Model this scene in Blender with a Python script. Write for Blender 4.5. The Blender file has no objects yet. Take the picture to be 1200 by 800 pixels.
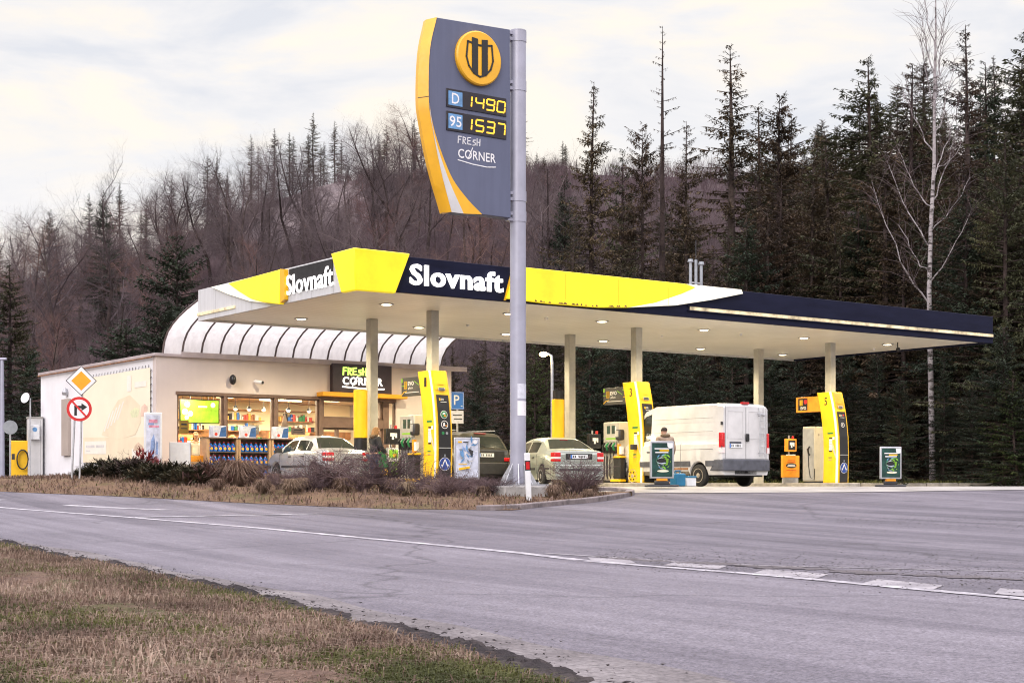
import bpy, math, random
import numpy as np
from mathutils import Vector, Matrix
random.seed(7); RS = np.random.RandomState(7)
scn = bpy.context.scene; COL = scn.collection
PI = math.pi; R = math.radians
F, YH = 1800.0, 568.0              # focal length in pixels and horizon row of a 1200 px wide frame; camera at the origin
TH = 0.626; EX, EY = math.cos(TH), math.sin(TH); NX, NY = -EY, EX
AX, AY = -3.864, 38.189            # corner of the canopy; site axes: u along the road front, v away from it
G = -0.05                          # level of the forecourt
def S(u, v, z=G): return Vector((AX+EX*u+NX*v, AY+EY*u+NY*v, z))
def sstep(t): t = max(0.0, min(1.0, t)); return t*t*(3-2*t)
def tz(x, y):
    b = np.interp(y, [-1e4, 18, 33, 42, 1e5], [-.9, -.9, -.5, -.06, -.06])
    dx, dy = x-AX, y-AY; u = dx*EX+dy*EY; v = dx*NX+dy*NY
    if -5 < u < 10 and v > 3: b += .17*sstep((8.5-u)/3.5)*sstep((v-3.2)/4)*sstep((u+4.5)/3.5)*sstep((26-v)/6)
    t = max(0.0, y-92)
    if t > 0:
        a = x/max(y, 1)
        lat = 0.76+0.40*sstep((a+0.34)/0.25)+0.10*sstep((a-.1)/.3)
        t2 = t if t < 235 else 235+18*(1-math.exp(-(t-235)/40))-max(0, t-300)*.3
        h = 0.238*t2*lat*sstep(t/50)
        h += min(1, t/80)*(2.2*math.sin(x*.031+1)+1.6*math.sin(y*.05+x*.017)+.5*math.sin(x*.13)*math.sin(y*.11))
        b += max(h, 0)
    return float(b)
def Gp(px, py):                    # ground point seen at a pixel of the photo
    k = (YH-py)/F; lo = None
    y = 3.0
    while y < 400:
        if tz((px-600)/F*y, y) >= k*y: break
        y += .1
    return Vector(((px-600)/F*y, y, tz((px-600)/F*y, y)))
def At(px, Y, z=None):
    x = (px-600)/F*Y
    return Vector((x, Y, tz(x, Y) if z is None else z))
def hz(py, Y): return (YH-py)/F*Y  # world height at a depth
def uat(px, v):
    a = (px-600)/F
    u = (a*(AY+NY*v)-AX-NX*v)/(EX-a*EY)
    return u, AY+EY*u+NY*v
def onz(px, py, z):
    Y = z*F/(YH-py); X = (px-600)/F*Y
    dx, dy = X-AX, Y-AY
    return dx*EX+dy*EY, dx*NX+dy*NY
# ---------------------------------------------------------------- mesh builder
def M3(o, r, u):                   # frame from origin, right, up
    r = Vector(r).normalized(); u = Vector(u).normalized(); n = r.cross(u)
    m = Matrix.Identity(4)
    for i in range(3):
        m[i][0] = r[i]; m[i][1] = u[i]; m[i][2] = n[i]; m[i][3] = o[i]
    return m
def FR(x, y, z): return M3((x, y, z), (1, 0, 0), (0, 0, 1))     # faces -y
def LF(x, y, z): return M3((x, y, z), (0, -1, 0), (0, 0, 1))    # faces -x
def RT(x, y, z): return M3((x, y, z), (0, 1, 0), (0, 0, 1))     # faces +x
def BK(x, y, z): return M3((x, y, z), (-1, 0, 0), (0, 0, 1))    # faces +y
_txt = {}
def text_geo(s, off):
    k = (s, off)
    if k not in _txt:
        c = bpy.data.curves.new('lettering', 'FONT'); c.body = s; c.size = 1; c.offset = off
        c.space_character = 1.0+off*3.2; c.align_x = 'CENTER'; c.align_y = 'CENTER'; c.resolution_u = 3
        o = bpy.data.objects.new('lettering', c); COL.objects.link(o)
        dg = bpy.context.evaluated_depsgraph_get()
        me = bpy.data.meshes.new_from_object(o.evaluated_get(dg))
        _txt[k] = ([v.co.copy() for v in me.vertices], [tuple(p.vertices) for p in me.polygons])
        bpy.data.objects.remove(o); bpy.data.meshes.remove(me); bpy.data.curves.remove(c)
    return _txt[k]
class MB:
    def __init__(s, m=None, T=None):
        s.v = []; s.f = []; s.fi = []; s.mats = []; s.mi = 0; s.T = T
        if m: s.use(m)
    def use(s, m):
        if m not in s.mats: s.mats.append(m)
        s.mi = s.mats.index(m); return s
    def add(s, vs, fs):
        b = len(s.v)
        s.v += [tuple(s.T @ Vector(p)) for p in vs] if s.T else [tuple(p) for p in vs]
        s.f += [tuple(b+i for i in f) for f in fs]; s.fi += [s.mi]*len(fs); return s
    def box(s, x0, x1, y0, y1, z0, z1):
        return s.add([(x0,y0,z0),(x1,y0,z0),(x1,y1,z0),(x0,y1,z0),(x0,y0,z1),(x1,y0,z1),(x1,y1,z1),(x0,y1,z1)],
              [(0,3,2,1),(4,5,6,7),(0,1,5,4),(1,2,6,5),(2,3,7,6),(3,0,4,7)])
    def cbox(s, c, d): return s.box(c[0]-d[0]/2, c[0]+d[0]/2, c[1]-d[1]/2, c[1]+d[1]/2, c[2]-d[2]/2, c[2]+d[2]/2)
    def prism(s, poly, ax, a, b):
        n = len(poly)
        mk = {'x': lambda p, t: (t, p[0], p[1]), 'y': lambda p, t: (p[0], t, p[1]), 'z': lambda p, t: (p[0], p[1], t)}[ax]
        vs = [mk(p, a) for p in poly]+[mk(p, b) for p in poly]
        return s.add(vs, [tuple(range(n-1, -1, -1)), tuple(range(n, 2*n))]+[(i, (i+1) % n, n+(i+1) % n, n+i) for i in range(n)])
    def poly(s, M, pts, d=.004, lift=0.0):      # thin slab lying on a face frame
        n = len(pts)
        vs = [M @ Vector((p[0], p[1], lift)) for p in pts]+[M @ Vector((p[0], p[1], lift+d)) for p in pts]
        return s.add(vs, [tuple(range(n, 2*n))]+[(i, (i+1) % n, n+(i+1) % n, n+i) for i in range(n)])
    def rect(s, M, x, y, w, h, d=.004, lift=0.0): return s.poly(M, [(x-w/2,y-h/2),(x+w/2,y-h/2),(x+w/2,y+h/2),(x-w/2,y+h/2)], d, lift)
    def disc(s, M, x, y, r, d=.004, lift=0.0, n=28, ry=None):
        return s.poly(M, [(x+r*math.cos(i*2*PI/n), y+(ry or r)*math.sin(i*2*PI/n)) for i in range(n)], d, lift)
    def ring(s, M, x, y, r, w, d=.004, lift=0.0, n=28):
        vs = []; fs = []
        for i in range(n):
            a = i*2*PI/n
            for q, l in ((r-w, lift), (r-w, lift+d), (r, lift+d), (r, lift)): vs.append(M @ Vector((x+q*math.cos(a), y+q*math.sin(a), l)))
        for i in range(n):
            j = (i+1) % n
            for k in range(3): fs.append((4*i+k, 4*j+k, 4*j+k+1, 4*i+k+1)[::-1])
        return s.add(vs, fs)
    def line(s, M, pts, w, d=.004, lift=0.0):   # stroke
        for a, b in zip(pts, pts[1:]):
            a = Vector(a); b = Vector(b); t = b-a
            if t.length < 1e-6: continue
            t.normalize(); p = Vector((-t.y, t.x))*w/2; e = t*w*.35
            s.poly(M, [tuple(a-p-e), tuple(b-p+e), tuple(b+p+e), tuple(a+p-e)], d, lift)
        return s
    def text(s, M, x, y, size, body, off=0.0, d=.006, lift=0.0, sx=1.0):
        vs, fs = text_geo(body, off)
        n = len(vs)
        V = [M @ Vector((x+p.x*size*sx, y+p.y*size, lift+d)) for p in vs]
        s.add(V, fs)
        if d > .01:
            ed = {}
            for f in fs:
                for i in range(len(f)):
                    a, b = f[i], f[(i+1) % len(f)]
                    if (b, a) in ed: del ed[(b, a)]
                    else: ed[(a, b)] = 1
            W = [M @ Vector((x+p.x*size*sx, y+p.y*size, lift)) for p in vs]
            s.add(V+W, [(b, a, a+n, b+n) for a, b in ed])
        return s
    def tube(s, pts, r, n=8, cap=True):
        pts = [Vector(p) for p in pts]; m = len(pts)
        rs = r if isinstance(r, (list, tuple)) else [r]*m
        vs = []; up = Vector((0, 0, 1)); prev = None
        for i, p in enumerate(pts):
            t = (pts[min(i+1, m-1)]-pts[max(i-1, 0)]); t = t.normalized() if t.length > 1e-9 else up
            a = prev - t*prev.dot(t) if prev is not None else None
            if a is None or a.length < 1e-4:
                a = t.cross(up); a = a if a.length > 1e-3 else t.cross(Vector((1, 0, 0)))
            a.normalize(); prev = a; b = t.cross(a)
            for k in range(n):
                c = 2*PI*k/n
                vs.append(p+(a*math.cos(c)+b*math.sin(c))*rs[i])
        fs = [(i*n+k, i*n+(k+1) % n, (i+1)*n+(k+1) % n, (i+1)*n+k) for i in range(m-1) for k in range(n)]
        if cap: fs += [tuple(range(n-1, -1, -1)), tuple((m-1)*n+k for k in range(n))]
        return s.add(vs, fs)
    def cyl(s, p0, p1, r, n=20, r2=None): return s.tube([p0, p1], [r, r if r2 is None else r2], n)
    def lathe(s, c, prof, n=16, ax='z'):
        vs = []; m = len(prof)
        for r, z in prof:
            for k in range(n):
                a = 2*PI*k/n; q = (r*math.cos(a), r*math.sin(a))
                vs.append((c[0]+q[0], c[1]+q[1], c[2]+z) if ax == 'z' else (c[0]+z, c[1]+q[0], c[2]+q[1]) if ax == 'x' else (c[0]+q[0], c[1]+z, c[2]+q[1]))
        return s.add(vs, [(i*n+k, i*n+(k+1) % n, (i+1)*n+(k+1) % n, (i+1)*n+k) for i in range(m-1) for k in range(n)]+[tuple(range(n-1, -1, -1)), tuple((m-1)*n+k for k in range(n))])
    def ball(s, c, r, nu=12, nv=8):
        rx, ry, rz = r if isinstance(r, (list, tuple)) else (r, r, r)
        vs = [(c[0]+rx*math.sin(PI*j/nv)*math.cos(2*PI*i/nu), c[1]+ry*math.sin(PI*j/nv)*math.sin(2*PI*i/nu), c[2]-rz*math.cos(PI*j/nv)) for j in range(nv+1) for i in range(nu)]
        return s.add(vs, [(j*nu+i, j*nu+(i+1) % nu, (j+1)*nu+(i+1) % nu, (j+1)*nu+i) for j in range(nv) for i in range(nu)])
    def build(s, name, parent=None, bevel=0, smooth=35, seg=2):
        me = bpy.data.meshes.new(name); me.from_pydata(s.v, [], s.f)
        for m in s.mats: me.materials.append(mat(m))
        if len(s.mats) > 1: me.polygons.foreach_set('material_index', s.fi)
        me.update()
        o = bpy.data.objects.new(name, me); COL.objects.link(o)
        if smooth:
            me.polygons.foreach_set('use_smooth', [True]*len(me.polygons)); me.set_sharp_from_angle(angle=R(smooth))
        if parent: o.parent = parent
        if bevel:
            b = o.modifiers.new('edge', 'BEVEL'); b.width = bevel; b.segments = seg; b.limit_method = 'ANGLE'; b.angle_limit = R(40); b.harden_normals = False
        return o
def thing(name, label, cat, loc=(0, 0, 0), rz=0.0, group=None):
    o = bpy.data.objects.new(name, None); COL.objects.link(o); o.location = loc; o.rotation_euler = (0, 0, rz)
    o.empty_display_size = .2
    return tag(o, label, cat, group)
def tag(o, label, cat, group=None):
    o['label'] = label; o['category'] = cat
    if group: o['group'] = group
    return o
def struct(o, kind='structure', label=None, cat=None):
    o['kind'] = kind
    if label: o['label'] = label
    if cat: o['category'] = cat
    return o
def kids(o): return [c for c in bpy.data.objects if c.parent == o]
def dup(src, loc, rz=None, label=None, sc=None):
    r = src.copy(); COL.objects.link(r); r.location = loc
    if rz is not None: r.rotation_euler = (src.rotation_euler[0], src.rotation_euler[1], rz)
    if label: r['label'] = label
    if sc is not None: r.scale = (sc, sc, sc) if not isinstance(sc, (tuple, list)) else sc
    for ch in list(src.children):
        c = ch.copy(); COL.objects.link(c); c.parent = r
        for g in list(ch.children):
            d = g.copy(); COL.objects.link(d); d.parent = c
    return r
# ---------------------------------------------------------------- materials
_mats = {}
SPEC = {  # name: rgb, rough, metal, (emission rgb, strength), noise amount, noise scale, bump
 'white_paint': ((.78,.78,.80), .4, 0, None, .06, 3, 0), 'sign_grey': ((.105,.12,.19), .45, 0, None, .22, 1.2, 0),
 'sign_yellow': ((.80,.42,.02), .4, 0, None, .10, 1.5, 0), 'pole_grey': ((.36,.365,.445), .42, .15, None, .10, 1.6, 0),
 'galv': ((.46,.47,.50), .4, .6, None, .15, 6, 0), 'dark_metal': ((.05,.05,.055), .45, .3, None, .2, 4, 0),
 'black': ((.012,.012,.014), .35, 0, None, .2, 5, 0), 'black_matt': ((.02,.02,.021), .8, 0, None, .3, 5, 0),
 'navy': ((.006,.007,.022), .8, 0, None, .25, 1.1, 0), 'fascia_white': ((.60,.60,.60), .5, 0, None, .16, .9, 0),
 'lit_yellow': ((.80,.62,.02), .35, 0, ((1.0,.80,.012), .55), .12, 1.1, 0), 'lit_white': ((.85,.82,.70), .35, 0, ((1.0,.93,.72), .5), .1, .8, 0),
 'lit_letter': ((.9,.9,.9), .4, 0, ((1,.97,.93), 1.15), 0, 1, 0), 'lit_green': ((.6,.9,.2), .4, 0, ((.62,1,.16), 1.2), 0, 1, 0),
 'digit': ((.8,.5,.05), .4, 0, ((1.0,.50,.02), 1.0), 0, 1, 0), 'lens': ((.9,.9,.8), .4, 0, ((1,.86,.55), 9.0), 0, 1, 0),
 'strip_lit': ((.7,.6,.4), .4, 0, ((1,.80,.45), .55), .45, 2.2, 0), 'display_black': ((.015,.012,.02), .3, 0, None, .2, 3, 0),
 'display_blue': ((.12,.27,.50), .35, 0, ((.2,.45,.8), .12), .25, 6, 0), 'column': ((.46,.45,.40), .45, .1, None, .12, 3, 0),
 'pump_yellow': ((.86,.51,.010), .35, 0, None, .06, 2, 0), 'pump_edge': ((.80,.45,.01), .35, 0, None, .06, 2, 0), 'pump_orange': ((.85,.33,.02), .4, 0, None, .16, 4, 0),
 'beige': ((.52,.49,.40), .45, 0, None, .08, 3, 0), 'silver_panel': ((.50,.51,.50), .35, .5, None, .1, 4, 0),
 'green': ((.02,.22,.07), .4, 0, None, .2, 6, 0), 'bright_green': ((.25,.55,.04), .45, 0, None, .25, 6, 0), 'dark_green': ((.010,.055,.045), .3, 0, None, .5, 6, 0),
 'sign_blue': ((.02,.07,.33), .4, 0, None, .08, 4, 0), 'p_blue': ((.03,.16,.55), .4, 0, None, .05, 4, 0), 'red': ((.60,.02,.02), .4, 0, None, .1, 4, 0),
 'orange_sign': ((.85,.36,.01), .4, 0, None, .06, 4, 0), 'grey_back': ((.30,.33,.36), .5, .3, None, .15, 3, 0),
 'taupe': ((.40,.34,.30), .8, 0, None, .10, .8, .05), 'wall_white': ((.66,.66,.69), .8, 0, None, .09, .7, .05), 'plinth': ((.36,.35,.33), .9, 0, None, .25, 2, .1),
 'frame_brown': ((.16,.10,.075), .5, 0, None, .15, 4, 0), 'roof_edge': ((.42,.36,.36), .5, 0, None, .15, 2, 0), 'rib': ((.12,.09,.08), .5, 0, None, .2, 3, 0),
 'band_orange': ((.75,.33,.012), .45, 0, None, .08, 2, 0), 'sign_dark': ((.035,.022,.03), .4, 0, None, .2, 3, 0),
 'banner': ((.84,.77,.60), .6, 0, None, .05, .55, 0), 'banner_dim': ((.80,.69,.50), .6, 0, None, .07, 1.2, 0), 'banner_pale': ((.80,.77,.68), .6, 0, None, .06, 2, 0), 'banner_brown': ((.66,.50,.36), .6, 0, None, .25, 5, 0), 'banner_green': ((.74,.75,.48), .6, 0, None, .2, 3, 0), 'banner_red': ((.78,.56,.44), .6, 0, None, .2, 3, 0), 'banner_text': ((.62,.60,.58), .6, 0, None, .1, 3, 0),
 'poster_pale': ((.62,.66,.78), .35, 0, None, .3, 3.5, 0), 'poster_pink': ((.75,.32,.42), .35, 0, None, .3, 7, 0), 'poster_blue': ((.25,.36,.62), .35, 0, None, .35, 6, 0),
 'inner_wall': ((.86,.74,.50), .7, 0, None, .05, 1, 0), 'inner_wood': ((.38,.17,.06), .6, 0, None, .3, 5, 0), 'inner_floor': ((.35,.28,.2), .4, 0, None, .15, 3, 0), 'inner_ceiling': ((.50,.34,.20), .8, 0, None, .04, 2, 0),
 'panel_light': ((1,.9,.7), .5, 0, ((1,.78,.42), 5.0), 0, 1, 0), 'screen_green': ((.3,.6,.05), .4, 0, ((.36,.78,.03), 1.0), .3, 4, 0), 'screen_white': ((.8,.9,.7), .4, 0, ((.85,1,.7), 1.1), 0, 4, 0),
 'bottle_blue': ((.012,.13,.50), .2, 0, None, .1, 9, 0), 'bottle_label': ((.80,.45,.05), .4, 0, None, .2, 20, 0), 'cap_red': ((.55,.05,.03), .4, 0, None, .1, 9, 0),
 'cardboard': ((.42,.27,.15), .8, 0, None, .15, 5, 0), 'box_blue': ((.03,.10,.28), .5, 0, None, .3, 9, 0),
 'car_silver': ((.40,.41,.44), .30, .45, None, .08, 4, 0), 'car_greenish': ((.36,.40,.36), .28, .5, None, .10, 3, 0), 'car_white': ((.60,.60,.61), .30, 0, None, .13, 1.1, 0), 'car_olive': ((.05,.05,.042), .3, .4, None, .25, 3, 0),
 'car_glass': ((.02,.026,.024), .06, 0, None, 0, 1, 0), 'trim': ((.03,.03,.034), .6, 0, None, .25, 5, 0), 'bumper_grey': ((.075,.08,.10), .6, 0, None, .3, 4, 0), 'dirt_sill': ((.13,.11,.085), .85, 0, None, .5, 5, 0),
 'tail_red': ((.55,.012,.016), .15, 0, None, .25, 25, 0), 'tail_clear': ((.75,.66,.66), .15, 0, None, .1, 20, 0), 'tyre': ((.022,.021,.02), .85, 0, None, .35, 9, .1), 'rim': ((.36,.36,.37), .4, .5, None, .2, 9, 0), 'rim_dirty': ((.42,.37,.30), .7, .2, None, .35, 9, 0),
 'plate': ((.72,.74,.76), .4, 0, None, .06, 9, 0), 'seam': ((.06,.06,.065), .7, 0, None, .1, 5, 0),
 'skin': ((.50,.29,.20), .55, 0, None, .08, 12, 0), 'hair_blond': ((.36,.19,.07), .6, 0, None, .4, 40, .3), 'hair_dark': ((.03,.02,.016), .6, 0, None, .3, 40, .3), 'jacket_black': ((.02,.021,.026), .75, 0, None, .35, 9, .4), 'jacket_beige': ((.36,.27,.20), .85, 0, None, .30, 7, .4), 'jeans': ((.03,.045,.09), .85, 0, None, .25, 9, .2), 'shirt_white': ((.68,.66,.62), .8, 0, None, .08, 9, .2), 'shirt_yellow': ((.55,.48,.06), .8, 0, None, .12, 9, .2),
 'eye': ((.02,.015,.012), .2, 0, None, 0, 1, 0), 'lip': ((.35,.12,.10), .5, 0, None, 0, 1, 0), 'fur': ((.30,.21,.12), .95, 0, None, .4, 50, .6), 'shoe': ((.03,.028,.026), .6, 0, None, .2, 9, 0),
 'concrete': ((.32,.31,.30), .9, 0, None, .28, 2.2, .25), 'kerb': ((.33,.31,.29), .9, 0, None, .25, 3, .2), 'kerb_dark': ((.20,.17,.17), .9, 0, None, .35, 3, .25),
 'plastic_cyan': ((.01,.16,.30), .35, 0, None, .12, 5, 0), 'plastic_white': ((.70,.72,.74), .4, 0, None, .08, 5, 0), 'rust': ((.30,.14,.06), .85, 0, None, .5, 8, .2),
 'unit_yellow': ((.85,.50,.01), .4, 0, None, .07, 2, 0), 'stone': ((.10,.09,.09), .9, 0, None, .5, 5, .3), 'leaf_red': ((.22,.03,.03), .7, 0, None, .3, 9, 0),
 'ad_grey': ((.075,.075,.072), .45, 0, None, .25, 3, 0), 'sticker': ((.62,.64,.72), .5, 0, None, .12, 14, 0),
 'lamp_glow': ((1,.85,.55), .4, 0, ((1,.66,.25), 14.0), 0, 1, 0),
}
def _new(name):
    m = bpy.data.materials.new(name); m.use_nodes = True; nt = m.node_tree; nt.nodes.clear()
    out = nt.nodes.new('ShaderNodeOutputMaterial'); return m, nt, out
def N(nt, t, **kw):
    n = nt.nodes.new(t)
    for k, v in kw.items():
        if k.startswith('i_'):
            n.inputs[int(k[2:]) if k[2:].isdigit() else k[2:].replace('_', ' ')].default_value = v
        else: setattr(n, k, v)
    return n
def ramp(nt, fac, stops):
    r = nt.nodes.new('ShaderNodeValToRGB'); e = r.color_ramp.elements
    while len(e) < len(stops): e.new(.5)
    for x, (p, c) in zip(e, stops): x.position = p; x.color = (*c, 1) if len(c) == 3 else c
    nt.links.new(fac, r.inputs[0]); return r.outputs[0]
def noise(nt, vec, sc, det=4, rough=.6, dim='3D'):
    n = N(nt, 'ShaderNodeTexNoise'); n.inputs['Scale'].default_value = sc; n.inputs['Detail'].default_value = det; n.inputs['Roughness'].default_value = rough
    if vec is not None: nt.links.new(vec, n.inputs['Vector'])
    return n.outputs['Fac']
def mix(nt, fac, a, b, mode='MIX'):
    n = N(nt, 'ShaderNodeMix', data_type='RGBA', blend_type=mode)
    for s, v in ((n.inputs[0], fac), (n.inputs[6], a), (n.inputs[7], b)):
        if hasattr(v, 'links') or hasattr(v, 'is_linked'): nt.links.new(v, s)
        else: s.default_value = (*v, 1) if isinstance(v, (tuple, list)) and len(v) == 3 else v
    return n.outputs[2]
def mapping(nt, scale=(1, 1, 1), rot=(0, 0, 0), src='Object'):
    tc = N(nt, 'ShaderNodeTexCoord'); mp = N(nt, 'ShaderNodeMapping'); mp.inputs['Scale'].default_value = scale; mp.inputs['Rotation'].default_value = rot
    nt.links.new(tc.outputs[src], mp.inputs[0]); return mp.outputs[0]
def principled(nt, out, col, rough, metal=0.0, bump=None, bstr=.2, bdist=.02, spec=None):
    b = N(nt, 'ShaderNodeBsdfPrincipled')
    for key, v in (('Base Color', col), ('Roughness', rough), ('Metallic', metal)):
        if hasattr(v, 'is_linked'): nt.links.new(v, b.inputs[key])
        else: b.inputs[key].default_value = (*v, 1) if isinstance(v, tuple) else v
    if spec is not None: b.inputs['Specular IOR Level'].default_value = spec
    if bump is not None:
        bp = N(nt, 'ShaderNodeBump'); bp.inputs['Strength'].default_value = bstr; bp.inputs['Distance'].default_value = bdist
        nt.links.new(bump, bp.inputs['Height']); nt.links.new(bp.outputs[0], b.inputs['Normal'])
    nt.links.new(b.outputs[0], out.inputs[0]); return b
def mat(name):
    if name in _mats: return _mats[name]
    if name in CUSTOM: m = CUSTOM[name](name)
    else:
        rgb, rough, metal, em, na, ns, bump = SPEC[name]
        m, nt, out = _new(name); vec = mapping(nt)
        f = noise(nt, vec, ns, 5, .62)
        lo = tuple(max(0, c*(1-na*1.6)) for c in rgb); hi = tuple(min(1, c*(1+na*.9)) for c in rgb)
        col = ramp(nt, f, [(.3, lo), (.72, hi)]) if na else rgb
        f2 = noise(nt, vec, ns*7, 3, .6)
        mr = N(nt, 'ShaderNodeMapRange'); nt.links.new(f2, mr.inputs[0])
        mr.inputs[3].default_value = max(.03, rough-.10); mr.inputs[4].default_value = min(1, rough+.12)
        b = principled(nt, out, col, rough if name.startswith('car_') else mr.outputs[0], metal, f2 if bump else None, bump*2, .03)
        if name.startswith('car_') and name != 'car_glass': b.inputs['Coat Weight'].default_value = .5; b.inputs['Coat Roughness'].default_value = .08
        if em:
            e, st = em
            if na: nt.links.new(ramp(nt, f, [(.3, tuple(c*(1-na*1.5) for c in e)), (.72, e)]), b.inputs['Emission Color'])
            else: b.inputs['Emission Color'].default_value = (*e, 1)
            b.inputs['Emission Strength'].default_value = st
    _mats[name] = m; return m
def m_asphalt(name):
    m, nt, out = _new(name); v = mapping(nt, rot=(0, 0, R(-31)))      # x across the road, y along it
    tc = N(nt, 'ShaderNodeTexCoord').outputs['Object']
    st = N(nt, 'ShaderNodeMapping'); st.inputs['Scale'].default_value = (.55, .02, .3); nt.links.new(v, st.inputs[0])
    streak = noise(nt, st.outputs[0], 1.6, 4, .55)
    st2 = N(nt, 'ShaderNodeMapping'); st2.inputs['Scale'].default_value = (3.5, .07, .3); nt.links.new(v, st2.inputs[0])
    streak2 = noise(nt, st2.outputs[0], 1.0, 4, .6)
    blot = noise(nt, tc, .35, 5, .6); fine = noise(nt, tc, 55, 3, .75); mid = noise(nt, tc, 9, 4, .7)
    c1 = ramp(nt, streak, [(.39, (.050,.046,.062)), (.50, (.108,.100,.124)), (.61, (.205,.194,.224))])
    c2 = mix(nt, .42, c1, ramp(nt, streak2, [(.36, (.048,.044,.058)), (.64, (.19,.18,.207))]))
    c3 = mix(nt, .35, c2, ramp(nt, blot, [(.35, (.070,.064,.082)), (.65, (.175,.165,.19))]))
    c4 = mix(nt, .8, c3, ramp(nt, fine, [(.36, (.30,.29,.30)), (.52, (1,1,1)), (.68, (1.65,1.63,1.62))]), 'MULTIPLY')
    c5 = mix(nt, .5, c4, ramp(nt, mid, [(.38, (.74,.72,.74)), (.62, (1.14,1.13,1.12))]), 'MULTIPLY')
    pos = N(nt, 'ShaderNodeTexVoronoi', feature='DISTANCE_TO_EDGE'); pos.inputs['Scale'].default_value = .13
    wob = N(nt, 'ShaderNodeVectorMath', operation='ADD'); nt.links.new(tc, wob.inputs[0])
    nz = N(nt, 'ShaderNodeTexNoise'); nz.inputs['Scale'].default_value = .8; nt.links.new(tc, nz.inputs['Vector']); nt.links.new(nz.outputs['Color'], wob.inputs[1]); nt.links.new(wob.outputs[0], pos.inputs['Vector'])
    crack = ramp(nt, pos.outputs['Distance'], [(.0, (.45,.44,.45)), (.003, (.7,.7,.7)), (.006, (1,1,1))])
    stain = ramp(nt, noise(nt, tc, .9, 6, .7), [(.30, (.62,.61,.62)), (.40, (1,1,1))])
    c5 = mix(nt, .8, c5, stain, 'MULTIPLY')
    c6 = mix(nt, .8, c5, crack, 'MULTIPLY')
    b = principled(nt, out, c6, .72, 0, fine, .35, .012, .28)
    return m
def m_forecourt(name):
    m, nt, out = _new(name); v = mapping(nt, rot=(0, 0, -TH))
    br = N(nt, 'ShaderNodeTexBrick'); br.offset = 0; br.inputs['Scale'].default_value = 1; br.inputs['Brick Width'].default_value = 4; br.inputs['Row Height'].default_value = 4; br.inputs['Mortar Size'].default_value = .015
    br.inputs['Color1'].default_value = (.34,.33,.31,1); br.inputs['Color2'].default_value = (.30,.29,.275,1); br.inputs['Mortar'].default_value = (.07,.07,.07,1); nt.links.new(v, br.inputs[0])
    f = noise(nt, v, .8, 6, .65); c = mix(nt, .8, br.outputs[0], ramp(nt, f, [(.32, (.55,.54,.53)), (.6, (1.1,1.1,1.1))]), 'MULTIPLY')
    fine = noise(nt, v, 40, 3, .7); c = mix(nt, .5, c, ramp(nt, fine, [(.35, (.7,.7,.7)), (.65, (1.15,1.15,1.15))]), 'MULTIPLY')
    principled(nt, out, c, .6, 0, fine, .2, .01); return m
def m_marking(name):
    m, nt, out = _new(name); v = mapping(nt)
    f = noise(nt, v, 3.5, 6, .75); f2 = noise(nt, v, 45, 3, .7)
    a = ramp(nt, f, [(.44, (0,0,0)), (.64, (1,1,1))]); b_ = ramp(nt, f2, [(.42, (0,0,0)), (.55, (1,1,1))])
    w = mix(nt, .45, a, b_, 'MULTIPLY')
    col = mix(nt, w, (.20,.19,.215), (.58,.57,.60))
    principled(nt, out, col, .6, 0, f2, .2, .01); return m
def m_block(name):
    m, nt, out = _new(name); v = mapping(nt)
    f = noise(nt, v, 2.5, 6, .75); f2 = noise(nt, v, 45, 3, .7)
    col = mix(nt, ramp(nt, f2, [(.35, (0,0,0)), (.6, (1,1,1))]), (.17,.16,.18), ramp(nt, f, [(.38, (.16,.15,.165)), (.64, (.36,.345,.36))]))
    principled(nt, out, col, .7, 0, f2, .2, .01); return m
def m_ground(cols, sc=1.2, fine=30, bs=.6, bd=.05):
    def go(name):
        m, nt, out = _new(name); v = mapping(nt)
        f = noise(nt, v, sc, 5, .65); g = noise(nt, v, fine, 4, .75)
        n = len(cols); c = ramp(nt, f, [(.3+.42*i/(n-1), k) for i, k in enumerate(cols)])
        c = mix(nt, .85, c, ramp(nt, g, [(.3, (.35,.35,.35)), (.5, (1,1,1)), (.7, (1.5,1.5,1.5))]), 'MULTIPLY')
        principled(nt, out, c, .95, 0, g, bs, bd, .15); return m
    return go
def m_leafy(c1, c2, c3, sc=.5, trans=.12, rough=.75):
    def go(name):
        m, nt, out = _new(name); v = mapping(nt)
        f = noise(nt, v, sc, 3, .6); g = noise(nt, v, sc*9, 3, .6)
        oi = N(nt, 'ShaderNodeObjectInfo')
        c = ramp(nt, f, [(.3, c1), (.5, c2), (.72, c3)])
        c = mix(nt, .6, c, ramp(nt, g, [(.32, (.5,.5,.5)), (.66, (1.4,1.4,1.4))]), 'MULTIPLY')
        hs = N(nt, 'ShaderNodeHueSaturation'); nt.links.new(c, hs.inputs['Color'])
        mr = N(nt, 'ShaderNodeMapRange'); nt.links.new(oi.outputs['Random'], mr.inputs[0]); mr.inputs[3].default_value = .68; mr.inputs[4].default_value = 1.35; nt.links.new(mr.outputs[0], hs.inputs['Value'])
        mr2 = N(nt, 'ShaderNodeMapRange'); nt.links.new(oi.outputs['Random'], mr2.inputs[0]); mr2.inputs[3].default_value = .475; mr2.inputs[4].default_value = .512; nt.links.new(mr2.outputs[0], hs.inputs['Hue'])
        b = principled(nt, out, hs.outputs[0], rough, 0, None, spec=.2)
        if trans:
            t = N(nt, 'ShaderNodeBsdfTranslucent'); nt.links.new(hs.outputs[0], t.inputs[0]); ms = N(nt, 'ShaderNodeMixShader'); ms.inputs[0].default_value = trans
            nt.links.new(b.outputs[0], ms.inputs[1]); nt.links.new(t.outputs[0], ms.inputs[2]); nt.links.new(ms.outputs[0], out.inputs[0])
        return m
    return go
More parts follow.
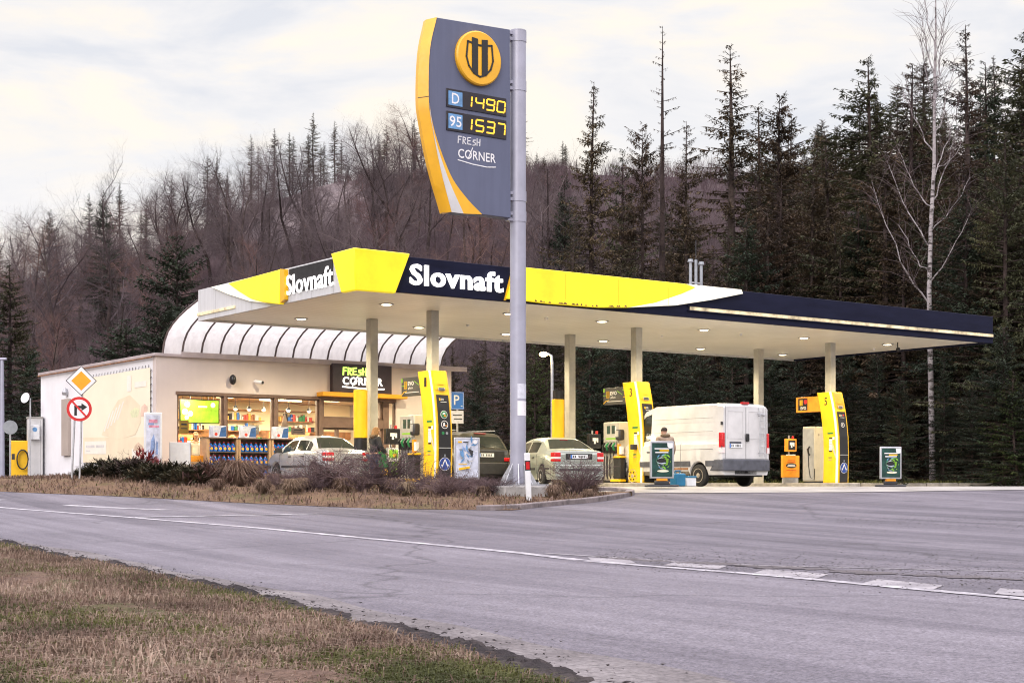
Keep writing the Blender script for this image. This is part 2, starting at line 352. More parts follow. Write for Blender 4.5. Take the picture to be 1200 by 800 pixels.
def m_navy(name):
    m, nt, out = _new(name); v = mapping(nt, scale=(.6, .6, 3)); f = noise(nt, v, 1.2, 5, .65)
    principled(nt, out, ramp(nt, f, [(.3, (.006,.007,.020)), (.7, (.012,.014,.036))]), .5, 0, None, spec=.10); return m
def m_birch(name):
    m, nt, out = _new(name); v = mapping(nt, scale=(1, 1, .9))
    f = noise(nt, v, 5, 4, .7); g = noise(nt, mapping(nt, scale=(1, 1, 3)), 2.4, 4, .7)
    c = mix(nt, ramp(nt, g, [(.52, (0,0,0)), (.58, (1,1,1))]), ramp(nt, f, [(.3, (.22,.20,.21)), (.7, (.40,.37,.375))]), (.05,.04,.04))
    principled(nt, out, c, .8); return m
def m_glass(tint, gl=.05, mx=None):
    def go(name):
        m, nt, out = _new(name)
        t = N(nt, 'ShaderNodeBsdfTransparent'); t.inputs[0].default_value = (*tint, 1)
        g = N(nt, 'ShaderNodeBsdfGlossy'); g.inputs['Roughness'].default_value = gl
        fr = N(nt, 'ShaderNodeFresnel'); fr.inputs[0].default_value = 1.45
        ms = N(nt, 'ShaderNodeMixShader'); nt.links.new(fr.outputs[0], ms.inputs[0]); nt.links.new(t.outputs[0], ms.inputs[1]); nt.links.new(g.outputs[0], ms.inputs[2]); nt.links.new(ms.outputs[0], out.inputs[0])
        return m
    return go
def m_soffit(name):
    m, nt, out = _new(name); v = mapping(nt)
    w = N(nt, 'ShaderNodeTexWave', wave_type='BANDS', bands_direction='X', wave_profile='SAW'); w.inputs['Scale'].default_value = 1.05; nt.links.new(v, w.inputs[0])
    ln = ramp(nt, w.outputs['Fac'], [(.0, (.62,.62,.62)), (.04, (1,1,1)), (.97, (1,1,1)), (1, (.62,.62,.62))])
    f = noise(nt, v, .6, 4, .6); c = mix(nt, .8, ramp(nt, f, [(.3, (.72,.70,.62)), (.7, (.82,.80,.73))]), ln, 'MULTIPLY')
    principled(nt, out, c, .38); return m
def m_weather(base, streak, sc=1.0):
    def go(name):     # painted sheet or render with rain streaks
        m, nt, out = _new(name); v = mapping(nt, scale=(5, 5, .35)); v2 = mapping(nt)
        f = noise(nt, v, sc, 5, .65); g = noise(nt, v2, .9, 5, .6); h = noise(nt, v2, 60, 2, .6)
        c = mix(nt, .8, ramp(nt, f, [(.42, streak), (.6, base)]), base)
        c = mix(nt, .6, c, ramp(nt, g, [(.3, (.84,.84,.85)), (.7, (1.05,1.05,1.05))]), 'MULTIPLY')
        principled(nt, out, c, .65, 0, h, .12, .01); return m
    return go
def m_skylight(name):
    m, nt, out = _new(name); v = mapping(nt, scale=(6, 6, .6)); f = noise(nt, v, 1, 4, .6)
    c = ramp(nt, f, [(.35, (.66,.65,.62)), (.65, (.78,.77,.74))])
    d = principled(nt, out, c, .35); t = N(nt, 'ShaderNodeBsdfTranslucent'); nt.links.new(c, t.inputs[0])
    ms = N(nt, 'ShaderNodeMixShader'); ms.inputs[0].default_value = .6; nt.links.new(d.outputs[0], ms.inputs[1]); nt.links.new(t.outputs[0], ms.inputs[2]); nt.links.new(ms.outputs[0], out.inputs[0]); return m
CUSTOM = {
 'sign_grey': m_weather((.105,.12,.19), (.070,.080,.130), 1.3),
 'grit': m_ground([(.09,.08,.084), (.125,.114,.12), (.16,.147,.155)], 3.0, 45, .6, .02),
 'navy': m_navy,
 'clearing': m_ground([(.085,.068,.072), (.15,.122,.125), (.21,.175,.172)], .12, 1.0, .3, .2),
 'asphalt': m_asphalt, 'forecourt': m_forecourt, 'marking': m_marking, 'block_marking': m_block, 'birch': m_birch, 'soffit': m_soffit, 'skylight': m_skylight,
 'shoulder': m_ground([(.10,.09,.092), (.16,.147,.15), (.23,.215,.215)], 1.0, 28, .5, .03), 'soil': m_ground([(.022,.019,.021), (.04,.034,.036), (.075,.062,.06)], 2.2, 14, 1.0, .08),
 'verge_ground': m_ground([(.10,.065,.045), (.17,.11,.07), (.09,.085,.035)], .8, 22, .8, .05), 'meadow_ground': m_ground([(.09,.058,.048), (.15,.10,.075), (.085,.082,.035), (.15,.11,.08)], .7, 24, .9, .05),
 'forest_floor': m_ground([(.032,.024,.026), (.055,.040,.043), (.08,.06,.06)], .12, 3, .5, .2), 'hill_floor': m_ground([(.045,.030,.034), (.075,.052,.055), (.11,.08,.08)], .05, 1.2, .3, .3),
 'needle': m_leafy((.017,.020,.012), (.040,.042,.021), (.080,.074,.036), .35), 'needle_brown': m_leafy((.030,.026,.016), (.070,.054,.031), (.135,.095,.056), .35), 'needle_blue': m_leafy((.013,.022,.015), (.026,.038,.024), (.045,.056,.032), .35), 'needle_lit': m_leafy((.018,.034,.012), (.034,.055,.018), (.06,.08,.025)),
 'bark': m_leafy((.022,.016,.015), (.042,.031,.028), (.075,.056,.05), 1.2, 0, .9), 'twig': m_leafy((.060,.045,.050), (.10,.078,.082), (.15,.118,.115), .4, 0, .9), 'twig_red': m_leafy((.075,.045,.042), (.13,.078,.068), (.17,.105,.088), .4, 0, .9), 'scrub': m_leafy((.042,.028,.034), (.078,.054,.062), (.125,.092,.098), .22, 0, .9),
 'bush_twig': m_leafy((.060,.040,.045), (.11,.075,.078), (.17,.12,.115), 2, 0, .9), 'straw': m_leafy((.12,.085,.06), (.215,.155,.11), (.33,.25,.18), .9, .15, .85), 'grass_pink': m_leafy((.105,.073,.057), (.19,.137,.106), (.30,.23,.185), .9, .15, .85), 'grass_green': m_leafy((.05,.062,.02), (.10,.108,.036), (.165,.16,.06), .9, .2, .8), 'juniper': m_leafy((.018,.020,.013), (.042,.040,.024), (.10,.068,.045), 2, .1),
 'shop_glass': m_glass((.93,.94,.92)), 'dark_glass': m_glass((.30,.33,.31), .03),
 'taupe_render': m_weather((.61,.535,.50), (.56,.49,.455)), 'white_render': m_weather((.80,.80,.83), (.72,.72,.75)), 'fascia_sheet': m_weather((.60,.61,.62), (.36,.36,.36), 1.6),
}
# ---------------------------------------------------------------- ground, road, verges
def grid_sheet(name, m, fn, nu, nv, parent=None):
    vs = [fn(i/nu, j/nv) for j in range(nv+1) for i in range(nu+1)]
    fs = [(j*(nu+1)+i, j*(nu+1)+i+1, (j+1)*(nu+1)+i+1, (j+1)*(nu+1)+i) for j in range(nv) for i in range(nu)]
    b = MB(m); b.add(vs, fs); return b.build(name, parent, smooth=180)
def lerp_poly(P, t):
    L = [0.0]
    for a, b in zip(P, P[1:]): L.append(L[-1]+(b-a).length)
    d = t*L[-1]
    for i in range(len(P)-1):
        if d <= L[i+1] or i == len(P)-2:
            k = (d-L[i])/max(L[i+1]-L[i], 1e-9); return P[i].lerp(P[i+1], k)
V2 = lambda p: Vector((p[0], p[1]))
def xy(px, py): return V2(Gp(px, py))
def near(*pts): return [xy(*p) for p in pts]
xs = sorted(set([-500,-420]+list(range(-340, 341, 8))+[420,500]))
ys = sorted(set([-120,-80,-50,-25,-10]+[i*1.5 for i in range(0, 62)]+list(range(93, 420, 7))+[450,520,620]))
def ground_pt(i, j):
    x, y = xs[i], ys[j]
    return (x, y, tz(x, y)-(.09 if y < 72 else .02))
vs = [ground_pt(i, j) for j in range(len(ys)) for i in range(len(xs))]; w_ = len(xs)
fs = [(j*w_+i, j*w_+i+1, (j+1)*w_+i+1, (j+1)*w_+i) for j in range(len(ys)-1) for i in range(w_-1)]
gb = MB('forest_floor'); gb.add(vs, fs)
ground = struct(gb.build('ground', smooth=180))
# --- near edge lines of the carriageway, given where the photo shows them
EDGE = near((900,822),(815,797),(720,775),(600,749),(450,721),(300,689),(150,659),(0,631.5))
SOIL = near((760,830),(640,800),(600,783),(450,741),(300,702),(150,667),(0,636.5))
dirE = (EDGE[0]-EDGE[2]).normalized(); dirF = (EDGE[-1]-EDGE[-2]).normalized()
dl = Vector((-.80, .60)).normalized()
EDGE = [EDGE[0]+dirE*35]+EDGE+[EDGE[-1]+dirF*4, EDGE[-1]+dirF*4+dl*60]
SOIL = [SOIL[0]+dirE*35]+SOIL+[SOIL[-1]+dirF*4-Vector((.2,.25)), SOIL[-1]+dirF*4+dl*60]
def z3(p, o=0.0): return (p[0], p[1], tz(p[0], p[1])+o)
FAR_R = [Vector((90, -5)), Vector((90, 64)), Vector((40, 66)), Vector((-8, 66)), Vector((-30, 60)), Vector((-75, 82))]
def road_fn(u, v):
    a = lerp_poly(EDGE, u); b = lerp_poly(FAR_R, u); return z3(a.lerp(b, v), 0)
struct(grid_sheet('road', 'asphalt', road_fn, 160, 60))
def shoulder_fn(u, v):
    a = lerp_poly(SOIL, u); b = lerp_poly(EDGE, u); d = (b-a).normalized()
    p = (a-d*.12).lerp(b+d*(.10+.09*math.sin(u*93)+.05*math.sin(u*271)), v); return z3(p, .008+.012*math.sin(v*PI)*(1+.5*math.sin(u*170)))
struct(grid_sheet('road_shoulder', 'shoulder', shoulder_fn, 700, 6))
# soil ridge
nr = np.random.RandomState(3)
sj = nr.rand(2001, 11)
def soil_fn(u, v):
    a = lerp_poly(SOIL, u); b = lerp_poly(EDGE, u); d = (b-a).normalized()
    j = sj[int(round(u*2000)), int(round(v*10))]
    w = .40+.11*math.sin(u*61)+.06*math.sin(u*190)
    p = a+d*((v-.5)*2*w*.62+(j-.5)*.05)
    return z3(p, .005+math.sin(v*PI)*(.022+.042*j*(.6+.4*math.sin(u*143))+.014*math.sin(u*611)))
struct(grid_sheet('soil_ridge', 'soil', soil_fn, 2000, 10))
BACK = [Vector((-5, -30)), Vector((-8, -6)), Vector((-10, 2)), Vector((-11, 6)), Vector((-13, 11)), Vector((-16, 17)), Vector((-22, 24)), Vector((-40, 40)), Vector((-75, 66))]
def meadow_fn(u, v):
    a = lerp_poly(SOIL, u); b = lerp_poly(BACK, u)
    p = a.lerp(b, v); e = sstep(v*9)
    return z3(p, .012+e*(.045*math.sin(p.x*2.1+p.y)*math.sin(p.y*1.7)+.03*math.sin(p.x*5.3)*math.sin(p.y*4.1)+.03))
struct(grid_sheet('grass_bank', 'meadow_ground', meadow_fn, 240, 60))
# --- forecourt slab
AP = near((700,577),(800,578),(1000,577),(1200,574),(1320,572.5))
AP = [S(-3.5, 4.5).xy, S(-1, 1.2).xy, S(2.5, -1.0).xy]+AP+[S(40, -2).xy]
AB = [S(-3.5, 10.4).xy, S(3, 10.5).xy, S(9, 13).xy, S(14, 15).xy, S(26, 14.5).xy, S(40, 14).xy]
def apron_fn(u, v): return z3(lerp_poly(AP, u).lerp(lerp_poly(AB, u), v), .012)
struct(grid_sheet('forecourt_pavement', 'forecourt', apron_fn, 60, 16))
# --- road markings
def strip(P, w, name, m, o=.006, n=120):
    def fn(u, v):
        a = lerp_poly(P, u); b = lerp_poly(P, min(1, u+.01)); c = lerp_poly(P, max(0, u-.01)); d = (b-c).normalized(); q = Vector((-d.y, d.x))
        return z3(a+q*w*(v-.5), o)
    return struct(grid_sheet(name, m, fn, n, 1))
ML = near((1240,706),(1100,693),(900,674.5),(600,647),(300,618.5),(150,606),(0,594.3))
ML = [ML[0]+(ML[0]-ML[2]).normalized()*25]+ML+[ML[-1]+dl*50]
strip(ML, .17, 'lane_line_marking', 'marking')
strip(near((158,606.2),(250,604.7),(372,602.2)), .20, 'bay_line_marking', 'marking', .0075, 20)
strip(near((78,592),(130,594.6),(195,597.6)), .26, 'lane_dash_marking', 'marking', .0065, 20)
strip(near((-40,584.5),(5,585.8)), .26, 'lane_dash_marking', 'marking', .0065, 8)
blocks = [((690,654.5),(740,657.5)), ((782,659.5),(845,664)), ((888,668),(962,674.5)), ((1016,680.5),(1096,688)), ((1166,691.5),(1250,699))]
for (a, b) in blocks:
    pa, pb = near((a[0], a[1]+1.5), (b[0], b[1]+1.5))
    d = (pa-pb).normalized(); q = Vector((-d.y, d.x))
    w = .55
    pts = [pa-q*w*.55+d*.25, pa+q*w*.45-d*.25, pb+q*w*.45-d*.25, pb-q*w*.55+d*.25]
    bb = MB('block_marking'); bb.add([z3(p, .0055) for p in pts], [(0, 1, 2, 3)] if (pts[1]-pts[0]).cross(pts[2]-pts[1]) > 0 else [(3, 2, 1, 0)])
    struct(bb.build('block_marking', smooth=0))
FL = near((1250,671),(1100,668),(900,663),(760,656),(640,648.5))
strip(FL, .10, 'far_line_marking', 'block_marking', .005, 40)
GB = near((1300,684),(1150,678),(1000,670),(860,662),(760,656.5),(690,652))
def grit_fn(u, v):
    a = lerp_poly(GB, u); b = lerp_poly(GB, min(1, u+.01)); c = lerp_poly(GB, max(0, u-.01)); d = (b-c).normalized(); q = Vector((-d.y, d.x))
    w = (.16+.10*math.sin(u*37)+.07*math.sin(u*91+1)+.05*math.sin(u*211))*math.sin(u*PI)**.5
    return z3(a+q*(w*2*(v-.5)+.07*math.sin(u*23)), .0068)
struct(grid_sheet('grit_band', 'grit', grit_fn, 260, 3))
# --- raised planted verge between road and forecourt
VF = near((-200,571),(0,576),(150,582),(300,590),(450,596),(600,598),(628,594.6),(700,588),(738,581.5))
VB = [V2(p) for p in (At(-230, 57), At(20, 53), At(180, 46.5), At(300, 44.2), At(450, 41.0), At(560, 38.6), At(640, 37.9), At(700, 37.6), At(741, 37.6))]
VF = [VF[0]+dl*40]+VF; VB = [VB[0]+dl*45]+VB
nv_ = np.random.RandomState(5).rand(301, 15)
def vz(u, v, j=.5):
    return .008+.22*min(1, v*5)*min(1, (1-v)*8)*(1-.55*sstep((u-.78)/.2))+(j-.5)*.05*math.sin(v*PI)
def verge_fn(u, v):
    p = lerp_poly(VF, u).lerp(lerp_poly(VB, u), v)
    k = sstep((.5-u)/.35)*.22*v
    return z3(p, vz(u, v, nv_[int(round(u*300)), int(round(v*14))])+k)
def verge_pt(u, v): return Vector(verge_fn(u, v))
struct(grid_sheet('planted_verge', 'verge_ground', verge_fn, 300, 14))
def kerb_run(P, w, h, name, m, seglen=1.0, gap=.012):
    b = MB(m); L = sum((q-p).length for p, q in zip(P, P[1:])); n = max(2, int(L/seglen))
    for i in range(n):
        p, q = lerp_poly(P, i/n), lerp_poly(P, (i+1)/n); d = (q-p).normalized(); p = p+d*gap; q = q-d*gap; s_ = Vector((-d.y, d.x))*w/2
        zt = max(tz(*p), tz(*q))
        c = [p-s_, q-s_, q+s_, p+s_]
        b.add([(k.x, k.y, tz(k.x, k.y)-.1) for k in c]+[(k.x, k.y, tz(k.x, k.y)+h+(random.random()-.5)*.012) for k in c], [(0,3,2,1),(4,5,6,7),(0,1,5,4),(1,2,6,5),(2,3,7,6),(3,0,4,7)])
    return struct(b.build(name, bevel=.02))
kerb_run(near((560,598),(600,597.2),(628,594.2),(700,587.6),(734,581.8),(740,578.8),(733,576.8),(715,574.5))+VB[-3:-7:-1], .2, .11, 'verge_kerb', 'kerb_dark')
kerb_run([S(16.5,13.4).xy, S(21,12.4).xy, S(24.5,9.0).xy, S(27,6.2).xy, S(33,1.5).xy, S(42,-5).xy], .22, .13, 'kerb', 'kerb', 1.2)
def lawn_fn(u, v):
    a = lerp_poly([S(16.5,13.5).xy, S(21,12.5).xy, S(24.6,9.1).xy, S(27,6.3).xy, S(33,1.6).xy, S(42,-4.9).xy], u); n_ = Vector((.35, .94))
    p = a+n_*v*9; return z3(p, .10+.12*v+.02*math.sin(p.x*3)*math.sin(p.y*2.3))
struct(grid_sheet('lawn_strip', 'meadow_ground', lawn_fn, 60, 10))
# --- blades, clods and pebbles
def blades(name, m, pts, h, n, lean=.5, w=.008, seed=1):
    r = np.random.RandomState(seed); vs = []; fs = []
    for p in pts:
        hh = h*(.45+r.rand()*.9); a = r.rand()*2*PI; b = a+PI/2+r.randn()*.3; l = lean*hh*(.3+r.rand())
        ww = w*(.6+.8*r.rand()); c, s_ = math.cos(a)*ww, math.sin(a)*ww; k = len(vs)
        mx, my = p[0]+math.cos(b)*l*.35, p[1]+math.sin(b)*l*.35
        vs += [(p[0]-c, p[1]-s_, p[2]), (p[0]+c, p[1]+s_, p[2]), (mx+c*.7, my+s_*.7, p[2]+hh*.62), (mx-c*.7, my-s_*.7, p[2]+hh*.62), (p[0]+math.cos(b)*l, p[1]+math.sin(b)*l, p[2]+hh*(.95-.3*lean))]
        fs += [(k, k+1, k+2, k+3), (k+3, k+2, k+4)]
    b = MB(m); b.add(vs, fs); o = b.build(name, smooth=0)
    return o
r = np.random.RandomState(11)
gp = {'grass_pink': [], 'straw': [], 'grass_green': []}
def fnoise(x, y): return math.sin(x*1.3+.7*math.sin(y*1.1))*math.sin(y*.9+1.3*math.sin(x*.6+2))+.5*math.sin(x*3.1+y*2.3)+.35*math.sin(x*6.3-y*5.1)
cnt = 0
while cnt < 105000:
    y = 5+ (r.rand()**1.6)*27; x = -(.34*y+1.5)*r.rand()+.035*y
    a = None
    # keep what lies on the bank: left of the soil line
    best = 1e9
    for i in range(1, len(SOIL)-2):
        p, q = SOIL[i], SOIL[i+1]
        if min(p.y, q.y) <= y <= max(p.y, q.y):
            xl = p.x+(q.x-p.x)*(y-p.y)/(q.y-p.y); best = xl; break
    if best > 1e8: best = 1.1-.25*(y-6) if y < 8 else -1e9
    if x > best-.10-.12*r.rand(): continue
    cnt += 1
    f = fnoise(x, y); e = min(1, (best-x)/.5)
    if f < -.95 and r.rand() < .75: continue
    k = 'grass_green' if f+r.randn()*.5+.9*max(0, (10-y)/4) > .55 else ('straw' if r.rand() < .45 else 'grass_pink')
    gp[k].append((x, y, tz(x, y)+.015+.03*e))
for k, nm, h in (('grass_pink', 'withered_grass', .075), ('straw', 'straw_grass', .085), ('grass_green', 'green_grass', .075)):
    struct(blades(nm, k, gp[k], h, 1, 1.15, .0042, 3), 'stuff')
pts = []
while len(pts) < 26000:
    u = r.rand()*.92+.06; v = r.rand()**1.2; p = verge_pt(u, v)
    if fnoise(p.x*1.5, p.y*1.5) < -.6 and r.rand() < .7: continue
    pts.append(tuple(p))
struct(blades('verge_straw_grass', 'straw', pts[:15000], .13, 1, .9, .013, 8), 'stuff')
struct(blades('verge_withered_grass', 'grass_pink', pts[15000:23500], .13, 1, 1.0, .013, 9), 'stuff')
struct(blades('verge_green_grass', 'grass_green', [p for p in pts[23500:]], .09, 1, .9, .012, 10), 'stuff')
lp = [lawn_fn(r.rand(), r.rand()) for _ in range(9000)]
struct(blades('lawn_grass', 'grass_green', lp, .16, 1, .7, .014, 12), 'stuff')
def rubble(name, m, pts, s0, s1, seed):
    q = np.random.RandomState(seed); b = MB(m)
    for p in pts:
        s = s0+(s1-s0)*q.rand()**3; vs = []; an = q.rand()*6.28
        for d in ((1,0,0),(-1,0,0),(0,1,0),(0,-1,0),(0,0,1),(0,0,-.3)):
            k = s*(.6+.7*q.rand()); ca, sa = math.cos(an), math.sin(an); vs.append((p[0]+(d[0]*ca-d[1]*sa)*k+(q.randn()*.3 if d[2] <= 0 else q.randn()*.6)*s, p[1]+(d[0]*sa+d[1]*ca)*k+q.randn()*s*.4, p[2]+d[2]*k*.55+(q.rand()*.35*s if d[2] == 0 else 0)))
        b.add(vs, [(0,2,4),(2,1,4),(1,3,4),(3,0,4),(2,0,5),(1,2,5),(3,1,5),(0,3,5)])
    return struct(b.build(name, smooth=0), 'stuff')
pts = []
for _ in range(9000):
    u = .1+.75*r.rand(); a = lerp_poly(SOIL, u); b_ = lerp_poly(EDGE, u); d = (b_-a).normalized()
    p = a+d*(r.randn()*.24+.03); pts.append((p.x, p.y, tz(*p)+.015+.03*r.rand()))
rubble('soil_clods', 'soil', pts, .004, .017, 4)
pts = []
for _ in range(1500):
    u = .1+.7*r.rand(); p = lerp_poly(SOIL, u).lerp(lerp_poly(EDGE, u), r.rand()*1.25); pts.append((p.x, p.y, tz(*p)+.015))
for _ in range(5000):
    px = 700+r.rand()*560; py = 655+(px-700)*.047+r.randn()*(5+(px-700)*.012)-8*(r.rand() < .35)
    p = Gp(px, min(max(py, 600), 740)); pts.append((p.x, p.y, p.z+.005))
for _ in range(1500):
    p = Gp(980+r.rand()*260, 611+r.randn()*5); pts.append((p.x, p.y, p.z+.006))
rubble('road_grit', 'stone', pts, .004, .013, 6)
# ---------------------------------------------------------------- canopy and shop
def vat(px, u):
    a = (px-600)/F
    v = (a*(AY+EY*u)-AX-EX*u)/(NX-a*NY); return v, AY+EY*u+NY*v
def fh(px, py, v):                 # u and height above ground on a plane v = const
    u, Y = uat(px, v); return u, hz(py, Y)-G
def lh(px, py, u):
    v, Y = vat(px, u); return v, hz(py, Y)-G
def fit_text(b, M, x0, x1, y0, y1, body, off=0.0, d=.006, lift=0.0, slant=0):
    vs, fs = text_geo(body, off)
    a0 = min(p.x for p in vs); a1 = max(p.x for p in vs); b0 = min(p.y for p in vs); b1 = max(p.y for p in vs)
    sx = (x1-x0)/(a1-a0); sy = (y1-y0)/(b1-b0)
    T = M @ Matrix.Translation((x0-a0*sx, y0-b0*sy, lift)) @ Matrix.Diagonal((sx, sy, 1, 1))
    Id = Matrix(((1,slant,0,0),(0,1,0,0),(0,0,1,0),(0,0,0,1)))
    b.text(T @ Id, 0, 0, 1, body, off, d, 0)
    return b
def area(name, loc, size, energy, col, parent, size_y=None, rot=(0, 0, 0)):
    l = bpy.data.lights.new(name, 'AREA'); l.energy = energy*1.5; l.color = (1, .84, .58); l.shape = 'RECTANGLE'; l.size = size; l.size_y = size_y or size
    o = bpy.data.objects.new(name, l); COL.objects.link(o); o.location = loc; o.rotation_euler = rot; o.parent = parent; return o
SOF = 4.985; TOP = 5.85; CL, CW = 25.24, 9.37
can = thing('station_canopy', 'long flat forecourt canopy with dark blue fascia, yellow lit panels and six posts', 'canopy', S(0, 0, G), TH)
b = MB('soffit'); b.box(.12, CL-.12, .12, CW-.12, SOF, SOF+.05); b.build('soffit', can)
b = MB('roof_edge'); b.box(.14, CL-.14, .14, CW-.14, SOF+.052, TOP-.08); b.build('roof_deck', can)
b = MB('navy'); b.box(.0, CL, 0, .118, SOF-.06, TOP); b.build('front_fascia', can, bevel=.012)
b = MB('navy'); b.box(CL-.118, CL, .12, CW-.12, SOF-.06, TOP); b.build('side_fascia', can, bevel=.012)
b = MB('fascia_sheet'); b.box(0, .118, .12, CW, SOF-.06, TOP)
for i in range(1, 8): b.box(-.008, 0, i*1.17-.02, i*1.17+.02, SOF-.06, TOP)
b.build('side_fascia', can, bevel=.006)
b = MB('fascia_sheet'); b.box(.12, CL, CW-.118, CW, SOF-.06, TOP); b.build('rear_fascia', can)
# yellow corner box, wraps the corner and bulges forward
u1, _ = uat(477, 0); u2, _ = uat(461, 0); v1, _ = vat(394, 0); v2, _ = vat(404, 0)
zb, zt = SOF-.11, TOP+.06; q = .16
b = MB('lit_yellow')
O = lambda u, v, z: (u, v, z)
b.add([(-q-.03,-q-.03,zt),(u1,-q,zt),(u2,-.05-q*.4,zb),(-.06,-.06,zb),(-q,v1,zt),(-.05-q*.4,v2,zb),(u1,.0,zt),(u2,0,zb),(0,v1,zt),(0,v2,zb),(0,0,zt),(0,0,zb)],
      [(3,2,1,0),(0,4,5,3),(2,7,6,1),(4,8,9,5),(0,1,6,10),(0,10,8,4),(3,11,7,2),(3,5,9,11)])
b.build('corner_light_box', can, bevel=.03)
MF = FR(0, -.002, 0)
# front: lettering, divider, long yellow light box with pale swoosh, narrow light strip
M0 = FR(0, 0, 0)
b = MB('lit_letter'); x0, z1 = fh(479, 309, 0); x1, z0 = fh(588, 346, 0)
xa, za = fh(480, 334, 0); xb, zb_ = fh(586, 320, 0)
fit_text(b, M0, x0, x1, SOF+.15, SOF+.69, 'Slovnaft', .024, .06, .03); b.build('fascia_lettering', can, smooth=20)
def P(px, py): u, h = fh(px, py, 0); return (u, h)
top = [P(603, 314.0), P(868, 344.0)]
ylw = [P(592, 350), P(640, 356), P(700, 360.5), P(735, 360.5), P(765, 355), P(795, 345), P(812, 337.5)]
def toplev(px): u, _ = uat(px, 0); return (u, TOP+.02)
b = MB('lit_yellow'); b.poly(M0, ylw+[toplev(800), toplev(604)], .11, .004); b.build('fascia_light_box', can, bevel=.015)
b = MB('rust'); q_ = np.random.RandomState(4); mrs = FR(0, -.1145, 0)
for _ in range(20):
    px = 625+q_.rand()**1.4*110; py = float(np.interp(px, [592,640,700,735], [350,356,360.5,360.5]))-.9; u0_, h0_ = P(px, py); w_ = .02+.06*q_.rand()
    b.poly(mrs, [(u0_-w_, h0_-.01), (u0_+w_, h0_-.01), (u0_+w_*.5, h0_+.01+.03*q_.rand()), (u0_-w_*.3, h0_+.03*q_.rand()+.02)], .003)
b.build('rust_marks', can, smooth=0)
b = MB('pump_edge')
for px in (660, 722, 780): u0_, h0_ = P(px, 350); b.rect(mrs, u0_, SOF+.47, .012, .70 if px < 760 else .5, .0025)
b.build('light_box_seam', can, smooth=0)
wh = [P(735, 360.5), P(790, 358), P(830, 352), P(868, 344.5)]
b = MB('lit_white'); b.poly(M0, wh+[toplev(866), toplev(802), P(813, 337.5), P(796, 345), P(766, 355)], .105, .004); b.build('fascia_swoosh', can, bevel=.01)
b = MB('pump_edge'); b.poly(M0, [P(590, 352), P(592.5, 352), toplev(603), toplev(600)], .02, .004); b.build('fascia_divider', can)
ua, _ = uat(808, 0); ub, _ = uat(1163, 0)
b = MB('strip_lit'); b.box(ua, CL-.02, -.035, -.004, SOF+.15, SOF+.255); b.build('light_strip', can, bevel=.008)
b = MB('navy'); b.box(ua-.1, CL, -.05, -.002, SOF+.258, SOF+.285); b.box(ua-.1, CL, -.05, -.002, SOF+.12, SOF+.147); b.build('strip_rail', can)
# left end: swoosh panel, letters on grey backs
ML0 = LF(0, 0, 0)
def Q(px, py): v, h = lh(px, py, 0); return (-v, h)
b = MB('lit_yellow'); b.poly(ML0, [Q(333, 357), Q(313, 354.5), Q(298, 350), Q(285, 342), Q(272, 332.5), (Q(333, 318)[0], TOP-.02)], .13, .01); b.build('side_light_box', can, bevel=.02)
b = MB('pump_edge'); b.poly(ML0, [(Q(333, 318)[0], SOF-.05), (Q(338, 318)[0], SOF+.02), (Q(338, 318)[0], TOP-.04), (Q(333, 318)[0], TOP)], .12, .006); b.build('side_light_box_end', can)
b = MB('lit_white'); b.poly(ML0, [Q(313, 355), Q(295, 353), Q(270, 345), Q(250, 336.5), Q(262, 334), Q(273, 334), Q(285, 343), Q(298, 351)], .06, .008); b.build('side_swoosh', can)
b = MB('black_matt'); b.poly(ML0, [(Q(340, 0)[0], SOF+.18), (Q(391, 0)[0], SOF+.18), (Q(391, 0)[0], SOF+.82), (Q(340, 0)[0], SOF+.82)], .03, .002)
b.build('letter_backing', can)
b = MB('lit_letter'); fit_text(b, ML0, Q(337, 0)[0], Q(392, 0)[0], SOF+.13, SOF+.66, 'Slovnaft', .010, .02, .035); b.build('side_lettering', can, smooth=20)
b = MB('strip_lit'); b.poly(ML0, [Q(232, 367), Q(276, 358), Q(276, 361), Q(232, 370.5)], .03, .004); b.build('side_light_strip', can)
COLS = [onz(px, py, SOF+G) for px, py in ((507,364),(746,384),(973,402),(436,374),(668,392),(889,409))]
for u, v in COLS:
    b = MB('column'); b.box(u-.13, u+.13, v-.13, v+.13, .0, SOF-.002); b.box(u-.18, u+.18, v-.18, v+.18, 0.0, .02)
    c = b.build('post', can, bevel=.02)
for px, py in ((353,373),(453,356),(491,383),(593,391),(597,367),(705.5,376),(707,399),(825,386),(821,408),(942,395.5),(917,415),(1040,403)):
    u, v = onz(px, py, SOF+G)
    u = min(CL-.5, u); v = min(max(v, .5), CW-.5)
    b = MB('galv'); b.lathe((u, v, SOF), [(.20,0),(.21,-.02),(.16,-.028),(.15,-.012),(.0,-.012)], 20); c = b.build('downlight', can)
    b = MB('lens'); b.lathe((u, v, SOF-.013), [(.145,0),(.11,-.025),(.001,-.034)], 20); b.build('lens', c)
    l = bpy.data.lights.new('downlight_lamp', 'SPOT'); l.energy = 1100; l.color = (1, .82, .52); l.spot_size = R(150); l.spot_blend = .6; l.shadow_soft_size = .14
    o = bpy.data.objects.new('downlight_lamp', l); COL.objects.link(o); o.location = (u, v, SOF-.08); o.parent = can
for px, py in ((548,380),(640,372),(775,393),(868,391),(1024,408)):
    u, v = onz(px, py, SOF+G); b = MB('white_paint'); b.lathe((u, v, SOF), [(.05,0),(.05,-.05),(.03,-.07),(.001,-.07)], 10); b.build('smoke_detector', can)
u, v = onz(1052, 401, SOF+G); b = MB('black'); b.tube([(u,v,SOF),(u,v,SOF-.2)], .02, 6); b.ball((u,v-.02,SOF-.24), .075); b.build('dome_camera', can)
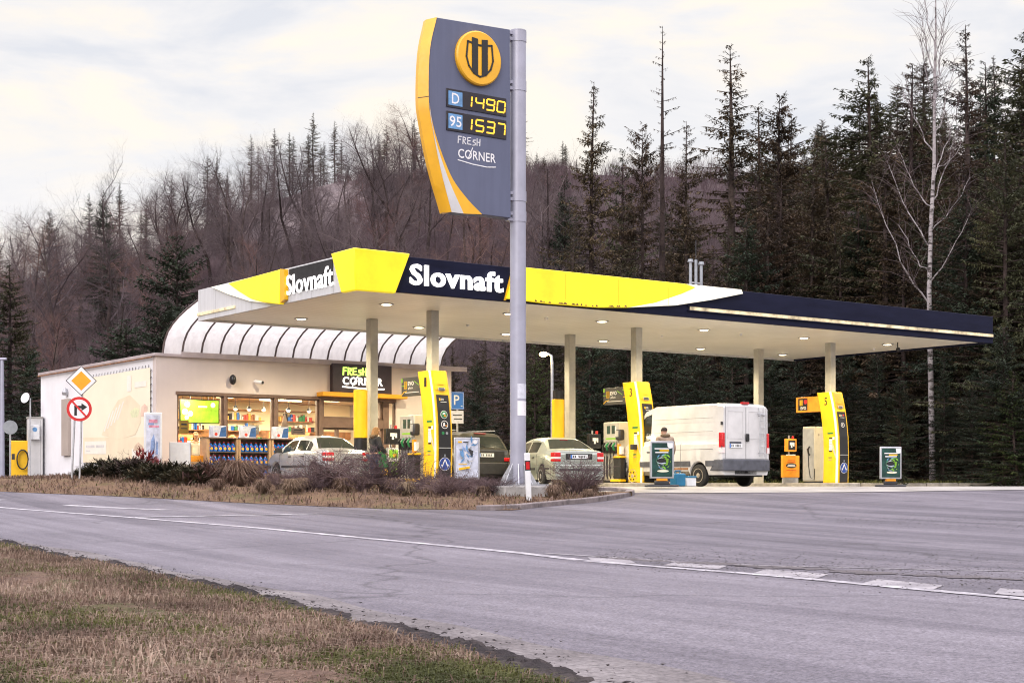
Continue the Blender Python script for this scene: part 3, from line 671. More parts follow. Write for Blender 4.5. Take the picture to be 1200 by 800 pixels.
# antenna behind the canopy
at_ = thing('antenna_mast', 'three short grey antenna poles on the canopy roof, middle one topped with a thin whip', 'antenna', S(uat(815, 7.6)[0], 7.6, G+TOP-.08), TH)
for i, (dx, h) in enumerate(((-.24, 2.25), (.02, 2.35), (.28, 2.2))):
    b = MB('grey_back'); b.cyl((dx, 0, 0), (dx, 0, h), .055, 10); b.cyl((dx, 0, 0), (dx, 0, .05), .1, 10)
    if i != 1: b.cyl((dx, 0, h), (dx, 0, h+.1), .11, 12, .09)
    b.build('pole', at_)
b = MB('dark_metal'); b.cyl((.02,0,2.35), (.02,0,3.05), .015, 6); b.build('whip', at_)
b = MB('galv'); b.box(-.24,.28,-.02,.02,1.5,1.55); b.build('crossbar', at_)
# --- shop building
BV = 10.54; BU0, BU1, BD, BH = -.835, 9.83, 10.28, 3.93
shop = thing('shop_building', 'beige flat-roofed fuel station shop with lit windows and a white side wall', 'shop', S(0, BV, G), TH)
W = []
for a_, b_ in ((207.5, 262.5), (265.5, 321.5), (325, 374.5)): W.append((uat(a_, BV)[0], uat(b_, BV)[0]))
WT = fh(207, 460.5, BV)[1]; SILL = .85
d0, d1 = uat(378.5, BV)[0], uat(449, BV)[0]
e0, e1 = uat(455, BV)[0], uat(464, BV)[0]
b = MB('taupe_render')
b.box(BU0, W[0][0], 0, .25, -.3, BH); b.box(W[0][0], e1, 0, .25, WT, BH)
b.box(W[0][0], W[2][1], 0, .25, -.3, SILL); b.box(e1, BU1, 0, .25, -.3, BH); b.build('front_wall', shop)
b = MB('white_render'); b.box(BU0-.001, BU0+.25, .252, BD, .22, BH-.002); b.build('side_wall', shop)
b = MB('plinth'); b.box(BU0-.02, BU0+.24, .02, BD, -.4, .217); b.build('plinth', shop)
b = MB('taupe_render'); b.box(BU1-.25, BU1, .252, BD, -.3, BH-.002); b.box(BU0+.252, BU1-.252, BD-.25, BD, -.3, BH-.002); b.build('rear_wall', shop)
b = MB('roof_edge'); b.box(BU0-.08, BU1+.08, -.07, BD+.08, BH, BH+.09); b.build('roof', shop, bevel=.01)
b = MB('rust'); b.tube([(BU0-.10,.1,BH-.03),(BU0-.10,BD,BH-.03)], .022, 6); b.build('roof_cable', shop)
# windows
def frame(name, x0, x1, z0, z1, t=.07, y0=.06, y1=.16, m='frame_brown', mull=(), bars=()):
    b = MB(m); b.box(x0, x0+t, y0, y1, z0, z1); b.box(x1-t, x1, y0, y1, z0, z1); b.box(x0+t, x1-t, y0, y1, z1-t, z1); b.box(x0+t, x1-t, y0, y1, z0, z0+t)
    for x in mull: b.box(x-t/2, x+t/2, y0+.01, y1-.01, z0+t, z1-t)
    for z in bars: b.box(x0+t, x1-t, y0+.012, y1-.012, z-t/2, z+t/2)
    o = b.build(name, shop, bevel=.008); p = MB('shop_glass'); p.add([(x0+t,.11,z0+t),(x1-t,.11,z0+t),(x1-t,.11,z1-t),(x0+t,.11,z1-t)], [(0,1,2,3)]); p.build('pane', o, smooth=0); return o
for x0, x1 in W: frame('window', x0+.003, x1-.003, SILL+.003, WT-.003)
b = MB('frame_brown')
for i in range(2): b.box(W[i][1], W[i+1][0], -.02, .2, SILL, WT-.003)
b.box(W[0][0]-.05, e1, -.03, .0, WT-.04, WT+.06); b.box(W[0][0]-.05, W[2][1], -.06, .0, SILL-.05, SILL+.02)
b.box(W[2][1], d0, -.02, .2, -.05, WT-.003); b.box(d1, e0, -.02, .2, -.05, WT-.003); b.build('window_pier', shop, bevel=.008)
DH = fh(410, 497, BV)[1]
frame('door_transom', d0+.003, d1-.003, DH+.17, WT-.003)
b = MB('frame_brown'); b.box(d0, d1, -.015, .2, DH-.12, DH+.168); b.build('door_header', shop)
dm = uat(396.5, BV)[0]; de = uat(428, BV)[0]
frame('door', d0+.003, dm-.003, .0, DH-.123, .06); frame('door', dm+.003, de-.003, .0, DH-.123, .06); frame('door', de+.003, d1-.003, .0, DH-.123, .06)
frame('window', e0+.003, e1-.003, SILL, WT-.003, .06)
b = MB('sign_dark'); sx0, sz1 = fh(386.5, 428, BV); sx1, _ = fh(455.5, 428, BV); sz0 = fh(386.5, 459.5, BV)[1]
b.box(sx0, sx1, -.20, -.003, sz0, BH+.05); sg = b.build('fresh_corner_sign', shop, bevel=.015)
MS = FR(0, -.20, 0)
b = MB('lit_green'); w = sx1-sx0; hh = BH+.05-sz0
def strokes(b, M, x, y, s, pts, w_): b.line(M, [(x+p[0]*s, y+p[1]*s) for p in pts], w_, .02, .002)
def fresh(b, M, x, y, s, w_, dl=.0):
    for dx, dy, st in ((0,0,[[(0,0),(.05,1)],[(.05,1),(.6,1.02)],[(.03,.55),(.45,.58)]]), (.85,0,[[(0,0),(.03,1)],[(.03,1),(.5,.9),(.45,.6),(.03,.5),(.55,0)]]), (1.7,.05,[[(.55,1),(0,.95),(0,0),(.6,.03)],[(0,.5),(.45,.52)]]),
                       (2.6,0,[[(.5,.8),(.1,.75),(.05,.5),(.45,.4),(.45,.08),(0,0)]]), (3.35,.05,[[(0,0),(.02,1)],[(.5,0),(.55,1)],[(.02,.5),(.5,.5)]])):
        for l in st: b.line(M, [(x+(dx+p[0])*s, y+(dy+p[1])*s) for p in l], w_, .02, .002+dl)
fresh(b, MS, sx0+w*.17, sz0+hh*.62, w*.098, .05); b.build('sign_word', sg)
b = MB('lit_letter'); fit_text(b, MS, sx0+w*.16, sx0+w*.84, sz0+hh*.27, sz0+hh*.55, 'CORNER', .03, .02, .002)
b.line(MS, [(sx0+w*.325, sz0+hh*.25), (sx0+w*.41, sz0+hh*.57)], .035, .024, .002)
b.line(MS, [(sx0+w*.16, sz0+hh*.20), (sx0+w*.4, sz0+hh*.17), (sx0+w*.65, sz0+hh*.15), (sx0+w*.86, sz0+hh*.17)], .05, .02, .002); b.build('sign_word', sg)
b = MB('band_orange'); bx0, bz1 = fh(371, 459, BV); bx1, _ = fh(470, 466, BV); b.box(bx0, bx1, -.42, -.003, WT+.065, sz0-.012); b.build('entrance_band', shop, bevel=.01)
# skylight vault behind the canopy edge
prof = [(12.05,3.95),(12.02,4.25),(11.9,4.55),(11.65,4.82),(11.3,5.02),(10.8,5.22),(10.2,5.40),(9.45,5.58)]
SU0, SU1 = 0.0, 10.35
vb = MB('skylight'); vs = []; fs = []
for v, z in prof: vs += [(SU0, v-BV, z-G*0), (SU1, v-BV, z)]
fs = [(2*i, 2*i+1, 2*i+3, 2*i+2) for i in range(len(prof)-1)]
vb.add(vs, fs); sk = vb.build('skylight_vault', shop, smooth=180)
rb = MB('rib')
for i in range(17):
    u = SU0+(SU1-SU0)*i/16
    for (va, za), (vb_, zb2) in zip(prof, prof[1:]):
        rb.tube([(u, va-BV-.035, za-.03), (u, vb_-BV-.035, zb2-.03)], .036, 4)
rb.box(SU0-.1, SU1+.1, 12.0-BV, 12.12-BV, BH+.09, BH+.2); rb.build('rib', sk)
b = MB('roof_edge'); b.box(SU0-.06, SU1+.06, -.10, -.072, BH+.0, BH+.16); b.build('gutter', shop)
# banner on the white side wall
def Lw(px, py): v, h = lh(px, py, BU0); return (-(v-BV), h)
MW = LF(BU0-.001, 0, 0)
bp = [Lw(99, 541.5), Lw(177.5, 543.5), Lw(177.5, 430.5), Lw(99, 444)]
ban = MB('banner'); ban.poly(MW, bp, .012, .035); bo = ban.build('wall_banner', shop)
def bq(s, t): # banner coordinates
    a = Vector(bp[0]).lerp(Vector(bp[1]), s); c = Vector(bp[3]).lerp(Vector(bp[2]), s); return tuple(a.lerp(c, t))
def bpoly(m, pts, lift): ban2.use(m); ban2.poly(MW, [bq(*p) for p in pts], .002, lift)
ban2 = MB('banner_dim')
bpoly('banner_dim', [(.0,.30),(1,.28),(1,.0),(.0,.0)], .049)
bpoly('banner_brown', [(.36,.30),(.45,.50),(.58,.66),(.72,.70),(.84,.60),(.88,.45),(.80,.33),(.60,.27)], .051) if 0 else bpoly('banner_dim', [(.30,.32),(.40,.52),(.55,.70),(.72,.74),(.86,.62),(.88,.45),(.80,.31),(.55,.26)], .051)
for k in range(5): bpoly('banner_pale', [(.33+.05*k,.36+.03*k),(.35+.05*k,.36+.03*k),(.44+.05*k,.56+.03*k),(.42+.05*k,.56+.03*k)], .053)
bpoly('banner_green', [(.72,.56),(.80,.60),(.86,.58),(.84,.50),(.75,.49)], .0535); bpoly('banner_red', [(.88,.50),(.96,.50),(.965,.60),(.93,.63),(.885,.60)], .0535)
bpoly('banner_pale', [(.68,.78),(.74,.78),(.74,.95),(.68,.95)], .0535); bpoly('banner_pale', [(.79,.81),(.95,.81),(.95,.87),(.79,.87)], .0535)
bpoly('banner_pale', [(.03,.10),(.37,.10),(.37,.25),(.03,.25)], .0535); bpoly('banner_pale', [(.76,.02),(.93,.02),(.94,.16),(.75,.16)], .0535)
ban2.use('banner_brown'); ban2.poly(MW, [bq(.77,.14), bq(.92,.14), bq(.90,.19), bq(.84,.23), bq(.79,.19)], .002, .056)
for i, (a_, b_) in enumerate(((.05,.19),(.21,.34))): bpoly('banner_text', [(a_,.175),(b_,.175),(b_,.205),(a_,.205)], .056)
bpoly('banner_text', [(.05,.13),(.12,.13),(.12,.145),(.05,.145)], .056)
ban2.build('banner_print', bo, smooth=0)
b = MB('dark_metal')
for i in range(22):
    s = (i+.5)/22
    for t, o_ in ((1.0, .05), (0.0, -.05)):
        p = bq(s, t); b.line(MW, [(p[0], p[1]), (p[0]+.03, p[1]+o_*1.6)], .025, .01, .036)
for i in range(14):
    p = bq(1, (i+.5)/14); b.line(MW, [(p[0], p[1]), (p[0]+.10, p[1]+.02)], .025, .01, .036)
b.build('lacing', bo)
b = MB('taupe'); pa, pb = Lw(76.5, 534), Lw(82, 467); b.box(BU0-.10, BU0-.002, -pb[0]-.1, -pa[0]+.12, pa[1], pb[1]); b.build('wall_duct', shop, bevel=.01)
b = MB('galv'); c = Lw(79, 463); b.lathe((BU0-.07, -c[0], c[1]), [(.1,0),(.12,.1),(.06,.22),(.001,.25)], 12); b.build('wall_siren', shop)
# speaker and camera on the front wall
u, h = fh(270, 445, BV); b = MB('black'); b.ball((u, -.17, h), (.10, .13, .16)); b.box(u-.03, u+.03, -.1, -.003, h-.03, h+.03); b.build('wall_speaker', shop)
u, h = fh(298, 448, BV); b = MB('white_paint'); b.cyl((u, -.02, h+.03), (u, -.12, h+.02), .04, 10); b.cyl((u-.03, -.14, h+.02), (u+.09, -.38, h-.02), .055, 12); wc = b.build('wall_camera', shop); b = MB('black'); b.cyl((u+.091, -.382, h-.02), (u+.10, -.40, h-.023), .05, 12); b.build('lens', wc)
# --- interior
b = MB('inner_floor'); b.box(BU0+.25, BU1-.25, .25, 6.5, -.04, 0); b.build('shop_floor', shop)
b = MB('inner_wall'); b.box(BU0+.252, BU1-.252, 6.5, 6.6, .0, 3.02); b.box(BU0+.252, BU0+.30, .26, 6.5, .0, 3.02); b.build('inner_wall', shop)
b = MB('inner_ceiling'); b.box(BU0+.252, BU1-.252, .252, 6.6, 3.02, 3.06); b.build('inner_ceiling', shop)
b = MB('inner_wood'); b.box(BU0+.31, BU1-.26, 6.42, 6.49, 1.75, 2.02); b.box(BU0+.31, 2.6, 6.42, 6.49, 0, 1.75); b.box(BU0+.31, BU0+1.5, 6.3, 6.49, 2.02, 3.0); b.build('wall_cladding', shop)
for k, (x, y) in enumerate(((.6,1.3),(2.3,1.5),(4.0,1.6),(5.8,1.5),(7.6,1.5),(1.4,3.4),(3.3,3.8),(5.2,4.0),(7.4,3.8))):
    b = MB('panel_light'); b.box(x-.28, x+.28, y-.28, y+.28, 2.99, 3.018); b.build('ceiling_lamp', shop)
    area('shop_lamp', (x, y, 2.96), .55, 120, (1, .76, .42), shop)
def loose(name, label, cat, x, y, z=0.0, rz=0.0, group=None):
    return thing(name, label, cat, S(x, BV+y, G+z), TH+rz, group)
t = loose('counter', 'long wooden shop counter with pale front seen through the windows', 'counter', 3.4, 3.1)
b = MB('inner_wood'); b.box(-3.2, 2.9, -.35, .35, 1.02, 1.08); b.build('worktop', t, bevel=.01); b = MB('inner_wall'); b.box(-3.15, 2.85, -.3, .3, 0, 1.018); b.build('front_panel', t)
t = loose('menu_screen', 'bright green lit screen hanging behind the first shop window', 'screen', W[0][0]+1.35, 1.35, 2.02)
sw, sh = 1.28, .70
b = MB('black'); b.box(-sw/2-.03, sw/2+.03, 0, .07, -.03, sh+.03); b.tube([(-.3,.03,sh),(-.3,.03,.95)], .015, 6); b.tube([(.3,.03,sh),(.3,.03,.95)], .015, 6); b.build('housing', t)
b = MB('screen_green'); M_ = FR(0, 0, 0); b.rect(M_, 0, sh/2, sw, sh, .004, .001); b.use('screen_white')
for x, y, r_ in ((-.42,.56,.09),(-.50,.33,.10),(-.32,.27,.09),(-.44,.15,.07),(.45,.56,.08)): b.disc(M_, x, y, r_, .003, .006, 12)
b.rect(M_, .1, .5, .3, .05, .003, .006); b.build('display', t)
for i, (x, y, hh_) in enumerate(((.35,5.0,1.7),(1.75,4.2,1.75),(3.9,4.4,1.7),(6.0,4.3,1.9),(1.0,2.0,1.5),(3.4,1.6,1.5),(5.3,1.5,1.6))):
    t = loose('goods_shelf', ['tall goods shelf at the shop back wall beneath the green screen', 'goods shelf at the back wall behind the middle window', 'goods shelf at the back wall behind the third window', 'goods shelf at the back wall behind the entrance', 'low goods gondola just inside the first and middle windows', 'low goods gondola just inside the third window', 'goods gondola just inside the shop entrance'][i], 'shelf', x, y)
    b = MB('inner_wood'); b.box(-.8, .8, .2, .25, 0, hh_)
    for z in (.1, .5, .9, 1.3)[:4 if hh_ > 1.55 else 4]: b.box(-.8, .8, -.15, .2, z, z+.03)
    b.build('rack', t)
    for z in (.13, .53, .93, 1.33):
        b = MB('cap_red'); x_ = -.75
        while x_ < .7:
            w_2 = .07+.08*random.random(); b.use(random.choice(['cap_red','bottle_label','screen_white','green','shirt_white','bottle_blue','cardboard','pump_orange'])); b.box(x_, x_+w_2-.015, -.12, .05, z+.003, z+.12+.16*random.random()); x_ += w_2
        b.build('packets', t)
def small(nm, lab, cat, x, y, z, fn, group=None):
    b = MB(); fn(b); o = b.build(nm); o.location = S(x, BV+y, G+z); o.rotation_euler = (0, 0, TH); return tag(o, lab, cat, group)
small('paper_tree', 'red paper Christmas tree stuck inside the third shop window', 'decoration', uat(336.5, BV)[0], .16, 1.78, lambda b: (b.use('banner_red'), b.prism([(-.16,0),(.16,0),(0,.62)], 'y', 0, .012)))
for i, (px, py, s) in enumerate(((345,490,.05),(352,488,.04),(362,492,.05),(369,494,.06),(357,486,.035))):
    u, h = fh(px, py, BV); small('paper_star', 'small red paper ornament stuck on the third shop window', 'decoration', u, .155, h, lambda b: (b.use('cap_red'), b.prism([(s*(1 if k % 2 else .45)*math.cos(k*PI/5), s*(1 if k % 2 else .45)*math.sin(k*PI/5)) for k in range(10)], 'y', 0, .01)), 'red ornaments in the window')
small('garland_branch', 'bare branch hung along the third shop window', 'decoration', W[2][0]+.55, .2, 2.62, lambda b: (b.use('inner_wood'), b.tube([(0,0,.05),(.4,0,0),(.8,.02,.02),(1.2,0,-.03)], .02, 6)))
small('pendant_lamp', 'small pale lampshade glowing behind the first shop window', 'lamp', W[0][0]+1.62, .9, 1.42, lambda b: (b.use('panel_light'), b.ball((0,0,0), .12)))
for i, (px, w_) in enumerate(((256,.32),(291,.34),(329,.34))):
    u = uat(px-1, 9.75)[0]
    t = thing('canister_carton', ['pale carton with blue print on the rack nearest the light box', 'pale carton with blue print on the middle rack', 'pale carton with blue print on the rack beside the silver sedan'][i], 'carton', S(u, 9.75, G+.15+1.335), TH, 'cartons standing on the racks')
    b = MB('screen_white' if 0 else 'poster_pale'); b.box(-.22, .22, -.15, .15, 0, .36); b.build('carton', t, bevel=.01)
    b = MB('box_blue'); b.poly(FR(0,-.15,0), [(-.02,.03),(.21,.03),(.21,.34),(.05,.30)], .003); b.use('cap_red'); b.disc(FR(0,-.15,0), -.12, .1, .05, .003); b.use('banner_text'); b.rect(FR(0,-.15,0), -.12, .26, .14, .03, .003); b.build('print', t, smooth=0)
for i, (x, w_, lab) in enumerate(((.9, 1.5, 'wall shelf with cups high on the back wall behind the first window'), (2.9, 1.5, 'wall shelf with cups high on the back wall behind the middle window'), (5.0, 1.7, 'wall shelf with goods high on the back wall behind the third window'), (7.2, 1.5, 'wall shelf with goods high on the back wall behind the entrance'))):
    t = loose('wall_shelf', lab, 'shelf', x, 6.25, 1.95)
    b = MB('inner_wood')
    for z in (0, .38, .76): b.box(-w_/2, w_/2, -.14, .14, z, z+.03)
    b.build('board', t)
    for z in (.03, .41):
        b = MB('cap_red'); x_ = -w_/2+.04
        while x_ < w_/2-.14:
            w_2 = .06+.09*random.random(); b.use(random.choice(['cap_red','bottle_label','shirt_white','green','shirt_white','bottle_blue','inner_wood','black_matt'])); b.box(x_, x_+w_2-.02, -.10, .05, z+.003, z+.10+.18*random.random()); x_ += w_2
        b.build('goods', t)
for i, px in enumerate((214, 236, 250, 276, 292, 309, 338, 362)):
    t = loose('pendant_lamp', 'small glowing pendant lamp in the row under the shop ceiling', 'lamp', uat(px, BV+2.1)[0], 2.1, 2.50, 0, 'pendant lamps in the shop'); b = MB('black'); b.cyl((0,0,.12),(0,0,.52), .008, 5); b.cyl((0,0,.04),(0,0,.13), .09, 12, .03); b.build('shade', t); b = MB('panel_light'); b.ball((0,0,.03), .065, 10, 6); b.build('bulb', t)
for i, (px, py, w_, h_, m1, lab) in enumerate(((218, 500, .30, .42, 'pump_yellow', 'yellow price poster stuck inside the first shop window'), (300, 503, .34, .30, 'shirt_white', 'white notice stuck inside the middle shop window'), (352, 505, .5, .22, 'banner_red', 'pale red sticker band low inside the third shop window'))):
    u, h = fh(px, py, BV); o_ = small('window_poster', lab, 'poster', u, .15, h, lambda b: (b.use(m1), b.box(-w_/2, w_/2, 0, .006, -h_/2, h_/2), b.use('black'), b.rect(FR(0,-.0005,0), 0, h_*.2, w_*.6, h_*.12, .002), b.rect(FR(0,-.0005,0), 0, -h_*.1, w_*.7, h_*.07, .002)))
t = loose('light_rail', 'long bright strip lamp under the shop ceiling behind the third window', 'lamp', W[2][0]+.95, 1.6, 2.80)
b = MB('panel_light'); b.box(-.75, .75, -.05, .05, 0, .05); b.build('tube', t); b = MB('galv'); b.box(-.7, -.68, -.01, .01, .05, .21); b.box(.68, .70, -.01, .01, .05, .21); b.build('hanger', t)
# racks with bottles in front of the windows
bot = None
for ri, (pa, pb) in enumerate(((240, 275), (276.5, 313), (315, 352))):
    ua_, ub_ = uat(pa, 9.75)[0], uat(pb, 9.75)[0]; w_ = ub_-ua_
    who = ['nearest the light box', 'in the middle of the three', 'half hidden by the silver sedan'][ri]
    t = thing('bottle_rack', 'brown wooden rack full of blue bottles, '+who, 'rack', S((ua_+ub_)/2, 9.75, G+.15), TH, 'racks of screenwash bottles')
    b = MB('cardboard' if 0 else 'frame_brown'); b.use('inner_wood')
    b = MB('roof_edge' if 0 else 'rust'); b = MB('cardboard')
    for s in (-1, 1): b.box(s*w_/2-.05, s*w_/2+.05, -.24, .24, 0, 1.30)
    b.build('side_panel', t, bevel=.008)
    b = MB('frame_brown'); b.box(-w_/2-.06, w_/2+.06, -.26, .26, 1.302, 1.332); b.build('top', t)
    b = MB('frame_brown'); b.box(-w_/2+.051, w_/2-.051, .2, .235, .05, 1.30); b.build('rear_panel', t)
    for z in (.08, .48, .88):
        b = MB('rib'); b.box(-w_/2+.051, w_/2-.051, -.22, .198, z, z+.03); b.build('shelf', t)
        n = int((w_-.14)/.135)
        for k in range(n):
            loc = S((ua_+ub_)/2-w_/2+.05+(w_-.10)*(k+.5)/n, 9.75-.13, G+.15+z+.032)
            lab = 'blue screenwash bottle with orange label on the rack '+who
            if bot is None:
                bot = thing('screenwash_bottle', lab, 'bottle', loc, TH, 'bottles on the racks')
                b = MB('bottle_blue'); b.box(-.06, .06, -.045, .045, 0, .20); b.lathe((0,0,.20), [(.055,0),(.03,.045),(.022,.06)], 10); b.build('bottle', bot, bevel=.015)
                b = MB('bottle_label'); b.disc(FR(0,-.046,.09), .015, 0, .045, .003, 0, 14); b.use('lit_yellow' if 0 else 'cap_red'); b.rect(FR(0,-.046,.09), -.035, .07, .04, .03, .003); b.build('label', bot, smooth=0)
                b = MB('cap_red'); b.cyl((0,0,.26), (0,0,.29), .026, 10); b.build('cap', bot)
            else:
                d_ = dup(bot, loc, TH, lab)
# ---------------------------------------------------------------- pumps and their islands
YF = lambda z: float(np.interp(z, [0, 1.0, 1.6, 2.1, 2.5, 2.8, 3.15], [-.60, -.625, -.605, -.545, -.475, -.405, -.31]))
ISL = .12
zs = [0, .3, .6, .95, 1.3, 1.6, 1.9, 2.1, 2.3, 2.5, 2.65, 2.8, 3.0, 3.15]
def pump_set(i, num, kind):
    u, v = COLS[i]
    ord_ = ['first', 'middle', 'last'][i]
    kb = MB('kerb'); n = 10
    pl = [(-.62, 5.4)]+[(-.62*math.cos(PI*k/n), -.62-.5*math.sin(PI*k/n)) for k in range(n+1)]+[(.62, 5.4)]
    kb.prism(pl, 'z', -.1, ISL); o = kb.build('pump_island', bevel=.025); o.location = S(u, v, G); o.rotation_euler = (0, 0, TH); struct(o)
    col = ['pale blue winter poster board', 'parked white van', 'last green poster board'][i]
    t = thing('pump_portal', 'tall curved yellow pump arch marked '+num+[' beside the silver sedan', ' beside the white van', ' with an orange header, farthest from the shop'][i], 'pump arch', S(u, v, G+ISL), TH, 'numbered pump arches')
    prof = [(YF(z), z) for z in zs]+[(YF(z)+.70, z) for z in zs[::-1]]
    b = MB('pump_yellow'); b.prism(prof, 'x', -.265, .265); b.build('shell', t, bevel=.025)
    b = MB('white_paint')
    for a, c in zip(zs, zs[1:]):
        b.add([(-.2685, YF(a)+.02, a), (-.2685, YF(c)+.02, c), (-.2685, YF(c)+.12, c), (-.2685, YF(a)+.12, a)], [(0, 1, 2, 3)] if 0 else [(3, 2, 1, 0)])
    b.build('edge_stripe', t, smooth=0)
    def front(m, x0, x1, z0, z1, off, name, par=t):
        b = MB(m); k = [z0]+[z for z in zs if z0 < z < z1]+[z1]
        for a, c in zip(k, k[1:]):
            b.add([(x0, YF(a)-off, a), (x1, YF(a)-off, a), (x1, YF(c)-off, c), (x0, YF(c)-off, c), (x0, YF(a)+.01, a), (x1, YF(a)+.01, a), (x1, YF(c)+.01, c), (x0, YF(c)+.01, c)], [(0,1,2,3), (0,3,7,4), (1,5,6,2)])
        b.add([(x0, YF(z0)-off, z0), (x1, YF(z0)-off, z0), (x1, YF(z0)+.01, z0), (x0, YF(z0)+.01, z0)], [(3,2,1,0)]); b.add([(x0, YF(z1)-off, z1), (x1, YF(z1)-off, z1), (x1, YF(z1)+.01, z1), (x0, YF(z1)+.01, z1)], [(0,1,2,3)])
        return b.build(name, par, smooth=0)
    fp = front('black', -.20, .20, .98, 2.46, .012, 'front_panel'); front('black', -.20, .20, .02, .955, .014, 'front_panel')
    front('silver_panel', -.20, .20, .957, .978, .016, 'panel_trim')
    front('pump_orange' if kind == 'orange' else 'pump_yellow', -.215, .215, 2.6, 3.13, .008, 'top_plate')
    def face(z): 
        s_ = (YF(z+.05)-YF(z-.05))/.1
        return M3((0, YF(z)-.0135, z), (1, 0, 0), Vector((0, s_, 1)))
    b = MB('silver_panel'); m = face(2.62); b.rect(m, 0, 0, .22, .09, .01); b.use('black'); b.rect(m, 0, .018, .17, .022, .004, .011); b.rect(m, 0, -.02, .19, .022, .004, .011); b.use('pump_edge'); b.rect(m, 0, .14, .2, .02, .003); b.build('badge', t)
    b = MB('lit_yellow' if 0 else 'pump_yellow'); m = face(2.33); b.rect(m, -.10, 0, .045, .07, .004); b.use('white_paint'); fit_text(b, m, -.06, .03, -.03, .03, 'EVO', .02, .004); b.rect(m, .02, -.075, .2, .012, .004)
    if kind == 'orange': b.use('red'); b.disc(m, .09, .01, .035, .004)
    b.build('logo', t, smooth=0)
    if kind != 'orange':
        b = MB('white_paint'); m = face(1.9); b.disc(m, 0, 0, .115, .004); b.use('green'); b.disc(m, 0, 0, .10, .004, .005); b.use('pump_orange'); b.poly(m, [(-.02,-.05),(.06,-.06),(.07,-.02),(0,-.01)], .003, .01); b.use('white_paint'); b.poly(m, [(-.05,-.0),(.05,.02),(.03,.06),(-.04,.05)], .003, .0095)
        m = face(1.62); b.ring(m, 0, 0, .115, .016, .004); b.poly(m, [(-.04,.05),(.02,.06),(.0,.0),(.03,-.03),(-.05,-.05)], .003); b.use('pump_orange'); b.poly(m, [(.02,-.04),(.07,-.05),(.07,-.02),(.03,-.01)], .003)
        m = face(1.38); b.use('green'); b.disc(m, -.06, 0, .045, .004); b.use('grey_back'); b.disc(m, .07, .0, .04, .004)
        b.build('pictogram', t, smooth=0)
    else:
        b = MB('white_paint'); m = face(2.0); b.ring(m, 0, 0, .085, .014, .004); b.rect(m, 0, 0, .03, .07, .004); b.build('pictogram', t, smooth=0)
    b = MB('white_paint'); m = face(.52); b.disc(m, 0, 0, .185, .004); b.use('sign_blue'); b.disc(m, 0, 0, .172, .004, .005); b.use('white_paint')
    b.line(m, [(0, .125), (-.08, -.035)], .03, .003, .010); b.line(m, [(0, .125), (.08, -.035)], .03, .003, .010)
    b.poly(m, [(-.13,-.02),(-.04,-.005),(-.095,-.095)], .003, .010); b.poly(m, [(.13,-.02),(.095,-.095),(.04,-.005)], .003, .010); b.use('grey_back'); b.rect(m, 0, .24, .05, .06, .003); b.build('keep_either_side_disc', t, smooth=0)
    # left flank: number, notices
    ml = LF(-.2665, 0, 0); c = lambda z, k: -(YF(z)+k)
    b = MB('black'); fit_text(b, ml, c(2.83, .36)-.06, c(2.83, .36)+.06, 2.70, 2.96, num, .0, .004, .002); b.build('number', t, smooth=0)
    b = MB('green'); y0 = c(1.7, .33); b.rect(ml, y0-.02, 1.72, .26, .055, .004, .002); b.use('black'); b.rect(ml, y0, 1.55, .14, .04, .004, .002); b.rect(ml, y0, 1.10, .14, .04, .004, .002); b.use('white_paint'); b.rect(ml, y0, 1.32, .14, .38, .004, .002); b.rect(ml, y0+.13, 1.54, .09, .1, .004, .002)
    b.use('grey_back')
    for k in range(6): b.rect(ml, y0, 1.18+.055*k, .09+.03*(k % 2), .012, .003, .007)
    b.use('green'); b.rect(ml, y0-.03, .88, .16, .035, .004, .002); b.use('taupe'); b.rect(ml, y0-.03, .80, .13, .02, .004, .002); b.build('notice', t, smooth=0)
    b = MB('banner_red'); b.poly(ml, [(y0+.10, 1.38), (y0+.24, .95), (y0+.26, .78), (y0+.06, 1.22)], .003, .0015); b.build('flank_graphic', t, smooth=0)
    # header beam
    z0, z1 = 2.50, 3.04; ya, yb_ = YF(2.8)+.69, YF(2.8)+.69+1.28
    main = 'pump_orange' if kind == 'orange' else 'ad_grey'
    b = MB(main); b.box(-.07, .07, ya, yb_, z0, z1); hb = b.build('header_panel', t, bevel=.012)
    mh = LF(-.0715, 0, 0); yc = -(ya+yb_)/2
    if kind == 'orange':
        b = MB('black'); b.rect(mh, yc-.30, (z0+z1)/2+.01, .44, .42, .004); b.use('pump_yellow'); b.rect(mh, yc-.42, (z0+z1)/2+.07, .055, .2, .003, .0045); b.rect(mh, yc-.34, (z0+z1)/2+.07, .055, .2, .003, .0045); b.use('red'); b.disc(mh, yc-.17, (z0+z1)/2+.10, .085, .003, .0045); b.use('white_paint'); fit_text(b, mh, yc-.40, yc-.14, z0+.09, z0+.20, 'EVO', .03, .004, .0045)
    else:
        b = MB('pump_yellow'); b.rect(mh, yc-.40, (z0+z1)/2+.05, .13, .22, .004); b.use('black'); b.rect(mh, yc-.42, (z0+z1)/2+.05, .025, .2, .003, .0045); b.rect(mh, yc-.37, (z0+z1)/2+.05, .025, .2, .003, .0045)
        b.use('white_paint'); fit_text(b, mh, yc-.28, yc+.04, z0+.30, z0+.42, 'EVO', .03, .004); fit_text(b, mh, yc-.26, yc-.02, z0+.18, z0+.27, 'plus', .01, .004); b.rect(mh, yc-.05, z0+.10, .75, .018, .004)
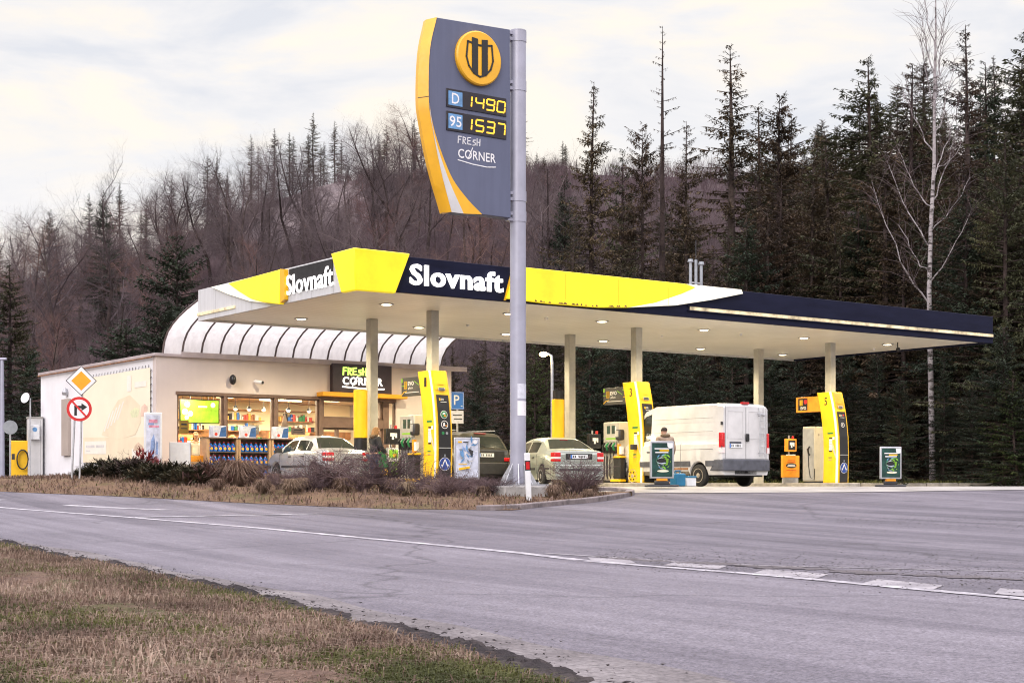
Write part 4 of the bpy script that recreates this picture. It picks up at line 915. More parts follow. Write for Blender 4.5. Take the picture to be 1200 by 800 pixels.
        b.use('bright_green'); b.line(mh, [(yc+.06, z0+.42), (yc+.30, z0+.30)], .02, .004); b.line(mh, [(yc+.32, z0+.45), (yc+.62, z0+.36)], .022, .004); b.rect(mh, yc-.6, z0+.46, .07, .12, .004); b.line(mh, [(yc-.62, z0+.30), (yc-.48, z0+.30)], .02, .004); b.use('pump_yellow'); b.line(mh, [(yc-.62, z0+.04), (yc-.50, z0+.12), (yc-.35, z0+.14)], .022, .004); b.line(mh, [(yc+.36, z0+.22), (yc+.62, z0+.22)], .018, .004)
    b.build('header_print', hb, smooth=0)
    # dispenser
    d = thing('fuel_dispenser', ['beige fuel dispenser with a rack of nozzles under the arch marked 1', 'beige fuel dispenser with a rack of nozzles under the arch marked 3', 'narrow beige fuel dispenser with a single hose under the arch marked 5'][i], 'fuel dispenser', S(u-NX*0, v, G+ISL), TH, 'fuel dispensers')
    d.location = S(u, v+.52, G+ISL)
    if kind != 'orange':
        b = MB('beige'); b.box(-.28, .28, 0, .78, .08, 1.93); b.build('cabinet', d, bevel=.02)
        b = MB('dark_metal'); b.box(-.25, .25, .03, .75, 0, .078); b.build('plinth', d)
        b = MB('silver_panel'); b.box(-.30, -.282, .03, .75, 1.30, 1.90); b.build('display_panel', d, bevel=.006)
        mm = LF(-.3005, 0, 0); b = MB('dark_green'); b.rect(mm, -.26, 1.68, .16, .26, .004); b.rect(mm, -.50, 1.68, .16, .26, .004); b.use('bright_green'); b.rect(mm, -.38, 1.40, .5, .05, .004); b.use('white_paint'); b.rect(mm, -.15, 1.62, .05, .3, .004); b.build('display', d, smooth=0)
        b = MB('silver_panel'); b.box(-.30, -.282, .05, .73, .30, .92); b.build('hose_panel', d)
        b = MB('black_matt'); b.box(-.36, -.283, .03, .75, .95, 1.14); b.build('nozzle_boot', d, bevel=.01)
        for k in range(4):
            y = .14+.165*k
            b = MB('black' if k % 2 else 'green'); b.tube([(-.33, y, 1.27), (-.42, y, 1.17), (-.38, y, 1.05), (-.31, y, .98)], [.022, .038, .03, .02], 8); nz = b.build('nozzle', d); nz['label'] = 'black fuel nozzle' if k % 2 else 'green fuel nozzle'
            b = MB('silver_panel'); b.tube([(-.31, y, 1.30), (-.31, y, 1.15)], .03, 6); b.build('spout', nz)
            b = MB('black'); b.tube([(-.38, y, 1.05), (-.40, y+.02, .6), (-.38, y+.04, .22), (-.33, y+.05, .13), (-.305, y+.07, .25), (-.30, y+.07, .85)], .016, 6); b.build('hose', d)
    else:
        b = MB('beige'); b.box(-.24, .26, .0, .55, .06, 1.98); b.build('cabinet', d, bevel=.02)
        b = MB('dark_metal'); b.box(-.2, .22, .03, .5, 0, .058); b.build('plinth', d)
        b = MB('silver_panel'); b.box(-.26, -.242, .02, .53, .1, 1.9); b.build('hose_panel', d)
        b = MB('black'); b.tube([(-.27, .2, 1.28), (-.36, .2, 1.18), (-.33, .2, 1.05), (-.27, .2, .98)], [.02, .035, .03, .02], 8); b.build('nozzle', d)
        b = MB('black'); b.tube([(-.33, .2, 1.05), (-.36, .16, .6), (-.36, .08, .2), (-.30, -.05, .12), (-.27, -.04, .5)], .016, 6); b.build('hose', d)
        b = MB('black'); b.tube([(-.05, -.012, 1.7), (.0, -.012, 1.7)], .012, 5); b.build('lock', d)
    # wall box and info display on a thin post
    b = None
    t2 = thing('info_display', ['small dark display box with a red lamp on a post beyond dispenser 1', 'small dark display box with a red lamp on a post beyond dispenser 3', 'orange framed display box with a red lamp on a post beside dispenser 5'][i], 'display', S(u-.15, v+1.95 if kind != 'orange' else v+1.75, G+ISL), TH, 'display boxes on the islands')
    b = MB('galv'); b.cyl((0, .08, 0), (0, .08, 1.7), .03, 8); b.build('post', t2)
    b = MB('pump_orange' if kind == 'orange' else 'black'); b.box(-.24, .24, -.07, .07, 1.12, 1.58); hd = b.build('housing', t2, bevel=.012)
    mf = FR(0, -.071, 0); b = MB('black'); b.rect(mf, 0, 1.35, .36, .34, .004); b.use('white_paint'); b.rect(mf, -.03, 1.40, .16, .1, .004, .005); b.rect(mf, -.02, 1.31, .07, .1, .004, .005); b.rect(mf, .09, 1.38, .06, .14, .004, .005); b.build('pictogram', hd, smooth=0)
    b = MB('red'); b.lathe((.12, 0, 1.58), [(.045,0),(.045,.07),(.02,.1),(.001,.1)], 10); b.build('lamp', t2)
    b = MB('plastic_white'); b.box(-.18, .2, -.05, .05, .62, 1.02); b.use('bright_green'); b.rect(FR(0,-.051,0), .02, .84, .3, .24, .003); b.use('pump_yellow'); b.rect(FR(0,-.051,0), .06, .80, .12, .1, .003, .004); b.build('leaflet_box', t2)
    if kind != 'orange':
        t3 = thing('waste_bin', 'black waste bin with yellow trim at the foot of the arch marked '+num, 'bin', S(u-.02, v+.42, G+ISL), TH, 'waste bins on the islands')
        b = MB('black_matt'); b.box(-.44, -.23, -.18, .14, .12, .78); b.build('bin', t3, bevel=.02)
        b = MB('pump_yellow'); b.box(-.46, -.22, -.2, .16, .782, .84); b.build('lid', t3, bevel=.01); b = MB('pump_yellow'); b.box(-.46, -.22, -.2, .3, .03, .11); b.box(-.36, -.32, -.02, .02, 0, .03); b.build('foot', t3, bevel=.01)
        t3 = thing('wiper_box', 'dark windscreen wiper box fixed to the side of the arch marked '+num, 'wiper box', S(u-.02, v+.42, G+ISL), TH, 'wiper boxes')
        b = MB('dark_metal'); b.box(-.42, -.2, -.12, .12, 1.34, 1.68); b.build('box', t3, bevel=.05)
        b = MB('silver_panel'); b.box(-.44, -.40, -.06, .06, 1.44, 1.64); b.build('cover', t3, bevel=.01)
        b = MB('cap_red'); b.use('white_paint'); b.box(-.34, -.24, -.1, .0, .9, 1.15); b.use('pump_orange'); b.box(-.35, -.25, .01, .09, .86, 1.22); b.build('paper_roll', t3)
    m_ = ('pump_orange' if kind == 'orange' else 'green')
    if i != 1:
        t4 = thing('promotion_panel', ['low green advertising panel beside dispenser 1', '', 'low orange advertising panel beside dispenser 5'][i], 'panel', S(u-.34, v+2.0 if i == 0 else v+1.55, G+ISL), TH)
        b = MB('galv'); b.box(-.38, .38, .0, .06, 0, .2); b.build('base', t4); b = MB(m_); b.box(-.42, .42, -.02, .08, .2, .98); b.build('board', t4, bevel=.01)
        b = MB('bright_green' if i == 0 else 'black'); mf = FR(0, -.021, 0)
        if i == 0: b.poly(mf, [(.1, .22), (.41, .22), (.41, .96), (.34, .96)], .003); b.use('pump_yellow'); b.poly(mf, [(-.2, .22), (.2, .22), (.05, .4), (-.1, .42)], .003, .004)
        else:
            b.disc(mf, 0, .62, .27, .003, 0, 24, .09); b.use('white_paint'); b.rect(mf, 0, .645, .36, .03, .003, .004); b.rect(mf, 0, .595, .40, .03, .003, .004); b.use('red')
            for k in range(3): b.rect(mf, 0, .80-.05*k if k < 2 else .45, .36+.06*k, .018, .003)
        b.build('print', t4, smooth=0)
for a in ((0, '1', 'dark'), (1, '3', 'dark'), (2, '5', 'orange')): pump_set(*a)
for i, (px, k) in enumerate(((422.5, 3), (654, 4))):
    u, v = COLS[k]; uu = uat(px, v-.35)[0]
    t = thing('round_pillar', ['round yellow pillar in front of the shop entrance', 'round yellow pillar behind the greenish sedan'][i], 'pillar', S(uu, v-.35, G), TH, 'round yellow pillars')
    zt_ = fh(px, 457 if i == 0 else 468, v-.35)[1]; z0_ = fh(px, 513, v-.35)[1]
    b = MB('black'); b.cyl((0,0,0), (0,0,z0_-.002), .19, 24); b.build('base', t); b = MB('pump_yellow'); b.cyl((0,0,z0_), (0,0,zt_), .205, 28); b.build('shell', t, bevel=.01)
    if i == 1: b = MB('black'); b.cyl((0,0,zt_+.002), (0,0,zt_+.28), .17, 24); b.build('cap', t)
# ---------------------------------------------------------------- price sign
Y0 = 36.0; X0 = (607-600)/F*Y0
def tx(px): a = (px-600)/F; return (a*Y0-X0)/(EX-a*EY)
def T2(px, py):
    x = tx(px); return (x, hz(py, Y0+x*EY))
tot = thing('price_sign', 'tall dark grey fuel price sign with yellow edge on a single grey post', 'price sign', (X0, Y0, 0), TH)
b = MB('pole_grey'); b.cyl((0,0,.02), (0,0,hz(38, Y0)), .187, 32); b.build('post', tot)
b = MB('pole_grey'); b.cyl((0,0,hz(38, Y0)+.001), (0,0,hz(38, Y0)+.03), .195, 32); b.build('post_cap', tot)
b = MB('galv'); b.cbox((0,0,0), (1.15, 1.15, .04))
for a in range(8):
    c, s_ = math.cos(a*PI/4), math.sin(a*PI/4)
    b.cyl((c*.48, s_*.48, .02), (c*.48, s_*.48, .07), .03, 6)
b.build('base_plate', tot)
for a in range(8):
    an = a*PI/4+.2; b = MB('galv', Matrix.Rotation(an, 4, 'Z')); b.prism([(.187,.021),(.46,.021),(.42,.09),(.187,.50)], 'y', -.012, .012); b.build('gusset', tot)
OUT = [(507.8,22.3),(593.8,36.4),(594.8,256.3),(561,252.3),(539,251.3),(525,249.6)]
INN = [(525,249.6),(512,199),(501.4,145),(498.3,114.7),(499.7,60.7),(507.8,22.3)]
EDG = [(518.9,249),(503.7,195.6),(493.6,145),(490.2,114.7),(492.3,60.7),(499.7,23)]
def cr(pts, n=6):     # smooth a pixel curve
    P_ = [np.array(p, float) for p in pts]; P_ = [2*P_[0]-P_[1]]+P_+[2*P_[-1]-P_[-2]]; o = []
    for i in range(1, len(P_)-2):
        for k in range(n):
            t = k/n; a, b_, c, d_ = P_[i-1:i+3]
            o.append(tuple(.5*((2*b_)+(-a+c)*t+(2*a-5*b_+4*c-d_)*t*t+(-a+3*b_-3*c+d_)*t**3)))
    return o+[tuple(P_[-2])]
b = MB('sign_grey'); b.prism([T2(*p) for p in OUT[:2]+OUT[2:]]+[T2(*p) for p in cr(INN)[1:-1]], 'y', -.13, .17); pan = b.build('sign_panel', tot, bevel=.01)
inn, edg = [T2(*p) for p in cr(INN)], [T2(*p) for p in cr(EDG)]
b = MB('sign_yellow'); vs = []; fs = []
for p, q_ in zip(inn, edg): vs += [(p[0]-.006, -.155, p[1]), (q_[0], .02, q_[1]), (q_[0]+.03, .17, q_[1]), (p[0]-.006, .16, p[1])]
for k in range(len(inn)-1):
    for m in range(4): fs.append((4*k+m, 4*k+(m+1) % 4, 4*k+4+(m+1) % 4, 4*k+4+m))
fs += [(3,2,1,0), tuple(4*(len(inn)-1)+m for m in range(4))]
b.add(vs, fs); b.build('edge_trim', tot, smooth=50)
MP = FR(0, -.13, 0)
b = MB('seam'); pe, pi_ = T2(490.2, 114.7), T2(498.3, 114.7); b.tube([(pi_[0]-.004, -.158, pi_[1]), (pe[0]-.003, .02, pe[1])], .008, 4); b.build('edge_joint', tot)
w1 = cr([(525,249.6),(512,199),(501.4,145),(498.8,122)]); w2 = cr([(498.9,122),(505.4,162),(520.6,209),(539,251.3)])
b = MB('fascia_white'); b.poly(MP, [T2(*p) for p in w1][::-1] and [T2(p[0]+.5, p[1]) for p in w1[::-1]]+[T2(*p) for p in w2][::1][1:] if 0 else [T2(p[0]+.4, p[1]) for p in w2]+[T2(p[0]+.4, p[1]) for p in w1], .006, .001); b.build('edge_swoosh', tot, smooth=0)
y1 = cr([(499.2,124),(506.4,158.5),(524,205.8),(542.5,232.7),(561,252.3)]); b = MB('sign_yellow'); b.poly(MP, [T2(p[0]+.4, p[1]) for p in w2[::-1]]+[T2(*p) for p in y1[1:]], .007, .001); b.build('edge_swoosh', tot, smooth=0)
# emblem disc: shield with two bars
cx, cz = T2(555.5, 70.8); rr = .62
b = MB('sign_yellow'); b.lathe((cx, -.13, cz), [(rr,0),(rr,-.07),(rr-.03,-.10),(.001,-.10)], 40, 'y'); em = b.build('emblem_disc', tot, smooth=30)
ME = FR(cx, -.231, cz); b = MB('black')
ME = ME @ Matrix.Diagonal((.92,.92,1,1))
sh_ = [(-.36,.36),(-.40,-.02),(-.33,-.24),(-.18,-.40),(0,-.47),(.18,-.40),(.33,-.24),(.40,-.02),(.36,.36),(.18,.33),(.0,.31),(-.18,.33),(-.36,.36)]
b.line(ME, sh_, .045, .012); b.poly(ME, [(-.235,-.36),(-.06,-.45),(-.06,.46),(-.235,.48)], .014); b.poly(ME, [(.06,-.45),(.235,-.36),(.235,.48),(.06,.46)], .014); b.build('emblem', em, smooth=0)
SEG = {'1': 'bc', '2': 'abged', '3': 'abgcd', '4': 'fgbc', '5': 'afgcd', '7': 'abc', '9': 'abcdfg', '0': 'abcdef'}
def seg(b, M, x, y, w_, h_, s, t_=.042, sk_=.10):
    Pn = {'a': ((0,h_),(w_,h_)), 'b': ((w_,h_),(w_,h_/2)), 'c': ((w_,h_/2),(w_,0)), 'd': ((0,0),(w_,0)), 'e': ((0,0),(0,h_/2)), 'f': ((0,h_/2),(0,h_)), 'g': ((0,h_/2),(w_,h_/2))}
    for k in SEG[s]:
        p, q_ = Vector(Pn[k][0]), Vector(Pn[k][1]); d_ = (q_-p).normalized()*t_*.6; p = p+d_; q_ = q_-d_
        n_ = 4
        b.line(M, [(x+p.x+sk_*p.y, y+p.y), (x+q_.x+sk_*q_.y, y+q_.y)], t_, .006)
for (yl, yr, yl2, yr2, tag_, num) in ((106.3,115.8,128.2,136.8,'D','1490'), (132.8,141.3,155.2,163.8,'95','1537')):
    (xa_, z1_), (xb2, z2_) = T2(519, yl), T2(589, yr); (_, z3_), (_, z4_) = T2(519, yl2), T2(589, yr2)
    z1_ = (z1_+z2_)/2; z3_ = (z3_+z4_)/2; h_ = z1_-z3_; w_ = xb2-xa_
    b = MB('display_black'); b.box(xa_, xb2, -.15, -.128, z3_, z1_); ds = b.build('price_display', tot, bevel=.006)
    mm = FR(0, -.151, 0); b = MB('display_blue'); b.rect(mm, xa_+.24, (z1_+z3_)/2, .38, h_*.76, .004); b.build('grade_field', ds, smooth=0)
    b = MB('white_paint'); n_ = len(tag_); fit_text(b, mm, xa_+.24-.07*n_-(.03 if n_ == 1 else .02), xa_+.24+.07*n_+(.03 if n_ == 1 else .02), (z1_+z3_)/2-.12, (z1_+z3_)/2+.12, tag_, .01, .004, .005); b.build('grade_letter', ds, smooth=0)
    b = MB('digit'); x_ = xa_+w_*.385
    for k, ch in enumerate(num):
        seg(b, mm, x_+(-.18 if k == 0 else 0), z3_+h_*.2, .215, h_*.58, ch, .036); x_ += .15 if k == 0 else .30
    b.build('digit', ds, smooth=0)
fx, fz_ = T2(533, 172.5); b = MB('white_paint'); 
def fresh2(b, M, x, y, s, w_):
    for dx, dy, st in ((0,0,[[(0,0),(.05,1)],[(.05,1),(.6,1.02)],[(.03,.55),(.45,.58)]]), (.85,0,[[(0,0),(.03,1)],[(.03,1),(.5,.9),(.45,.6),(.03,.5),(.55,0)]]), (1.7,.05,[[(.55,1),(0,.95),(0,0),(.6,.03)],[(0,.5),(.45,.52)]]), (2.6,0,[[(.5,.8),(.1,.75),(.05,.5),(.45,.4),(.45,.08),(0,0)]]), (3.35,.05,[[(0,0),(.02,1)],[(.5,0),(.55,1)],[(.02,.5),(.5,.5)]])):
        for l in st: b.line(M, [(x+(dx+p[0])*s, y+(dy+p[1])*s) for p in l], w_, .005, .001)
fresh2(b, MP, fx, fz_+.07, .155, .02)
xa_, z0_ = T2(533, 186); xb2, z1_ = T2(577, 178); fit_text(b, MP, xa_, xb2, z0_+.0, z0_+.21, 'CORNER', .012, .005, .001); b.line(MP, [(xa_+.27, z0_), (xa_+.40, z0_+.27)], .02, .006, .001)
b.line(MP, [(xa_-.0, z0_-.05), (xa_+.4, z0_-.10), (xa_+.8, z0_-.12), (xb2, z0_-.09)], .022, .005, .001); b.build('lettering', tot, smooth=0)
for py in (40, 98, 228, 252):
    z = hz(py, Y0-.25); b = MB('pole_grey'); b.box(tx(594)-.02, -.10, -.06, .06, z-.12, z-.05); b.box(tx(594)-.02, -.10, -.06, .06, z+.02, z+.09); b.lathe((0,0,z-.13), [(.20,0),(.20,.24),(.187,.24)], 24); b.build('bracket', tot)
for (py0, py1, m_, x_) in ((450,467,'sticker',.02), (470,487,'white_paint',.03)):
    b = MB(m_); z0_, z1_ = hz(py1, Y0), hz(py0, Y0); vs = []
    for k in range(9):
        a = -PI/2+.15+(k-4)*.21
        for z in (z0_, z1_): vs.append((.1895*math.cos(a), .1895*math.sin(a), z))
    b.add(vs, [(2*k, 2*k+2, 2*k+3, 2*k+1) for k in range(8)]); b.build('sticker', tot)
    if m_ == 'white_paint':
        b = MB('ad_grey'); vs = [(.191*math.cos(-PI/2+a), .191*math.sin(-PI/2+a), z0_+(z1_-z0_)*t_) for a, t_ in ((-.1,.38),(.25,.3),(.75,.62),(.2,.60))]; b.add(vs, [(0,1,2,3)]); b.build('sticker_print', tot, smooth=0)
pl = thing('sign_plinth', 'weathered concrete foundation block under the price sign post', 'plinth', (X0, Y0, -.6), TH)
b = MB('concrete'); b.box(-.82, .62, -.62, .62, 0, .578); b.build('block', pl, bevel=.03)
# ---------------------------------------------------------------- poster boards
def poster_board(px, Y, h, label, kind, zb=None):
    p = At(px, Y, G if zb is None else zb); t = thing('poster_board', label, 'poster board', p, TH*.35 if kind == 'winter' else TH*.3, 'poster boards by the pumps')
    b = MB('dark_metal'); b.prism([(.48*math.cos(a*PI/8)*(1 if 1 else 1), .26*math.sin(a*PI/8)) for a in range(16)], 'z', 0, .06); b.use('dark_metal'); b.box(-.2,.2,-.05,.05,.06,.16); b.build('base', t, bevel=.02)
    w_ = .66; z0_ = .16
    if kind != 'winter': 
        b = MB('pump_orange'); b.box(-.14,.14,-.06,.06,.161,.22); b.build('spring', t); z0_ = .22
    b = MB('galv'); b.box(-w_/2, w_/2, -.04, .04, z0_, h); b.build('frame', t, bevel=.02)
    m = FR(0, -.041, 0); H_ = h-z0_-.10; zc = (h+z0_)/2
    if kind == 'winter':
        b = MB('poster_pale'); b.rect(m, 0, zc, w_-.1, H_, .004); q_ = np.random.RandomState(6)
        for k in range(46):
            x_, y_ = (q_.rand()-.5)*.50, zc+(q_.rand()**.8-.42)*H_*.86; a_ = q_.rand()*6.28; l_ = .03+.10*q_.rand(); w2 = l_*(.15+.4*q_.rand()); c_, s_ = math.cos(a_), math.sin(a_)
            if abs(x_)+l_*.8 > .27: continue
            b.use(['poster_blue', 'poster_pale', 'white_paint', 'display_blue', 'grey_back'][int(q_.rand()*5)] if y_ > zc-.12 else ['poster_pale', 'white_paint'][k % 2]); b.poly(m, [(x_-c_*l_, y_-s_*l_), (x_+s_*w2, y_-c_*w2), (x_+c_*l_, y_+s_*l_), (x_-s_*w2*.7, y_+c_*w2*.7)], .0008, .0045+.0009*k)
        z_ = .048; b.use('pump_yellow'); b.poly(m, [(-.22,zc-.30),(.06,zc-.25),(.06,zc-.20),(-.22,zc-.24)], .002, z_); b.rect(m, -.19, zc+H_*.43, .1, .04, .002, z_); b.rect(m, -.12, zc-.14, .22, .018, .002, z_); b.use('dark_metal'); b.poly(m, [(.02,zc+.25),(.15,zc+.19),(.12,zc+.02),(.08,zc+.1)], .002, z_); b.rect(m, -.05, zc+H_*.43, .12, .03, .002, z_); b.use('white_paint'); b.disc(m, .2, zc+H_*.43, .055, .002, z_, 14)
    else:
        b = MB('dark_green'); b.rect(m, 0, zc, w_-.1, H_, .004); q_ = np.random.RandomState(8)
        for k in range(60):
            a_ = q_.rand()*6.28; r_ = .05+.2*q_.rand(); x_, y_ = .05+r_*math.cos(a_)*.9, zc-.02+r_*math.sin(a_)*.95; l_ = .02+.07*q_.rand(); w2 = l_*.3
            if abs(x_)+l_ > .27: continue
            c_, s_ = -math.sin(a_), math.cos(a_); b.use('bright_green' if x_ > .02 and q_.rand() < .7 else ['dark_green', 'green', 'black', 'display_blue', 'grey_back'][int(q_.rand()*5)]); b.poly(m, [(x_-c_*l_, y_-s_*l_), (x_+s_*w2, y_-c_*w2), (x_+c_*l_, y_+s_*l_), (x_-s_*w2, y_+c_*w2)], .0006, .0045+.0004*k)
        b.use('black'); b.disc(m, -.03, zc-.02, .13, .001, .030, 20, .06); b.use('poster_pale'); b.line(m, [(-.14,zc-.07),(-.04,zc-.10),(.08,zc-.08)], .016, .001, .032); b.line(m, [(-.12,zc+.03),(-.02,zc+.06)], .012, .001, .032)
        b.use('white_paint'); b.rect(m, -.02, zc+H_*.33, .4, .028, .002, .034); b.rect(m, -.02, zc+H_*.22, .36, .028, .002, .034); b.use('pump_yellow'); b.rect(m, .05, zc+H_*.275, .26, .032, .002, .034); b.use('banner'); b.disc(m, .02, zc-H_*.33, .16, .003, .009, 20, .03)
        b.use('white_paint'); b.poly(m, [(.13,zc+H_/2),(.28,zc+H_/2),(.28,zc+H_/2-.13),(.2,zc+H_/2-.15),(.14,zc+H_/2-.1)], .002, .034)
    b.build('poster', t, smooth=0); return t
poster_board(547, 38.8, 1.22, 'poster board with a pale blue winter picture among the dry bushes', 'winter', -.02)
poster_board(775.5, 41.0, 1.22, 'green poster board standing against the pump arch marked 3', 'green')
poster_board(1043.5, 44.2, 1.15, 'green poster board standing alone on the open forecourt beside the kerb', 'green')
# ---------------------------------------------------------------- road signs and posts
def sign_post(px, Y, ptop, pbase, n=1): pass
Ys = 42.0; p = At(88, Ys, hz(564, Ys)-.25)
t = thing('road_sign', 'priority road diamond above a no right turn disc on two thin posts', 'road sign', p, R(12)); K = F/Ys
def sx_(px): return (px-88)/K
def sz_(py): return hz(py, Ys)-p.z
for a_, b_, y1_ in ((83.5, 88.3, 470), (92.6, 96.8, 440)):
    b = MB('galv'); b.cyl((sx_(a_), .03, 0), (sx_(b_), .03, sz_(y1_)), .028, 10); b.build('post', t)
m = FR(sx_(95), 0, sz_(446)); b = MB('black')
def diam(r): return [(-r, 0), (0, -r), (r, 0), (0, r)]
b.poly(m, diam(.41), .012, 0); b.use('white_paint'); b.poly(m, diam(.385), .004, .0125); b.use('orange_sign'); b.poly(m, diam(.265), .004, .017); b.build('priority_plate', t, smooth=0)
m = FR(sx_(92.7), 0, sz_(479)); b = MB('red'); b.disc(m, 0, 0, .335, .012, 0, 40); b.use('white_paint'); b.disc(m, 0, 0, .26, .004, .0125, 40); b.use('black')
b.poly(m, [(-.13,-.18),(-.06,-.18),(-.06,.02),(.06,.02),(.06,-.05),(.21,.055),(.06,.16),(.06,.09),(-.13,.09)], .003, .017); b.use('red'); b.line(m, [(-.17,.19),(.17,-.19)], .05, .003, .0205); b.build('no_right_turn_plate', t, smooth=0)
p = At(12, 50, -.05); t = thing('road_sign', 'grey back of a round road sign on a post beside the yellow unit', 'road sign', p, R(20)); b = MB('galv'); b.cyl((0,.03,0),(0,.03,hz(493,50)-p.z), .03, 10); b.build('post', t)
b = MB('grey_back'); zc = hz(500.5, 50)-p.z; b.lathe((0,-.01,zc), [(.23,0),(.23,.015),(.001,.016)], 28, 'y'); b.build('plate', t)
p = At(2.5, 62, -.05); t = thing('lamp_post', 'plain grey lamp post standing at the far end beyond the yellow unit', 'lamp post', p); hh_ = hz(422, 62)-p.z
b = MB('pole_grey'); b.tube([(0,0,0),(0,0,hh_)], [.11,.07], 12); b.build('post', t); b = MB('pole_grey'); b.box(-.3,.18,-.08,.08,hh_,hh_+.1); b.build('lamp_head', t, bevel=.03)
p = At(536, 47.5, -.05); Yp = 47.5; t = thing('parking_sign', 'blue parking sign with a grey plate below on a thin post', 'road sign', p, R(8)); z = lambda py: hz(py, Yp)-p.z
b = MB('galv'); b.cyl((0,.02,0),(0,.02,z(459)), .03, 10); b.build('post', t)
b = MB('p_blue'); m = FR(0, 0, 0); zc = (z(459)+z(479.5))/2; b.rect(m, .0, zc, .40, z(459)-z(479.5), .012); b.use('white_paint'); b.rect(m, 0, zc, .37, z(459)-z(479.5)-.03, .003, .0125); b.use('p_blue'); b.rect(m, 0, zc, .35, z(459)-z(479.5)-.05, .003, .016); b.use('white_paint'); fit_text(b, m, -.11, .06, zc-.13, zc+.17, 'P', .01, .003, .0195); b.rect(m, .13, zc-.17, .05, .03, .003, .0195); b.build('parking_plate', t, smooth=0)
b = MB('grey_back'); b.use('sticker'); zc = (z(481)+z(496))/2; b.rect(m, .0, zc, .38, z(481)-z(496), .012); b.use('ad_grey'); b.rect(m, 0, zc+.06, .28, .035, .003, .0125); b.rect(m, .02, zc-.06, .26, .035, .003, .0125); b.build('extra_plate', t, smooth=0)
# marker post
p = At(620, 34.4); p.z = hz(587, 34.4)-.10
t = thing('marker_post', 'leaning white roadside marker post with a red reflector on the verge', 'marker post', p, R(10)); t.rotation_euler = (R(1), R(-2.6), R(10))
b = MB('plastic_white'); H_ = 1.18; b.prism([(-.06,-.03),(.06,-.03),(.065,.0),(.05,.045),(-.05,.045),(-.065,0)], 'z', 0, H_); b.build('post', t, bevel=.012)
b = MB('black'); b.rect(FR(0,-.031,0), 0, H_-.28, .128, .22, .003); b.build('band', t, smooth=0); b = MB('tail_red'); b.rect(FR(0,-.0345,0), 0, H_-.28, .085, .165, .004); b.build('reflector', t, smooth=0)
# street lamp, lit
Yl = 60; p = At(647, Yl, -.05); t = thing('street_lamp', 'slim street lamp glowing warm behind the canopy posts', 'street lamp', p, 0); z = lambda py: hz(py, Yl)-p.z
b = MB('galv'); b.tube([(0,0,0),(0,0,z(425)),(-.02,0,z(417)),(-.15,0,z(414.5)),(-.3,0,z(414))], [.07,.055,.045,.035,.03], 8); b.build('post', t)
b = MB('galv'); b.box(-.46,-.2,-.1,.1,z(414.5),z(412.5)); b.build('lamp_head', t, bevel=.02); b = MB('lamp_glow'); b.ball((-.34,-.05,z(415.2)), (.17,.13,.10)); b.build('lens', t)
l = bpy.data.lights.new('street_lamp_light', 'POINT'); l.energy = 60; l.color = (1, .7, .35); l.shadow_soft_size = .15; o = bpy.data.objects.new('street_lamp_light', l); COL.objects.link(o); o.location = (-.34, -.03, z(415)-.25); o.parent = t
# light box and white board in front of the shop, service units at the far end
v_ = 7.6; ua_ = uat(170, v_)[0]; ub_ = uat(187, v_)[0]
Yb = 44.0; p = At(179.5, Yb, hz(553, Yb)-.4); t = thing('poster_light_box', 'white standing light box with a pink and blue poster by the shop corner', 'light box', p, TH*.45)
H_ = hz(483, Yb)-p.z; wv = .46; b = MB('plastic_white'); b.box(-.25,.25,0,.28,.4,H_); b.box(-.2,.2,.08,.2,0,.4); b.build('housing', t, bevel=.02)
m = FR(0, -.001, 0); zc = (H_+.4)/2; b = MB('poster_pale'); b.rect(m, 0, zc, .38, H_-.55, .004); b.build('poster', t, smooth=0)
b = MB('poster_pink'); b.rect(m, 0, H_-.25, .24, .1, .003, .006); b.rect(m, .02, H_-.40, .28, .06, .003, .006); b.poly(m, [(-.17,.52),(.17,.52),(.17,.75),(.05,.85),(-.1,.72),(-.17,.8)], .003, .006); b.use('poster_blue'); b.rect(m, -.06, H_-.33, .16, .05, .003, .007); b.poly(m, [(-.1,.8),(.0,.78),(.06,1.2),(.02,1.5),(-.06,1.3)], .003, .007); b.poly(m, [(.06,.9),(.13,.9),(.14,1.25),(.09,1.3)], .003, .007); b.build('poster_print', t, smooth=0)
Yb = 45.2; p = At(211, Yb, -.05); t = thing('white_notice_board', 'plain white board standing between the light box and the bottle racks', 'board', p, TH*.4); b = MB('plastic_white'); b.box(-.29,.29,-.02,.02,hz(546,Yb)-p.z,hz(518,Yb)-p.z); b.build('board', t, bevel=.008); b = MB('galv'); b.box(-.31,-.292,-.03,.03,0,hz(518,Yb)-p.z); b.box(.292,.31,-.03,.03,0,hz(518,Yb)-p.z); b.build('leg', t)
u_ = uat(226, 9.9)[0]; t = thing('firewood_crate', 'low brown crate stacked with cartons beneath the first shop window', 'crate', S(u_, 9.9, G), TH); b = MB('cardboard'); b.box(-.35,.35,-.2,.2,.0,.5); b.box(-.3,.3,-.18,.18,.503,.75); b.build('crate', t, bevel=.01); b = MB('pump_orange'); b.box(-.28,.28,-.16,.16,.753,.93); b.build('carton', t, bevel=.01); b = MB('black_matt'); b.ball((.12,-.32,.45), (.34,.13,.28)); b.build('cover', t)
Yu = 54; p = At(22.5, Yu, hz(558, Yu)-.3); t = thing('air_water_unit', 'yellow air and water service cabinet with a coiled black hose', 'service cabinet', p, R(15)); kz = lambda py: hz(py, Yu)-p.z
b = MB('unit_yellow'); b.box(-.33,.33,0,.4,0,kz(516)); b.build('cabinet', t, bevel=.02); b = MB('black'); cx_, cz_ = .12, (kz(545)+kz(528))/2-.05
b.tube([(cx_+.19*math.cos(a*.35), -.05-.003*a, cz_+.34*math.sin(a*.35)) for a in range(40)], .025, 6); b.build('hose', t); b = MB('dark_metal'); b.rect(FR(0,-.002,0), -.2, cz_+.1, .1, .2, .006); b.build('panel', t)
